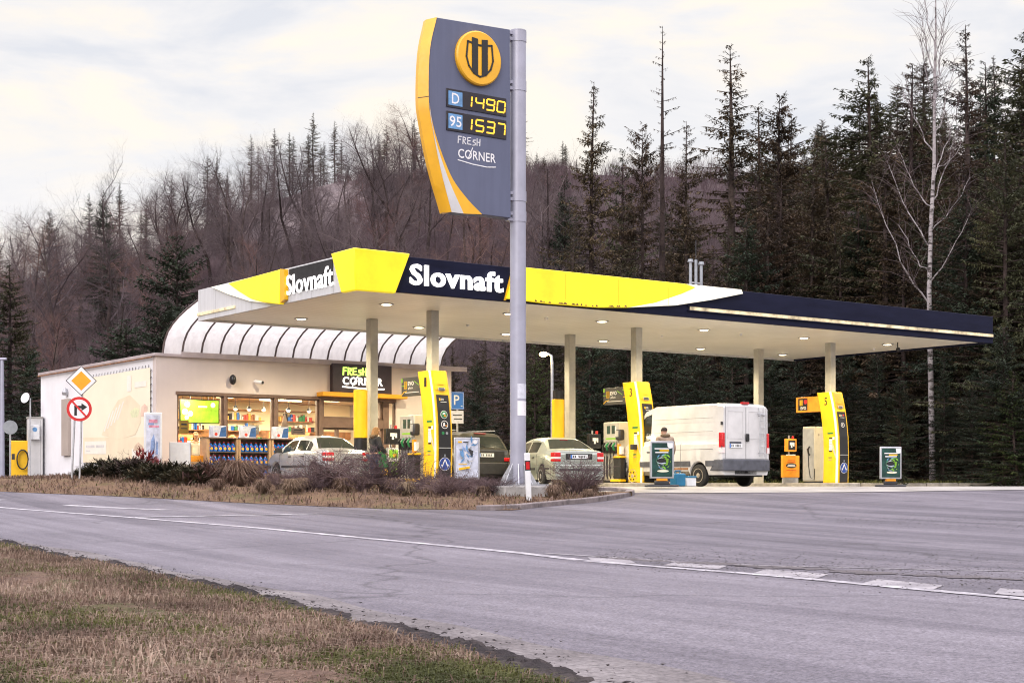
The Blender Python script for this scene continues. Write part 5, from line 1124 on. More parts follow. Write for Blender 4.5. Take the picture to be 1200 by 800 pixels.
p = At(41.5, Yu, hz(558, Yu)-.3); t = thing('electric_cabinet', 'tall pale electrical cabinet standing at the end of the white wall', 'cabinet', p, TH*.6); b = MB('beige'); b.use('fascia_white'); b.box(-.25,.25,0,.6,0,kz(490)); b.build('body', t, bevel=.015); b = MB('plinth'); b.box(-.27,.27,-.02,.62,kz(490)+.002,kz(490)+.06); b.build('roof', t); b = MB('plastic_white'); b.box(-.19,.13,-.16,-.002,kz(515),kz(498)); mt_ = b.build('meter_box', t, bevel=.02); b = MB('dark_glass'); b.use('display_blue'); b.disc(FR(-.03,-.161,(kz(515)+kz(498))/2+.1), 0, 0, .08, .004); b.build('dial', mt_)
b = MB('seam'); b.box(.17,.175,-.004,0,.2,kz(492)); b.build('seam', t)
p = At(35.5, Yu-.3, hz(558, Yu)-.3); t = thing('satellite_dish', 'small white satellite dish on a thin pole beside the pale cabinet', 'satellite dish', p, R(-25)); b = MB('galv'); b.cyl((0,0,0),(0,0,kz(467)), .025, 8); b.build('post', t); b = MB('white_paint'); zc = kz(467)
T_ = Matrix.Translation((-.14,-.05,zc)) @ Matrix.Rotation(R(75), 4, 'X'); b.T = T_; b.lathe((0,0,0), [(.001,0),(.09,.008),(.15,.03),(.19,.055),(.185,.06),(.1,.02),(.001,.012)], 20); b.build('dish', t)
p = At(452, 37.2); p.z = hz(588, 37.2)-.1; t = thing('drain_block', 'small pale concrete block at the foot of the dry verge', 'concrete block', p, R(25)); b = MB('concrete'); b.prism([(-.35,0),(.35,0),(.25,.32),(-.05,.30)], 'y', -.18, .18); b.build('block', t, bevel=.03)
# goods beside the van
Yc = 42.6
p = At(794, Yc-.2, G+.012); t = thing('blue_canister', 'blue plastic canister on the ground beside the white van', 'canister', p, TH); b = MB('plastic_cyan'); b.box(-.17,.19,-.14,.14,0,.36); b.build('body', t, bevel=.035); b = MB('plastic_cyan'); b.tube([(-.09,0,.35),(-.09,0,.43),(.09,0,.43),(.09,0,.35)], .022, 6); b.build('handle', t)
p = At(806.5, Yc+.3, G+.012); t = thing('white_crate', 'low white and blue crate on the ground between the canister and van wheel', 'crate', p, TH); b = MB('plastic_white'); b.box(-.19,.17,-.15,.15,0,.24); b.build('body', t, bevel=.02); b = MB('plastic_cyan'); b.box(-.2,.18,-.16,.16,.243,.29); b.build('rim', t, bevel=.01)
# ---------------------------------------------------------------- vehicles
def car(name, label, cat, loc, rz, sp, group=None):
    t = thing(name, label, cat, loc, rz, group)
    L, Wd, H = sp['L'], sp['W']/2, sp['H']; paint = sp['paint']; rw = sp['rw']; axles = sp['axles']
    tops = sp['top']; belt = sp['belt']; wid = sp['wid']; wt = sp['wt']; sill = sp.get('sill', .24)
    itp = lambda tab, y: float(np.interp(y, [a for a, b in tab], [b for a, b in tab]))
    Ra = rw+.055
    ys_ = set([a for a, b in tops]+[a for a, b in wid]+[a for a, b in belt])
    for g in sp['side_glass']: ys_ |= set(g)
    for g in sp['top_glass']: ys_ |= set(g)
    for ya in axles:
        for k in range(11): ys_.add(ya-Ra*math.cos(PI*k/10))
    y = 0
    while y < L: ys_.add(y); y += .22
    ys_ = sorted(v for v in ys_ if 0 <= v <= L); S_ = [ys_[0]]
    keep = set(sum([list(g) for g in sp['side_glass']+sp['top_glass']], []))|{0, L}
    for v in ys_[1:]:
        if v-S_[-1] < .018:
            if v in keep: S_[-1] = v if S_[-1] not in keep else S_[-1]
            continue
        S_.append(v)
    def ring(y):
        w = itp(wid, y)*Wd; zt = itp(tops, y); zbelt = min(itp(belt, y), zt-.03)
        zb = sill
        for ya in axles:
            q = Ra*Ra-(y-ya)**2
            if q > 0: zb = max(zb, rw+math.sqrt(q))
        c = max(0, min(1, (zt-zbelt-.04)/max(.05, (H-itp(belt, y)-.08))))
        x5 = w*.93+(wt*Wd-w*.93)*c; z5 = (zt-.012)+( -.06)*c
        z1 = max(sill+.16, zb+.03); z2 = max(sill+.38, zb+.05); z2 = min(z2, zbelt-.06); z1 = min(z1, z2-.02)
        p4 = (w*.955, zbelt); p5 = (x5, z5)
        l = lambda k: (p4[0]+(p5[0]-p4[0])*k, p4[1]+(p5[1]-p4[1])*k)
        h = [(w*.93, zb), (w*.985, z1), (w, z2), (w*.99, zbelt-.05), p4, l(.10), l(.86), p5, (x5-.09*c-.05, zt-.008), (x5*.5, zt+.006), (0, zt+.012)]
        return [(-x, z) for x, z in h]+[(x, z) for x, z in h[:-1][::-1]]
    body = MB(paint); glass = MB('dark_glass'); glass = MB('car_glass'); K = 21
    vs = []
    for y in S_:
        for x, z in ring(y): vs.append((x, y, z))
    gf = []; bf = []
    inr = lambda y0, y1, rs: any(a-1e-6 <= y0 and y1 <= b+1e-6 for a, b in rs)
    for i in range(len(S_)-1):
        for k in range(K-1):
            f = (i*K+k, i*K+k+1, (i+1)*K+k+1, (i+1)*K+k)
            kk = k if k < 10 else 19-k
            if kk == 5 and inr(S_[i], S_[i+1], sp['side_glass']): gf.append((f, 's', k < 10, S_[i]))
            elif kk in (8, 9) and inr(S_[i], S_[i+1], sp['top_glass']): gf.append((f, 't', True, S_[i]))
            else: bf.append(f)
    bf.append(tuple(range(K))); bf.append(tuple((len(S_)-1)*K+k for k in range(K-1, -1, -1)))
    body.add(vs, bf); bo = body.build('body', t, smooth=32)
    def gpart(sel, nm):
        g = MB('car_glass'); idx = {}; vv = []; ff = []
        for f in sel:
            r_ = []
            for q in f:
                if q not in idx: idx[q] = len(vv); vv.append(vs[q])
                r_.append(idx[q])
            ff.append(tuple(r_))
        if ff: g.add(vv, ff); g.build(nm, t, smooth=60)
    for a, b_ in sp['top_glass']: gpart([f for f, s, l, y in gf if s == 't' and a-1e-6 <= y < b_], 'rear_window' if a < L*.4 else 'windscreen')
    for a, b_ in sp['side_glass']:
        for sd in (True, False): gpart([f for f, s, l, y in gf if s == 's' and l == sd and a-1e-6 <= y < b_], 'side_window')
    b = MB('black_matt'); b.box(-Wd*.80, Wd*.80, .12, L-.15, sill-.05, sill+.42); b.build('underbody', t)
    seam = MB('seam')
    for y in sp.get('seams', ()):
        r_ = ring(y)
        for sgn in (0, 1):
            pts = [(x, y, z) for x, z in (r_[0:5] if sgn == 0 else r_[-5:])]; seam.tube(pts, .007, 4)
    if sp.get('seams'): seam.build('door_seam', t)
    for y, z in sp.get('handles', ()):
        for s in (-1, 1):
            w = itp(wid, y)*Wd; b = MB(sp.get('handle_mat', 'trim')); b.box(s*w*.992-.018, s*w*.992+.018, y-.09, y+.09, z-.018, z+.018); b.build('handle', t, bevel=.01)
    if 'rub' in sp:
        y0, y1, z0, z1, m_ = sp['rub']
        for s in (-1, 1):
            b = MB(m_); n_ = 14
            for k in range(n_):
                ya, yb_ = y0+(y1-y0)*k/n_, y0+(y1-y0)*(k+1)/n_
                if any(abs((ya+yb_)/2-q) < Ra+.02 for q in axles): continue  # open over the wheels
                wa, wb_ = itp(wid, ya)*Wd+.012, itp(wid, yb_)*Wd+.012
                b.add([(s*wa, ya, z0), (s*wb_, yb_, z0), (s*wb_, yb_, z1), (s*wa, ya, z1), (s*(wa-.05), ya, z0), (s*(wb_-.05), yb_, z0), (s*(wb_-.05), yb_, z1), (s*(wa-.05), ya, z1)], [(0,1,2,3),(4,7,6,5),(0,4,5,1),(3,2,6,7),(1,5,6,2),(0,3,7,4)])
            b.build('rubbing_strip', t)
    for ya in axles:
        for s in (-1, 1):
            x = s*(Wd-.10); b = MB('tyre'); w_ = .095
            b.lathe((x, ya, rw), [(rw*.62,-w_),(rw*.90,-w_),(rw,-w_*.72),(rw,w_*.72),(rw*.90,w_),(rw*.62,w_)], 32, 'x'); wh_ = b.build('wheel', t, smooth=40)
            b = MB(sp.get('rim', 'rim')); b.lathe((x+s*.052, ya, rw), [(rw*.64,-.03),(rw*.64,.05 if s > 0 else -.05),(rw*.58,.045 if s > 0 else -.045),(rw*.50,.015*s),(rw*.2,.045*s),(.001,.05*s)], 28, 'x')
            b.use('black_matt')
            for k in range(6):
                a = k*PI/3; c, s2 = math.cos(a), math.sin(a); m = M3((x+s*.094, ya+rw*.38*c, rw+rw*.38*s2), (0, s, 0), (0, 0, 1)); b.disc(m, 0, 0, rw*.085, .012, 0, 10)
            b.build('rim', wh_)
    w0 = itp(wid, .05)*Wd
    bz0, bz1 = sp['bumper']; b = MB(sp['bumper_mat'])
    pl = [(-w0*1.0, .50), (-w0*1.03, .12), (-w0*.96, -.05), (-w0*.75, -.085), (0, -.10), (w0*.75, -.085), (w0*.96, -.05), (w0*1.03, .12), (w0*1.0, .50), (w0*.9, .50), (w0*.9, .06), (-w0*.9, .06), (-w0*.9, .50)]
    n_ = len(pl)
    if axles[0]-Ra < .5: pl = [(x, min(y, axles[0]-Ra-.01)) for x, y in pl]
    b.prism(pl, 'z', bz0, bz1); b.build('rear_bumper', t, bevel=.025)
    wl = itp(wid, L-.05)*Wd; b = MB(sp['bumper_mat']); b.prism([(-wl*1.02, L-.2), (-wl*.9, L+.03), (0, L+.08), (wl*.9, L+.03), (wl*1.02, L-.2), (0, L-.25)], 'z', sill, sill+.28); b.build('front_bumper', t, bevel=.03)
    for s in (-1, 1):
        b = MB('lit_white' if 0 else 'plastic_white'); b.box(s*wl*.75-.17, s*wl*.75+.17, L-.08, L+.02, sill+.33, sill+.47); b.build('headlight', t, bevel=.03)
    for s in (-1, 1):
        yl, zl = sp['mirror']; w = itp(wid, yl)*Wd
        b = MB(sp.get('mirror_mat', 'trim')); b.box(s*(w+.10)-.10, s*(w+.10)+.10, yl-.05, yl+.07, zl, zl+.16); b.tube([(s*w*.93, yl, zl), (s*(w+.06), yl, zl+.05)], .025, 6); b.build('mirror', t, bevel=.035)
    return t, ring, w0
def lamp(t, pts, ang_in, y, s, mats, nm='tail_light'):
    pass
def rear_kit(t, w0, lamps, plate, lid=None, y=0.0, plate_x=0.0, wrap=.22):
    x0, z0, z1, clear = lamps
    for s in (-1, 1):
        b = MB('tail_red'); pl = [(s*x0, y-.022), (s*(w0*.97), y-.018), (s*(w0+.012), y+.05), (s*(w0+.026), y+wrap), (s*(w0-.04), y+wrap), (s*(w0-.06), y+.03), (s*x0, y+.02)]
        if s < 0: pl = pl[::-1]
        b.prism(pl, 'z', z0, z1); o = b.build('tail_light', t, bevel=.02)
        if clear:
            b = MB('tail_clear'); zz0, zz1 = z0+(z1-z0)*clear[0], z0+(z1-z0)*clear[1]; b.prism([(p[0]+s*.004, p[1]-.004) for p in pl], 'z', zz0, zz1); b.build('indicator', o)
    px_, pz, pw, ph = plate; m = FR(px_, y-.012, pz); b = MB('plate'); b.rect(m, 0, 0, pw, ph, .01); b.use('p_blue'); b.rect(m, -pw/2+.025, 0, .045, ph, .003, .0105); b.use('black')
    for k in range(7):
        if k == 2: continue
        b.rect(m, -pw/2+.09+k*(pw-.13)/7, 0, (pw-.13)/7*.55, ph*.55, .002, .0105)
    b.build('number_plate', t, smooth=0)
# silver saloon by the shop (rear towards the road)
def carloc(px, Y): x = (px-600)/F*Y; return Vector((x, Y, tz(x, Y)+.014))
sil = dict(L=4.17, W=1.66, H=1.44, paint='car_silver', rw=.29, axles=(.80, 3.27), sill=.20,
  top=[(0,.86),(.05,.97),(.30,1.0),(.62,1.01),(1.20,1.37),(1.55,1.42),(2.0,1.44),(2.5,1.41),(3.18,.99),(3.7,.90),(4.02,.78),(4.17,.60)],
  belt=[(0,.84),(.6,.93),(1.5,.93),(3.1,.89),(4.17,.60)], wid=[(0,.86),(.06,.94),(.35,.985),(1.2,1.0),(3.2,1.0),(3.8,.95),(4.05,.86),(4.17,.72)], wt=.70,
  side_glass=[(.98,1.28),(1.32,1.95),(2.03,2.86)], top_glass=[(.66,1.18),(2.55,3.14)], seams=(1.99,3.0,1.22), handles=((1.45,.80),(2.3,.80)), rub=(.2,3.9,.46,.53,'trim'), bumper=(.22,.60), bumper_mat='car_silver', mirror=(2.85,.92))
p = S(*(lambda q: q)((0, 0)))
def place_car(pxc, Y, rz=TH): return carloc(pxc, Y), rz
l_, r_ = place_car(408, 44.6)
t, ring_, w0 = car('silver_sedan', 'small silver saloon car parked in front of the shop windows', 'car', l_, r_, sil); t.scale = (.95, .93, .97)
rear_kit(t, w0, (.50, .64, .90, (.34, .62)), (0, .52, .5, .11), wrap=.26)
b = MB('trim'); b.box(-.6, .6, -.016, -.004, .602, .612); b.tube([(-.52, -.004, .94), (.52, -.004, .94)], .006, 4); b.build('boot_seam', t)
b = MB('car_silver'); b.box(-.28,.28,-.03,-.004,.70,.74); b.build('boot_handle', t, bevel=.01)
# greenish saloon between pumps
oct_ = dict(L=4.5, W=1.62, H=1.43, paint='car_greenish', rw=.30, axles=(.95, 3.46), sill=.20,
  top=[(0,.90),(.05,1.0),(.30,1.04),(.58,1.05),(1.28,1.37),(1.65,1.42),(2.15,1.43),(2.7,1.40),(3.42,1.0),(4.0,.90),(4.36,.76),(4.5,.58)],
  belt=[(0,.88),(.6,.95),(1.5,.95),(3.3,.91),(4.5,.58)], wid=[(0,.88),(.06,.95),(.35,.99),(1.2,1.0),(3.4,1.0),(4.1,.95),(4.36,.86),(4.5,.74)], wt=.72,
  side_glass=[(1.36,2.10),(2.20,3.08)], top_glass=[(.64,1.25),(2.75,3.38)], seams=(2.15,3.25,1.30), handles=((1.58,.84),(2.5,.84)), rub=(.3,4.2,.48,.54,'trim'), bumper=(.26,.62), bumper_mat='car_greenish', mirror=(3.05,.94), mirror_mat='car_greenish')
l_, r_ = place_car(678.5, 43.2); r_ = R(19)
t, ring_, w0 = car('greenish_sedan', 'pale greenish saloon car refuelling behind the price sign post', 'car', l_, r_, oct_)
rear_kit(t, w0, (.55, .70, .96, (.30, .52)), (0, .84, .52, .11), wrap=.20)
b = MB('black_matt'); b.box(-.40,.40,-.008,-.002,.76,.925); b.build('plate_recess', t); b = MB('trim'); b.box(-.62,.62,-.11,-.085,.44,.50); b.tube([(-.56,-.004,.975),(.56,-.004,.975)], .006, 4); b.build('bumper_strip', t)
b = MB('tail_red'); b.box(-.12,.12,1.20,1.25,1.345,1.36); b.build('brake_light', t)
# dark estate with an open-looking frosted body
suv = dict(L=4.4, W=1.80, H=1.66, paint='car_olive', rw=.34, axles=(.85, 3.5), sill=.27,
  top=[(0,.95),(.04,1.08),(.12,1.14),(.34,1.50),(.46,1.60),(1.2,1.66),(2.2,1.65),(2.75,1.60),(3.4,1.12),(4.0,1.02),(4.3,.88),(4.4,.68)],
  belt=[(0,.93),(.2,1.06),(1.5,1.06),(3.3,1.02),(4.4,.66)], wid=[(0,.90),(.05,.96),(.4,.99),(1.2,1.0),(3.4,1.0),(4.05,.95),(4.3,.86),(4.4,.74)], wt=.76,
  side_glass=[(.62,1.25),(1.33,2.05),(2.15,3.0)], top_glass=[(.125,.335),(2.8,3.36)], seams=(2.1,3.2,1.28), handles=((1.5,.95),(2.45,.95)), rub=(.3,4.1,.30,.52,'trim'), bumper=(.34,.70), bumper_mat='trim', mirror=(2.98,1.05))
l_, r_ = place_car(570.5, 46.3); r_ = R(32)
t, ring_, w0 = car('dark_estate_car', 'dark tall hatchback car standing behind the winter poster board', 'car', l_, r_, suv)
rear_kit(t, w0, (.60, .74, .86, None), (-.02, .93, .52, .115), wrap=.16)
b = MB('black_matt'); b.box(-.62,.62,-.01,-.002,.73,1.05); b.build('tailgate_panel', t); b = MB('car_olive'); b.box(-.66,.66,-.02,-.011,.705,.735); b.build('tailgate_trim', t, bevel=.006)
b = MB('tail_red'); b.box(-.2,.2,.40,.44,1.585,1.60); b.build('brake_light', t)
b = MB('trim'); b.box(-.3,.12,.20,.215,1.30,1.32) if 0 else b.tube([(.05,.125,1.16),(-.25,.20,1.30)], .012, 5); b.build('wiper', t)
b = MB('galv'); b.tube([(-.70,.7,1.69),(-.70,2.4,1.71)], .02, 6); b.build('roof_rail', t); b = MB('galv'); b.tube([(.70,.7,1.69),(.70,2.4,1.71)], .02, 6); b.build('roof_rail', t)
# white panel van
van = dict(L=4.85, W=2.02, H=2.46, paint='car_white', rw=.33, axles=(.98, 3.98), sill=.34,
  top=[(0,2.36),(.05,2.43),(.4,2.46),(3.1,2.46),(3.45,2.36),(4.10,1.42),(4.55,1.24),(4.78,1.0),(4.85,.8)],
  belt=[(0,1.30),(3.2,1.30),(4.0,1.20),(4.85,.78)], wid=[(0,.94),(.05,.975),(.3,.99),(1,1.0),(3.6,1.0),(4.3,.95),(4.7,.86),(4.85,.76)], wt=.885,
  side_glass=[(3.15,3.85)], top_glass=[(3.48,4.06)], seams=(3.05,1.75), handles=((3.2,1.05),), rub=(.0,4.6,.60,.76,'bumper_grey'), bumper=(.46,.80), bumper_mat='bumper_grey', mirror=(3.8,1.15), rim='rim_dirty')
p_ = carloc(874, 45.4); l_, r_ = p_, TH
t, ring_, w0 = car('white_van', 'dirty white panel van with a rear ladder parked under the canopy', 'van', l_, r_, van)
rear_kit(t, w0, (.86, .98, 1.58, (.0, .28)), (-.42, 1.20, .52, .12), wrap=.10)
b = MB('seam'); b.box(-.006,.006,-.006,.0,.82,2.34); b.box(-.92,.92,-.006,.0,.812,.82); b.box(-.84,-.83,-.006,0,.82,2.36); b.box(.83,.84,-.006,0,.82,2.36); b.build('door_seam', t)
b = MB('car_white')
for s in (-1, 1):
    for x0, x1, z0, z1 in ((.12,.74,1.42,2.22),):
        fr_ = [(s*x0, z0), (s*x1, z0), (s*(x1-.03), z1), (s*x0, z1)]; 
        for a, c_ in zip(fr_, fr_[1:]+fr_[:1]): b.line(FR(0,-.001,0), [a, c_], .022, .008)
b.build('door_pressing', t)
b = MB('black'); b.box(-.03,.11,-.05,-.004,1.33,1.56); b.build('door_handle', t, bevel=.02); b = MB('tail_red'); b.box(-.14,.14,-.01,.10,2.43,2.49); b.build('brake_light', t, bevel=.015)
b = MB('galv')
for x in (.52, .72): b.tube([(x,-.06,.88),(x,-.07,2.15),(x,-.0,2.36)], .014, 6)
for k in range(7): b.tube([(.52,-.065,1.0+.19*k),(.72,-.065,1.0+.19*k)], .011, 6)
for z in (1.0, 2.1): b.tube([(.52,-.065,z),(.52,0,z)], .01, 5); b.tube([(.72,-.065,z),(.72,0,z)], .01, 5)
b.tube([(.44,-.055,2.16),(.80,-.055,2.16)], .018, 6); b.build('rear_ladder', t)
for z in (1.15, 1.85):
    for s in (-1, 1):
        b = MB('trim'); b.box(s*.955-.02, s*.955+.02, -.01, .05, z-.05, z+.05); b.build('hinge', t)
b = MB('dirt_sill'); b.box(-.98,-.90,1.40,3.55,.33,.50); b.box(.90,.98,1.40,3.55,.33,.50); b.build('sill', t, bevel=.02)
b = MB('rust'); b.box(-1.0,-.94,1.42,2.4,.50,.56); b.build('rusty_edge', t); b = MB('trim'); b.box(-.45,.45,.0,.12,.36,.46); b.tube([(0,-.12,.44),(0,.1,.44)], .03, 6); b.build('tow_bar', t)
b = MB('bumper_grey'); b.box(-.34,.0,-.012,-.002,1.30,1.36) if 0 else b.box(-.66,-.20,-.014,-.003,1.265,1.32); b.build('plate_light', t)
for z in (1.10, 1.62, 2.02):
    b = MB('seam'); b.box(-1.006,-1.0,.35,2.95,z,z+.008); b.build('side_pressing', t)
# ---------------------------------------------------------------- people
def skin_mesh(joints, edges, levels=2):
    me = bpy.data.meshes.new('skeleton'); names = list(joints); ix = {n: i for i, n in enumerate(names)}
    me.from_pydata([joints[n][0] for n in names], [(ix[a], ix[b]) for a, b in edges], [])
    o = bpy.data.objects.new('skeleton', me); COL.objects.link(o)
    o.modifiers.new('skin', 'SKIN'); sv = me.skin_vertices[0].data
    for n in names:
        r_ = joints[n][1]; sv[ix[n]].radius = r_ if isinstance(r_, tuple) else (r_, r_); sv[ix[n]].use_root = (ix[n] == 0)
    o.modifiers.new('sub', 'SUBSURF').levels = levels; o.modifiers['sub'].render_levels = levels
    m2 = bpy.data.meshes.new_from_object(o.evaluated_get(bpy.context.evaluated_depsgraph_get()))
    bpy.data.objects.remove(o); bpy.data.meshes.remove(me)
    m2.polygons.foreach_set('use_smooth', [True]*len(m2.polygons)); return m2
def person(label, loc, rz, jacket, trousers, hair, pose, longhair=False, fur=False, hscale=1.0, group=None):
    lean = pose.get('lean', 0)
    def ln(p):   # bend the upper body forward about the hips
        y, z = p[1], p[2]
        if z > .95 and lean:
            a = lean; d = z-.95; return (p[0], y*math.cos(a)+d*math.sin(a), .95+d*math.cos(a)-y*math.sin(a))
        return p
    J = {'pelvis': ((0,0,.95), (.15,.11)), 'waist': ((0,0,1.10), (.135,.10)), 'chest': ((0,.0,1.30), (.165,.115)), 'collar': ((0,-.01,1.43), (.10,.08)), 'neck': ((0,0,1.50), .056),
         'jaw': ((0,.035,1.565), (.062,.07)), 'face': ((0,.02,1.635), (.078,.095)), 'crown': ((0,.0,1.71), (.070,.085)), 'nose': ((0,.135,1.625), .012), 'brow': ((0,.105,1.655), .03)}
    E_ = [('pelvis','waist'),('waist','chest'),('chest','collar'),('collar','neck'),('neck','jaw'),('jaw','face'),('face','crown'),('face','brow'),('brow','nose')]
    for s, n in ((-1,'l'),(1,'r')):
        el, wr = pose['arm_'+n]; sh = (s*.19, -.01, 1.40)
        d = (Vector(wr)-Vector(el)).normalized(); pa = Vector(wr)+d*.05; pb = Vector(wr)+d*.10
        J.update({'sh'+n: (sh, .062), 'el'+n: (el, .043), 'wr'+n: (wr, .030), 'pa'+n: (tuple(pa), (.038,.022)), 'ear'+n: ((s*.085,.0,1.63), (.010,.022)),
                  'hip'+n: ((s*.09,0,.88), .095), 'kn'+n: ((s*.10,.02,.50), .060), 'an'+n: ((s*.10,-.02,.09), .042), 'toe'+n: ((s*.12,.15,.04), (.042,.03)), 'heel'+n: ((s*.10,-.06,.05), .035)})
        E_ += [('collar','sh'+n),('sh'+n,'el'+n),('el'+n,'wr'+n),('wr'+n,'pa'+n),('face','ear'+n),('pelvis','hip'+n),('hip'+n,'kn'+n),('kn'+n,'an'+n),('an'+n,'toe'+n),('an'+n,'heel'+n)]
        side = d.cross(Vector((0, 0, 1))); side = side.normalized() if side.length > .1 else Vector((1, 0, 0)); dn = d.cross(side).normalized(); dn = dn if dn.z < 0 else -dn
        for k, (o_, ln_) in enumerate(((-.030,.062),(-.010,.075),(.010,.072),(.030,.055))):
            f0 = pa+d*.045+side*o_; f1 = f0+d*ln_*.5+dn*.008; f2 = f1+d*ln_*.35+dn*.022
            J.update({f'f{k}a'+n: (tuple(f0), .0095), f'f{k}b'+n: (tuple(f1), .0085), f'f{k}c'+n: (tuple(f2), .0075)}); E_ += [('pa'+n, f'f{k}a'+n), (f'f{k}a'+n, f'f{k}b'+n), (f'f{k}b'+n, f'f{k}c'+n)]
        t0 = Vector(wr)+d*.035-side*s*.042+dn*.01; t1 = t0+d*.035-side*s*.015+dn*.015
        J.update({'th0'+n: (tuple(t0), .011), 'th1'+n: (tuple(t1), .009)}); E_ += [('pa'+n, 'th0'+n), ('th0'+n, 'th1'+n)]
    JL = {k: (ln(v[0]), v[1]) for k, v in J.items()}
    def sub(keys, add, mname, nm, par, mp=None):
        Jn = {}
        for k in keys:
            q = JL[k]; r_ = q[1] if isinstance(q[1], tuple) else (q[1], q[1]); Jn[k] = (q[0], (r_[0]+add, r_[1]+add))
        me = skin_mesh(Jn, [e for e in E_ if e[0] in Jn and e[1] in Jn], 2); me.materials.append(mat(mname)); me.name = nm
        o = bpy.data.objects.new(nm, me); COL.objects.link(o); o.parent = par; return o
    me = skin_mesh(JL, E_, 2); me.name = 'person'
    for m_ in ('skin', 'eye', 'lip'): me.materials.append(mat(m_))
    for p_ in me.polygons:
        c = p_.center
        for q, i in (((.033,.105,1.645),1), ((-.033,.105,1.645),1), ((0,.10,1.575),2)):
            if (c-Vector(ln(q))).length < (.02 if i == 1 else .024): p_.material_index = i
    o = bpy.data.objects.new('person', me); COL.objects.link(o); tag(o, label, 'person', group); o.location = loc; o.rotation_euler = (0, 0, rz); o.scale = (hscale,)*3
    sub(['pelvis','waist','chest','collar','shl','shr','ell','elr','wrl','wrr'] , .040 if fur else .03, jacket, 'jacket', o)
    sub(['pelvis','hipl','hipr','knl','knr','anl','anr'], .018, trousers, 'trousers', o)
    for n in 'lr': sub(['an'+n,'toe'+n,'heel'+n], .012, 'shoe', 'shoe', o)
    b = MB(hair); c = ln((0,-.012,1.672)); T_ = Matrix.Translation(c) @ Matrix.Rotation(-lean, 4, 'X'); b.T = T_
    vs = []; fs = []; nu, nv = 20, 10
    rr_ = np.random.RandomState(2)
    for j in range(nv+1):
        for i in range(nu):
            a = 2*PI*i/nu; ph = PI*.62*j/nv; front = max(0, math.sin(a)); ph *= (1-.42*front**2); r_ = 1+.06*rr_.randn()*(j/nv)
            z = .095*math.cos(ph); x = .092*math.sin(ph)*math.cos(a)*r_; y = .112*math.sin(ph)*math.sin(a)*r_
            if longhair and j > 6: z -= (j-6)*.055*(1-front); y -= .012*(j-6)*(1-front); x *= 1+.05*(j-6)
            vs.append((x, y, z))
    fs = [(j*nu+i, j*nu+(i+1) % nu, (j+1)*nu+(i+1) % nu, (j+1)*nu+i) for j in range(nv) for i in range(nu)]; b.add(vs, [f[::-1] for f in fs]); b.build('hair', o, smooth=180)
    if fur:
        b = MB('fur'); pts = [ln((.11*math.cos(a), -.07+.075*math.sin(a), 1.49+.02*math.sin(a))) for a in np.linspace(0, 2*PI, 15)]; b.tube(pts, .045, 8, False); b.build('fur_collar', o)
    return o
arms_dn = {'arm_l': ((-.26,.0,1.13), (-.24,.12,.90)), 'arm_r': ((.26,.0,1.13), (.24,.12,.90))}
fuel = {'arm_l': ((-.28,.08,1.16), (-.16,.30,1.10)), 'arm_r': ((.27,.06,1.16), (.20,.30,1.02)), 'lean': .12}
person('woman with long fair hair in a black jacket standing behind the silver car' if 0 else 'person with long fair hair in a black hooded jacket standing behind the silver saloon', Vector(((438-600)/F*44.2, 44.2, G+.012)), -1.0, 'jacket_black', 'jeans', 'hair_blond', fuel, True, True, .97)
bent = {'arm_l': ((-.25,.10,1.15), (-.20,.32,.98)), 'arm_r': ((.26,.05,1.14), (.25,.22,.90)), 'lean': .30}
person('person with dark hair in a beige jacket bending beside the white van', Vector(((781-600)/F*43.6, 43.6, G+.012)), .25, 'jacket_beige', 'jeans', 'hair_dark', bent, False, True, .97)
pp, _y = uat(229.5, BV+1.6), 0
person('shop assistant with fair hair and a pale top behind the first shop window', S(uat(229.5, BV+1.6)[0], BV+1.6, G), TH+PI*.9, 'shirt_white', 'jeans', 'hair_blond', arms_dn, True, False, .98)
person('shop assistant in a yellow top beside the pier of the middle window', S(uat(272.5, BV+1.9)[0], BV+1.9, G), TH+PI*1.2, 'shirt_yellow', 'jeans', 'hair_blond', arms_dn, False, False, .95)
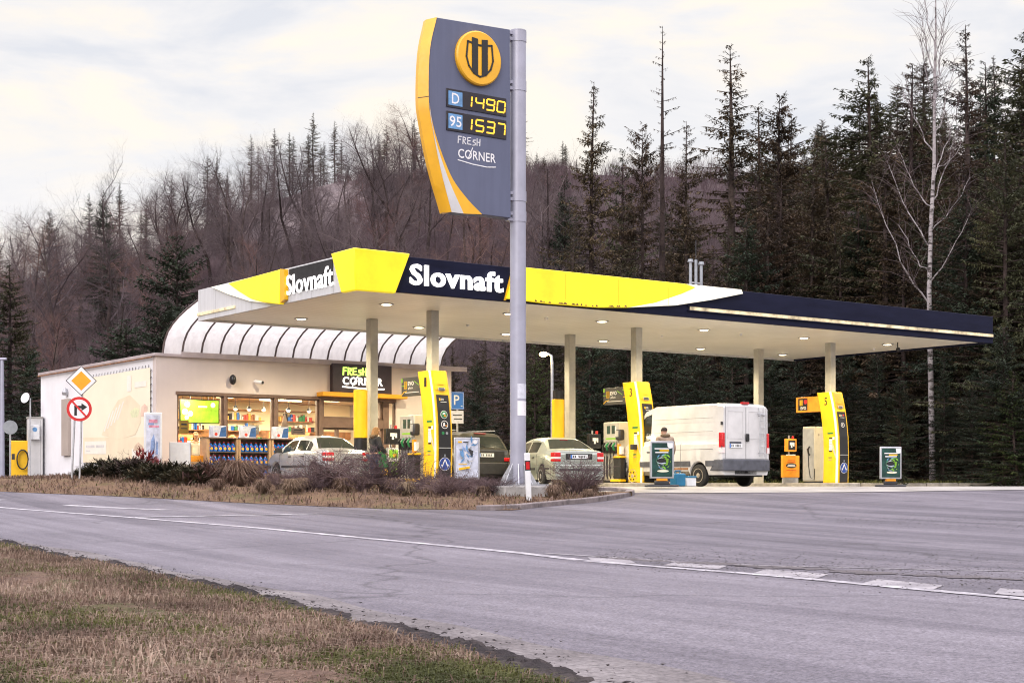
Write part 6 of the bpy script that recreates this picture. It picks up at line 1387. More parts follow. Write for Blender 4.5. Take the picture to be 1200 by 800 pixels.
# ---------------------------------------------------------------- trees and shrubs
def npmesh(name, V, Fq, mats, fi=None):
    me = bpy.data.meshes.new(name); me.from_pydata(V, [], Fq)
    for m in mats: me.materials.append(mat(m))
    if fi: me.polygons.foreach_set('material_index', fi)
    me.update(); return me
def spruce(seed, H, Rm, base=.06, dens=1.0, droop=.35, ragged=.3, leaf='needle', bare_low=0.0, spray=.42, power=.8):
    q = np.random.RandomState(seed); tb = MB('bark'); n = 12
    bend = q.randn(2)*.16
    ax = lambda z: (bend[0]*math.sin(z/H*2.2), bend[1]*math.sin(z/H*2.6))
    tb.tube([(*ax(H*k/n), H*k/n) for k in range(n+1)], [H*.0105*(1-k/n)**.8+.012 for k in range(n+1)], 7)
    V = []; Fq = []; z = H*base
    ph = q.rand(8)*6.28; asym = q.rand()*6.28; gap = [(q.rand()*6.28, q.rand(), .4+.5*q.rand()) for _ in range(int(5+ragged*14))]
    def ribbon(p, d, l, w, dz, up):
        px, py = -d[1], d[0]; pl = math.hypot(px, py)+1e-6; px, py = px/pl, py/pl; tz_ = q.randn()*.6
        b = len(V); m = (p[0]+d[0]*l*.5, p[1]+d[1]*l*.5, p[2]+d[2]*l*.5+dz*l*.2); e = (p[0]+d[0]*l, p[1]+d[1]*l, p[2]+d[2]*l-dz*l*.1+up*l)
        V.extend([p, (m[0]+px*w, m[1]+py*w, m[2]+tz_*w), e, (m[0]-px*w, m[1]-py*w, m[2]-tz_*w)]); Fq.append((b, b+1, b+2, b+3))
    while z < H*.997:
        t = (z-H*base)/(H*(1-base)); prof = ((1-t)**power)*(.60+.40*min(1, t*4+.25))
        nb = max(2, int(6.4*dens*(1 if t < .9 else .75)+q.rand()))
        for k in range(nb):
            a = q.rand()*6.28; zz0 = z+q.randn()*.16
            lump = 1+ragged*(math.sin(a*2+ph[0]+z*.45)*.45+math.sin(a*3+ph[1]-z*.9)*.35)+.18*math.cos(a-asym)
            L = Rm*prof*lump*(.55+.6*q.rand())
            if q.rand() < .05: L *= 1.3
            for ga, gt, gw in gap:
                if abs(gt-t) < .05+.03*ragged and abs((a-ga+3.14) % 6.28-3.14) < gw: L *= .35
            L = max(L, .10+.1*q.rand())
            ox, oy = ax(zz0); dx, dy = math.cos(a), math.sin(a); dr = droop*(1.2-t)+.14*q.randn(); up = .65*t*t+.05
            ns = max(2, int(L/.15)); pts = []
            wob = q.randn()*.12
            for s in range(ns+1):
                f = s/ns; c = math.sin(f*2.5)*wob
                pts.append((ox+(dx-dy*c)*L*f, oy+(dy+dx*c)*L*f, zz0+L*(up*f-dr*f+dr*.55*f*f)))
            tb.tube([pts[0], pts[len(pts)//2], pts[-1]], [.018+.007*L, .012+.004*L, .005], 3, False)
            if t < bare_low and q.rand() < .78: continue
            for s in range(1, ns+1):
                f = s/ns
                if f < .22 and L > 1.2: continue
                p = pts[s]; sz = spray*.64*(.55+.6*q.rand())*(1.1-.4*f)*(.5+.5*min(1, L/1.0))
                for side in (-1, 1):
                    if q.rand() < .10: continue
                    g = .75+.3*q.randn(); d = (dx*math.cos(g)-side*dy*math.sin(g), dy*math.cos(g)+side*dx*math.sin(g), -.18-.35*droop+q.randn()*.22)
                    ribbon(p, d, sz*1.25, sz*(.16+.09*q.rand()), .5, 0)
                    if q.rand() < .75: ribbon((p[0]+d[0]*sz*.5, p[1]+d[1]*sz*.5, p[2]+d[2]*sz*.5), (q.randn()*.3, q.randn()*.3, -.9), sz*(.6+.6*droop), sz*.14, 0, 0)
                ribbon(p, (dx+q.randn()*.25, dy+q.randn()*.25, -.05+up*.5+q.randn()*.2), sz*1.15, sz*.14, .4, .05)
        z += (.20+.2*q.rand())*(1.2-.45*t)/max(.6, dens**.4)*(H/20)**.35
    return tb, npmesh('crown', V, Fq, [leaf])
def tree_obj(name, label, tb, cme, loc, rz=0, sc=1, group=None):
    t = thing(name, label, 'tree', loc, rz, group); t.scale = (sc, sc, sc)
    tb.build('trunk', t, smooth=60)
    c = bpy.data.objects.new('crown', cme); COL.objects.link(c); c.parent = t; return t
def bare(seed, H, spread=.35, leaf='twig', trunk='bark', split=.28, up=.55, den=1.0, r0=.0155, thin=1.0):
    q = np.random.RandomState(seed); tb = MB(trunk); V = []; Fq = []
    def seg(a, b, ra, rb, tgt):
        if tgt is None: tb.tube([a, b], [ra, rb], 6, False); return
        a = np.array(a); b = np.array(b); d = b-a; l = np.linalg.norm(d)+1e-9; d = d/l
        s = np.cross(d, (0, 0, 1)) if abs(d[2]) < .95 else np.cross(d, (1, 0, 0)); s = s/(np.linalg.norm(s)+1e-9); u = np.cross(d, s)
        k = len(V)
        for c, r_ in ((a, ra), (b, rb)):
            for j in range(3):
                an = 2.094*j; V.append(tuple(c+(s*math.cos(an)+u*math.sin(an))*r_))
        for j in range(3): Fq.append((k+j, k+(j+1) % 3, k+3+(j+1) % 3, k+3+j))
    def grow(p, d, L, r_, lev):
        ns = 7 if lev == 0 else 4 if lev < 2 else 3; p = np.array(p, float); d = np.array(d, float)
        for i in range(ns):
            d2 = d+q.randn(3)*(.10+.05*lev)+np.array((0, 0, .06*lev*up)); d2 /= np.linalg.norm(d2)
            tp = .93 if lev == 0 else .6
            p2 = p+d2*L/ns; rb = r_*(1-(i+1)/ns*tp)
            ra = r_*(1-i/ns*tp)
            seg(tuple(p), tuple(p2), ra, rb, None if lev == 0 else 1)
            if lev < 4:
                nb = int(den*({0: 0 if i < 2 else 2.2, 1: 2.6, 2: 2.4, 3: 2.2}[lev])+q.rand())
                for _ in range(nb):
                    t = q.rand(); pp = p+(p2-p)*t; a = q.rand()*6.28; o = np.cross(d2, (math.cos(a), math.sin(a), .3)); o /= np.linalg.norm(o)+1e-9
                    nd = d2*(.55+.3*up)+o*(.55+spread); nd[2] += .18*up; nd /= np.linalg.norm(nd)
                    grow(pp, nd, L*({0: .36, 1: .52, 2: .5, 3: .5}[lev])*(.65+.6*q.rand())*(1.25-.75*i/ns if lev == 0 else 1), max(rb, r_*.25)*({0: .55, 1: .5, 2: .55, 3: .6}[lev])*thin, lev+1)
            p = p2; d = d2
    grow((0, 0, 0), (q.randn()*.03, q.randn()*.03, 1), H, H*r0, 0)
    return tb, npmesh('crown', V, Fq, [leaf])
GF = 'spruces standing behind the station'
# prototypes, each first used where it stands
SP = [dict(H=22, Rm=4.3, dens=1.0, droop=.55, leaf='needle', ragged=.45, power=.72), dict(H=24, Rm=3.9, dens=.85, droop=.6, leaf='needle_brown', ragged=.5, bare_low=.12, power=.75),
      dict(H=26, Rm=3.6, dens=.7, droop=.6, leaf='needle_brown', ragged=.55, bare_low=.30, spray=.40, power=.7), dict(H=18, Rm=3.9, dens=1.05, droop=.45, leaf='needle_blue', ragged=.4),
      dict(H=12, Rm=3.3, dens=1.15, droop=.35, leaf='needle_blue', base=.02, power=.65), dict(H=20, Rm=4.6, dens=.95, droop=.6, leaf='needle_brown', ragged=.6, power=.62),
      dict(H=8, Rm=2.3, dens=1.1, droop=.2, leaf='needle_lit', base=.02, spray=.34), dict(H=28, Rm=2.1, dens=.32, droop=.5, leaf='needle_brown', ragged=.9, bare_low=.66, spray=.34, power=.6),  # the smallest type has greener needles than the rest
      dict(H=21, Rm=3.4, dens=.75, droop=.7, leaf='needle', ragged=.6, bare_low=.06, power=.7), dict(H=23, Rm=4.4, dens=.9, droop=.5, leaf='needle_brown', ragged=.45, power=.88)]
sp_obj = {}
def put_spruce(k, px, Y, ytop, label, group, wide=1.0, name='spruce_tree'):
    p = At(px, Y); h = hz(ytop, Y)-p.z; s = h/SP[k]['H']
    p.z -= .15
    if k not in sp_obj:
        tb, cm = spruce(100+k, **SP[k]); o = tree_obj(name, label, tb, cm, p, random.random()*6.28, s, group); sp_obj[k] = o
    else:
        o = dup(sp_obj[k], p, random.random()*6.28, label); o.name = name
        if group: o['group'] = group
        elif 'group' in o: del o['group']
    o.scale = (s*wide, s*wide, s); return o
F1 = [  # type, px, depth, pixel row of the top, width, label
 (9, 700, 84, 92, 1.05, 'tall conical spruce with clear pointed top just beyond the price sign post'),
 (7, 776, 86, 28, 1.0, 'very thin half bare spruce rising above its neighbours over the yellow canopy panel'),
 (9, 805, 88, 138, 1.0, 'brown green spruce beside the very thin half bare one'), (5, 752, 90, 145, .85, 'ragged brownish spruce between the conical one and the very thin one'),
 (2, 849, 80, 52, 1.5, 'tall airy spruce with see-through drooping branches above the canopy tip'), (5, 915, 84, 112, 1.2, 'brown spruce between the airy one and the dense pointed one'),
 (0, 1010, 74, 64, 1.45, 'dense pointed dark spruce above the end of the canopy'), (9, 962, 76, 150, 1.35, 'broad brown spruce left of the dense pointed one'),
 (8, 885, 92, 122, 1.3, 'thin brown spruce behind the airy tall one'), (1, 1078, 95, 75, 1.4, 'dark spruce directly behind the birch'),
 (9, 1128, 100, 28, 1.1, 'high thin spruce behind and beside the birch top'), (3, 1150, 108, 72, 1.1, 'bluish spruce in the gap at the right of the birch'),
 (0, 1196, 66, 36, 1.5, 'large dense spruce at the right edge of the photo'), (0, 1180, 62, 150, 1.1, 'broad green spruce in front of the large edge spruce'),
 (5, 1040, 70, 170, 1.4, 'brown spruce at the foot of the dense pointed one'), (8, 733, 96, 175, 1.2, 'thin spruce behind the conical one beyond the price sign'),
 (3, 660, 100, 205, .9, 'bluish young spruce right behind the price sign post'), (9, 930, 100, 132, 1.0, 'distant narrow spruce left of the dense pointed one')]
for k, px, Y, yt, wd, lab in F1: put_spruce(k, px, Y, yt, lab, None, wd)
L1 = 'dark spruce in the tight row behind the canopy posts'
r = np.random.RandomState(21)
i = 0
for px in np.arange(515, 1300, 19):
    k = [0, 9, 5, 1, 8, 3, 5][i % 7]; Y = 67+r.rand()*9+(4 if px < 620 else 0)
    yt = (395 if px < 560 else 335 if px < 640 else 255 if px < 840 else 205)+r.rand()*75
    if px > 1140: Y = 62+r.rand()*6
    put_spruce(k, px+r.randn()*5, Y, yt, L1, 'spruces in the row behind the canopy posts', 1.25+.25*r.rand()); i += 1
for px, Y, yt, k, wd in ((562, 62, 420, 4, 1.0), (625, 63, 400, 6, 1.0), (668, 61, 455, 6, 1.1), (690, 66, 370, 4, 1.1), (735, 65, 380, 4, 1.1), (790, 66, 395, 4, 1.2), (820, 63, 410, 4, 1.2), (860, 65, 380, 3, 1.2), (900, 63, 400, 4, 1.2), (935, 65, 385, 3, 1.1), (985, 62, 400, 4, 1.2), (1030, 66, 400, 3, 1.1), (1055, 59, 438, 4, .9), (1105, 62, 420, 3, 1.0), (1140, 60, 450, 4, 1.1), (1195, 57, 430, 6, 1.3), (1178, 58, 380, 4, 1.2), (1225, 57, 400, 4, 1.2)):
    put_spruce(k, px, Y, yt, 'low dark young spruce at the edge of the forecourt below the taller forest', 'young spruces along the forecourt', wd)
L2 = 'spruce deep in the forest above the canopy'
for _ in range(66):
    px = 632+600*r.rand()**.85; Y = 92+r.rand()*75; p = At(px, Y)
    yt = float(np.interp(px, [640, 840, 900, 960, 1060, 1240], [225, 190, 150, 120, 95, 70]))+r.rand()*120
    put_spruce(int(r.choice([0, 1, 2, 5, 9, 8])), px, Y, yt, L2, 'spruces deep in the forest', 1.0+.3*r.rand())
# left side: named evergreens and the row far up the slope
put_spruce(4, 207, 92, 277, 'compact evergreen spruce on the purple slope above the shop roof', None, 1.15)
put_spruce(0, 8, 70, 305, 'dark spruce at the left edge behind the lamp post', None, 1.5); put_spruce(3, -22, 66, 330, 'dark bushy spruce cut by the left edge of the photo', None, 1.6); put_spruce(4, 28, 74, 400, 'small dark spruce below the one at the left edge', None, 1.4)
put_spruce(4, 148, 66, 372, 'low wide evergreen close behind the white shop wall', None, 1.5); put_spruce(4, 185, 67, 350, 'low wide evergreen behind the shop roof corner', None, 1.5); put_spruce(3, 122, 165, 222, 'dark green spruce among the bare trees left of the compact evergreen', None, 1.0); put_spruce(3, 60, 190, 245, 'bluish spruce among bare trees near the left edge', None, .9)
L3 = 'small far spruce on the skyline of the slope'
for _ in range(70):
    px = -20+r.rand()*640; Y = 255+r.rand()*75
    p = At(px, Y); base_y = YH-p.z/Y*F; yt = base_y-F/Y*(8+9*r.rand()**1.3)
    if 300 < px < 432: Y = 314+8*r.rand() if r.rand() < .7 else 185+25*r.rand(); p = At(px, Y); yt = YH-p.z/Y*F-F/Y*(8+9*r.rand())
    put_spruce(int(r.choice([1, 2, 8, 9])), px, Y, yt, L3, 'far spruces on the skyline', 1.15)
for _ in range(44):
    px = 620+r.rand()*600; Y = 200+r.rand()*110; p = At(px, Y); base_y = YH-p.z/Y*F; yt = base_y-F/Y*float(np.interp(px, [620, 880, 1000, 1100], [5, 6, 12, 20]))*(.7+.6*r.rand())
    put_spruce(int(r.choice([0, 8, 5, 9])), px, Y, yt, 'far spruce on the upper slope behind the forest', 'far spruces on the upper slope', 1.3)
# bare broadleaf trees
BT = [dict(H=15, spread=.30), dict(H=15, spread=.45, up=.4), dict(H=17, spread=.22, up=.9), dict(H=12, spread=.5, leaf='twig_red'), dict(H=14, spread=.35, up=.7, leaf='twig_red'), dict(H=16, spread=.25, up=.8)]
bt_obj = {}
def put_bare(k, px, Y, h, label, group, name='bare_tree', wide=1.0):
    p = At(px, Y); p.z -= .1
    if k not in bt_obj:
        tb, cm = bare(300+k, **BT[k]); o = tree_obj(name, label, tb, cm, p, random.random()*6.28, 1, group); bt_obj[k] = o; BT[k]['real'] = sorted(v.co.z for v in cm.vertices)[int(len(cm.vertices)*.995)]
    else:
        o = dup(bt_obj[k], p, random.random()*6.28, label)
        if group: o['group'] = group
        elif 'group' in o: del o['group']
    s = h/BT[k]['real']; o.scale = (s*wide, s*wide, s); return o
def top(px, Y, yt): return hz(yt, Y)-tz((px-600)/F*Y, Y)
for k, px, Y, yt, lab in ((0, 133, 130, 178, 'bare tree with tall forked top at the left of the slope'), (1, 78, 105, 225, 'bare brown tree with thick trunk on the lower left slope'), (2, 205, 175, 190, 'slim upright bare tree above the compact evergreen'), (5, 262, 190, 180, 'dark bare tree on the slope above the skylight end'), (1, 300, 170, 172, 'wide bare tree above the shop skylight'), (2, 352, 165, 172, 'upright bare tree in front of the pale clearing'), (5, 395, 160, 180, 'tall bare tree over the clearing, left of the price sign'), (0, 420, 150, 190, 'spreading bare tree just left of the price sign'), (3, 455, 155, 190, 'reddish bare tree touching the price sign edge'), (4, 470, 170, 205, 'reddish upright bare tree half behind the price sign'), (0, 632, 95, 180, 'pale bare tree right of the price sign post'), (1, 652, 105, 190, 'spreading bare tree between the price sign and the conical spruce'), (0, 10, 140, 235, 'bare tree at the left edge above the dark spruce'), (4, 40, 120, 240, 'reddish bare tree near the left edge')):
    put_bare(k, px, Y, top(px, Y, yt), lab, None)
L4 = 'bare leafless tree on the purple hillside'
for _ in range(185):
    px = -40+r.rand()*690; Y = 98+(r.rand()**1.1)*190
    if 285 < px < 440 and Y > 205: Y = 105+95*r.rand()
    put_bare(int(r.choice([0, 1, 2, 3, 4, 5], p=[.2, .2, .2, .13, .12, .15])), px, Y, (8+6*r.rand()+(Y > 160)*3)*(.68 if px > 500 else 1), L4, 'bare trees on the hillside', wide=1.25)
for _ in range(95):
    px = 618+r.rand()**1.6*500; Y = 82+r.rand()**1.3*105
    put_bare(int(r.choice([0, 1, 2, 5])), px, Y, 6.5+5*r.rand(), 'thin bare tree standing between the spruces behind the canopy', 'bare trees among the spruces')
# pale felled strip near the crest
def clear_fn(u, v):
    px = 290+150*u+8*math.sin(v*9); y = 226+v*92+5*math.sin(u*11); x = (px-600)/F*y; return (x, y, tz(x, y)+.12)
struct(grid_sheet('hill_clearing', 'clearing', clear_fn, 40, 30))
# birch
q = np.random.RandomState(77); Yb = 64; p = At(1091, Yb); H = hz(-38, Yb)-p.z
t = thing('birch_tree', 'tall leafless white birch rising behind the end of the canopy', 'tree', p); tb = MB('birch'); px_ = [1093,1092,1090,1089,1091,1094,1095,1096,1097]
pts = [((px_[k]-1091)/F*Yb, q.randn()*.05, H*k/8) for k in range(9)]; tb.tube(pts, [(.125*(1-k/8)**.7+.010) for k in range(9)], 9)
tw = MB('birch'); tw2 = MB('twig')
def limb(z0, px1, py1, bow):
    f = z0/H*8; i = min(7, int(f)); a = Vector(pts[i]).lerp(Vector(pts[i+1]), f-i); b_ = Vector(((px1-1091)/F*Yb, q.randn()*.6, hz(py1, Yb)-p.z)); P_ = []
    for k in range(9):
        s = k/8; P_.append(a.lerp(b_, s)+Vector((0, 0, -bow*math.sin(s*PI)*.8))+Vector((q.randn(), q.randn(), q.randn()))*.04)
    L = (b_-a).length; tw.tube(P_, [.034*(1-k/8)**.8*(L/6)**.6+.007 for k in range(9)], 5, False)
    for _ in range(int(L*7)):
        s = .15+.85*q.rand(); k = min(7, int(s*8)); c = P_[k].lerp(P_[k+1], s*8-k); d = (b_-a).normalized()+Vector((q.randn(), q.randn(), q.randn()*.5+.35))*.7; d.normalize(); l = .5+1.5*q.rand(); m_ = c+d*l*.5+Vector((0,0,.05)); e = c+d*l+Vector((q.randn()*.1, q.randn()*.1, -.12*l))
        tw2.tube([c, m_, e], [.009, .006, .003], 3, False)
zf = lambda py: hz(py, Yb)-p.z
for zpy, px1, py1, bow in ((355,1020,215,.9),(290,1045,185,.5),(245,1052,170,.4),(235,1120,150,.3),(210,1125,120,.3),(180,1062,95,.3),(165,1115,75,.2),(150,1108,60,.2),(130,1072,45,.2),(110,1112,30,.2),(90,1080,5,.2),(80,1105,5,.15),(60,1083,-20,.1),(330,1130,250,.3),(270,1140,205,.3),(320,1055,260,.3),(200,1130,165,.3)):
    limb(zf(zpy), px1, py1, bow)
tb.build('trunk', t, smooth=60); tw.build('branches', t, smooth=60); tw2.build('twigs', t, smooth=0)
# hillside brushwood nobody could count
q = np.random.RandomState(31); V = []; Fq = []
def thicket(n, fx, h0, h1, nt):
    for _ in range(n):
        x, y = fx(); z = tz(x, y)-.1; h = h0+(h1-h0)*q.rand()
        for k in range(nt):
            a = q.rand()*6.28; l = h*(.5+.5*q.rand()); d = .16+.30*q.rand(); b = len(V); w = (.010+.012*q.rand())*(.5+y/220); ex, ey = x+math.cos(a)*d*l, y+math.sin(a)*d*l*.5
            ox, oy = q.randn()*.35, q.randn()*.35
            V.extend([(x+ox-w, y+oy, z), (x+ox+w, y+oy, z), (ex+ox, ey+oy, z+l)]); Fq.append((b, b+1, b+2))
            m = (x+ox+(ex-x)*.5, y+oy+(ey-y)*.5, z+l*.5); b = len(V); a2 = a+q.randn()*1.2; V.extend([(m[0]-w*.6, m[1], m[2]), (m[0]+w*.6, m[1], m[2]), (m[0]+math.cos(a2)*l*.25, m[1]+math.sin(a2)*l*.2, m[2]+l*.38)]); Fq.append((b, b+1, b+2))
def fx1():
    px = -60+q.rand()*730; y = 86+q.rand()**.9*225
    if 302+22*math.sin(y*.09)+q.randn()*9 < px < 408+26*math.sin(y*.07+1)-.25*(y-260)+q.randn()*12 and 232+q.randn()*6 < y: y = 90+120*q.rand()
    return ((px-600)/F*y, y)
thicket(9000, fx1, 1.5, 4.2, 9)
def fx2():
    px = 600+q.rand()*620; y = 76+q.rand()*215; return ((px-600)/F*y, y)
thicket(3600, fx2, 2.0, 6.5, 9)
o = bpy.data.objects.new('undergrowth', npmesh('undergrowth', V, Fq, ['scrub'])); COL.objects.link(o); struct(o, 'stuff')
# shrubs on the verge
def shrub(seed, h, r0, n, m='bush_twig'):
    q = np.random.RandomState(seed); b = MB(m)
    for k in range(n):
        a = q.rand()*6.28; lean = (.15+.85*q.rand()**.7)*r0; l = h*(.55+.5*q.rand()); pts = [Vector((math.cos(a)*.08*q.rand(), math.sin(a)*.08*q.rand(), 0))]
        for s in (1, 2, 3):
            f = s/3; pts.append(Vector((math.cos(a)*lean*f**1.2, math.sin(a)*lean*f**1.2, l*f*(1.05-.18*f*lean/r0)))+Vector(q.randn(3)*.035*s))
        b.tube(pts, [.008, .006, .0045, .002], 3, False)
        for _ in range(7):
            f = .25+.7*q.rand(); i_ = min(2, int(f*3)); c = pts[i_].lerp(pts[i_+1], f*3-i_); d = Vector((math.cos(a)+q.randn()*.9, math.sin(a)+q.randn()*.9, .7+q.randn()*.5)).normalized(); e = c+d*h*(.14+.22*q.rand()); b.tube([c, c.lerp(e, .5)+Vector(q.randn(3)*.02), e], [.005, .0035, .0018], 3, False)
    return b
shp = [(1.05, .75, 85), (.75, .8, 70), (.55, .6, 60)]; sh_o = {}
def vloc(px, v):   # point of the verge along a column of the photo
    best = None
    for k in range(240):
        p = verge_pt(k/239, v); d = abs(600+p.x/p.y*F-px)
        if best is None or d < best[0]: best = (d, p)
    return best[1]
def put_shrub(k, px, v, s, label, group=None):
    p = vloc(px, v); p.z -= .03
    if k not in sh_o:
        h, r0, n = shp[k]; o = shrub(50+k, h, r0, n).build('bare_shrub', smooth=0); o.location = p; tag(o, label, 'shrub', group); sh_o[k] = o
    else: o = dup(sh_o[k], p, random.random()*6.28, label)
    if group: o['group'] = group
    elif 'group' in o: del o['group']
    o.scale = (s*1.15, s*1.15, s*.9); return o
put_shrub(0, 452, .42, 1.22, 'big tangled purple brown shrub in front of the black jacketed person'); put_shrub(0, 392, .45, 1.05, 'round bare shrub in front of the silver saloon'); put_shrub(1, 425, .35, 1.1, 'wide bare shrub between the two biggest ones'); put_shrub(0, 672, .38, 1.0, 'grey bare shrub beside the marker post'); put_shrub(1, 372, .4, 1.0, 'low bare shrub at the front wheel of the silver saloon'); put_shrub(0, 298, .55, .75, 'thin upright bare shrub in front of the bottle racks'); put_shrub(1, 500, .5, .95, 'pinkish bare shrub at the foot of the arch marked 1'); put_shrub(2, 690, .5, .8, 'small bare shrub by the verge tip')
r = np.random.RandomState(9)
for px in (470, 486, 505, 518, 530, 541, 552, 562, 576, 588, 590, 515, 480, 545, 560, 350, 332, 360):
    put_shrub(int(r.choice([1, 2])), px+r.randn()*3, .25+.45*r.rand(), .55+.3*r.rand(), 'low bare pinkish brown shrub in the hedge strip on the verge', 'low shrubs of the verge hedge')
for px in (135, 160, 192, 215, 240, 262):
    put_shrub(int(r.choice([1, 2])), px, .3+.3*r.rand(), .7+.3*r.rand(), 'dry brown twiggy shrub between the dark junipers', 'dry shrubs among the junipers')
def juniper(seed, h, r0, n, m='juniper'):
    q = np.random.RandomState(seed); V = []; Fq = []
    for k in range(n):
        a = q.rand()*6.28; f0 = q.rand()**.6; rr = r0*f0; z = h*(.1+.9*(1-f0**2)*q.rand()**.5); p = Vector((math.cos(a)*rr, math.sin(a)*rr, z)); d = Vector((math.cos(a)*(.4+f0), math.sin(a)*(.4+f0), .55+q.randn()*.35)).normalized()
        for _ in range(9):
            e = (d+Vector(q.randn(3)*.45)).normalized(); c = p+d*.22*q.rand(); l = .10+.12*q.rand(); s = e.cross(Vector((0, 0, 1))).normalized()*l*.14; b = len(V); V.extend([tuple(c-s), tuple(c+s), tuple(c+e*l+s*.3), tuple(c+e*l-s*.3)]); Fq.append((b, b+1, b+2, b+3))
    return npmesh('juniper_shrub', V, Fq, [m])
jm = [juniper(1, .65, .85, 260), juniper(2, .45, .7, 220)]
for i, (px, v, s, lab) in enumerate(((128, .55, 1.0, 'dark spreading juniper below the cream wall banner'), (155, .45, 1.15, 'dark juniper in front of the poster light box'), (182, .40, .9, 'low juniper right below the light box'), (207, .42, 1.2, 'tall dark juniper in front of the white notice board'), (230, .35, 1.0, 'juniper between the notice board and the bottle racks'), (112, .45, .8, 'small juniper at the left end of the shrub row'))):
    p = vloc(px, v); o = bpy.data.objects.new('juniper_shrub', jm[i % 2]); COL.objects.link(o); o.location = p; o.scale = (s*1.0, s*1.0, s*.62); o.rotation_euler = (0, 0, i*1.3); tag(o, lab, 'shrub')
p = vloc(168, .62); o = bpy.data.objects.new('red_berry_shrub', juniper(5, .55, .38, 70, 'leaf_red')); COL.objects.link(o); o.location = p; tag(o, 'shrub with dark red leaves standing against the poster light box', 'shrub')
p = vloc(262, .40); o = bpy.data.objects.new('rusty_shrub', juniper(6, .5, .9, 150, 'twig_red')); COL.objects.link(o); o.location = p; tag(o, 'low rusty brown shrub below the bottle racks', 'shrub')
def tussock(seed, h, r0, n):
    q = np.random.RandomState(seed); V = []; Fq = []
    for k in range(n):
        a = q.rand()*6.28; rr = r0*.45*q.rand(); l = h*(.35+.75*q.rand()); o_ = r0*(.25+1.25*q.rand()**1.5); x, y = math.cos(a)*rr, math.sin(a)*rr; ex, ey = math.cos(a)*(rr+o_), math.sin(a)*(rr+o_); s = .006; b = len(V)
        px, py = -math.sin(a)*s, math.cos(a)*s; mx, my = x+(ex-x)*.45, y+(ey-y)*.45
        V.extend([(x-px, y-py, 0), (x+px, y+py, 0), (mx+px, my+py, l*.85), (mx-px, my-py, l*.85), (ex, ey, l*(.15+.75*q.rand()))]); Fq.extend([(b, b+1, b+2, b+3), (b+3, b+2, b+4)])
    return npmesh('grass_tussock', V, Fq, ['straw'])
tm = [tussock(1, .62, .5, 1100), tussock(2, .34, .20, 420)]
p = vloc(272, .38); o = bpy.data.objects.new('grass_tussock', tm[0]); COL.objects.link(o); o.location = p; o.scale = (1.25, 1.1, 1.15); tag(o, 'big rounded straw coloured grass tussock in front of the racks', 'tussock')
for px in (240, 252, 290, 312, 325, 340, 358, 385, 405, 430, 455, 478, 500, 525, 560, 585, 600, 640, 655, 680, 700):
    p = vloc(px+r.randn()*4, .12+.4*r.rand()); o = bpy.data.objects.new('grass_tussock', tm[1]); COL.objects.link(o); o.location = p; s = .6+.6*r.rand(); o.scale = (s*1.2, s*1.1, s); o.rotation_euler = (0, 0, r.rand()*6); tag(o, 'small straw coloured grass tussock along the road side of the verge', 'tussock', 'small tussocks on the verge')
# ---------------------------------------------------------------- camera, light, sky
cam = bpy.data.cameras.new('camera'); co = bpy.data.objects.new('camera', cam); COL.objects.link(co)
cam.sensor_fit = 'HORIZONTAL'; cam.sensor_width = 36; cam.lens = F/1200*36; cam.shift_y = (YH-400)/1200; cam.clip_start = .1; cam.clip_end = 6000
co.location = (0, 0, 0); co.rotation_euler = (R(90), 0, 0); scn.camera = co
SUN_EL, SUN_AZ = 24, 200       # high thin cloud: soft light from over the road, behind the viewer
sl = bpy.data.lights.new('sun', 'SUN'); sl.energy = 1.4; sl.angle = R(25); sl.color = (1, .93, .86)
so = bpy.data.objects.new('sun', sl); COL.objects.link(so)
d = Vector((math.sin(R(SUN_AZ))*math.cos(R(SUN_EL)), math.cos(R(SUN_AZ))*math.cos(R(SUN_EL)), math.sin(R(SUN_EL))))
so.rotation_euler = d.to_track_quat('Z', 'Y').to_euler()
w = bpy.data.worlds.new('World'); scn.world = w; w.use_nodes = True; nt = w.node_tree; nt.nodes.clear()
out = nt.nodes.new('ShaderNodeOutputWorld'); bg = nt.nodes.new('ShaderNodeBackground'); nt.links.new(bg.outputs[0], out.inputs[0])
sky = nt.nodes.new('ShaderNodeTexSky'); sky.sky_type = 'NISHITA'; sky.sun_disc = False; sky.sun_elevation = R(SUN_EL); sky.sun_rotation = R(SUN_AZ)
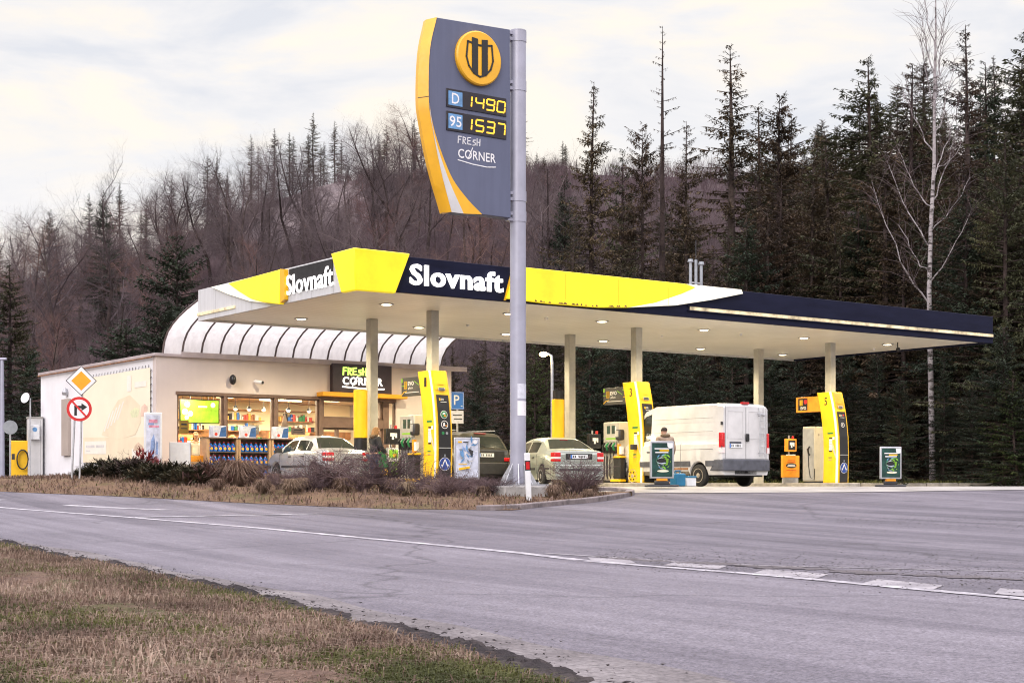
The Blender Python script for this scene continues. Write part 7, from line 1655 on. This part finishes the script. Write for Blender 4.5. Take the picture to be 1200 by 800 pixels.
tc = nt.nodes.new('ShaderNodeTexCoord'); sep = nt.nodes.new('ShaderNodeSeparateXYZ'); nt.links.new(tc.outputs['Generated'], sep.inputs[0])
mp = nt.nodes.new('ShaderNodeMapping'); mp.inputs['Scale'].default_value = (1, 1, 3.4); mp.inputs['Location'].default_value = (.37, .0, .11); nt.links.new(tc.outputs['Generated'], mp.inputs[0])
n1 = N(nt, 'ShaderNodeTexNoise'); n1.inputs['Scale'].default_value = 5.5; n1.inputs['Detail'].default_value = 7; n1.inputs['Roughness'].default_value = .55; n1.inputs['Distortion'].default_value = .35; nt.links.new(mp.outputs[0], n1.inputs['Vector'])
SK = 12.8     # the strength below scales everything; cloud radiances are given before it
cl = ramp(nt, n1.outputs['Fac'], [(.38, (.75,.76,.805)), (.48, (.87,.85,.85)), (.58, (1.0,.915,.80))])
hor = ramp(nt, sep.outputs[2], [(.06, (1.0,.935,.89)), (.165, (.96,.92,.90)), (.26, (.76,.79,.84))])
hf = ramp(nt, sep.outputs[2], [(.07, (0,0,0)), (.24, (1,1,1))])
vis = mix(nt, hf, hor, cl)
zen = ramp(nt, sep.outputs[2], [(.30, (1,1,1)), (.75, (3.4,3.3,3.7))])
c2 = mix(nt, 1.0, vis, zen, 'MULTIPLY')
sc_ = N(nt, 'ShaderNodeVectorMath', operation='SCALE'); nt.links.new(c2, sc_.inputs[0]); sc_.inputs['Scale'].default_value = SK
fin = mix(nt, .92, sky.outputs[0], sc_.outputs[0])
nt.links.new(fin, bg.inputs[0]); bg.inputs[1].default_value = .085
scn.view_settings.view_transform = 'Standard'; scn.view_settings.look = 'None'; scn.view_settings.exposure = .06; scn.view_settings.gamma = 1
cy = scn.cycles; cy.use_denoising = True; cy.max_bounces = 6; cy.diffuse_bounces = 3; cy.glossy_bounces = 3; cy.transparent_max_bounces = 12; cy.sample_clamp_indirect = 6; cy.caustics_reflective = False; cy.caustics_refractive = False
cy.pixel_filter_type = 'BLACKMAN_HARRIS'; cy.filter_width = 1.1; cy.use_adaptive_sampling = True; cy.adaptive_threshold = .01
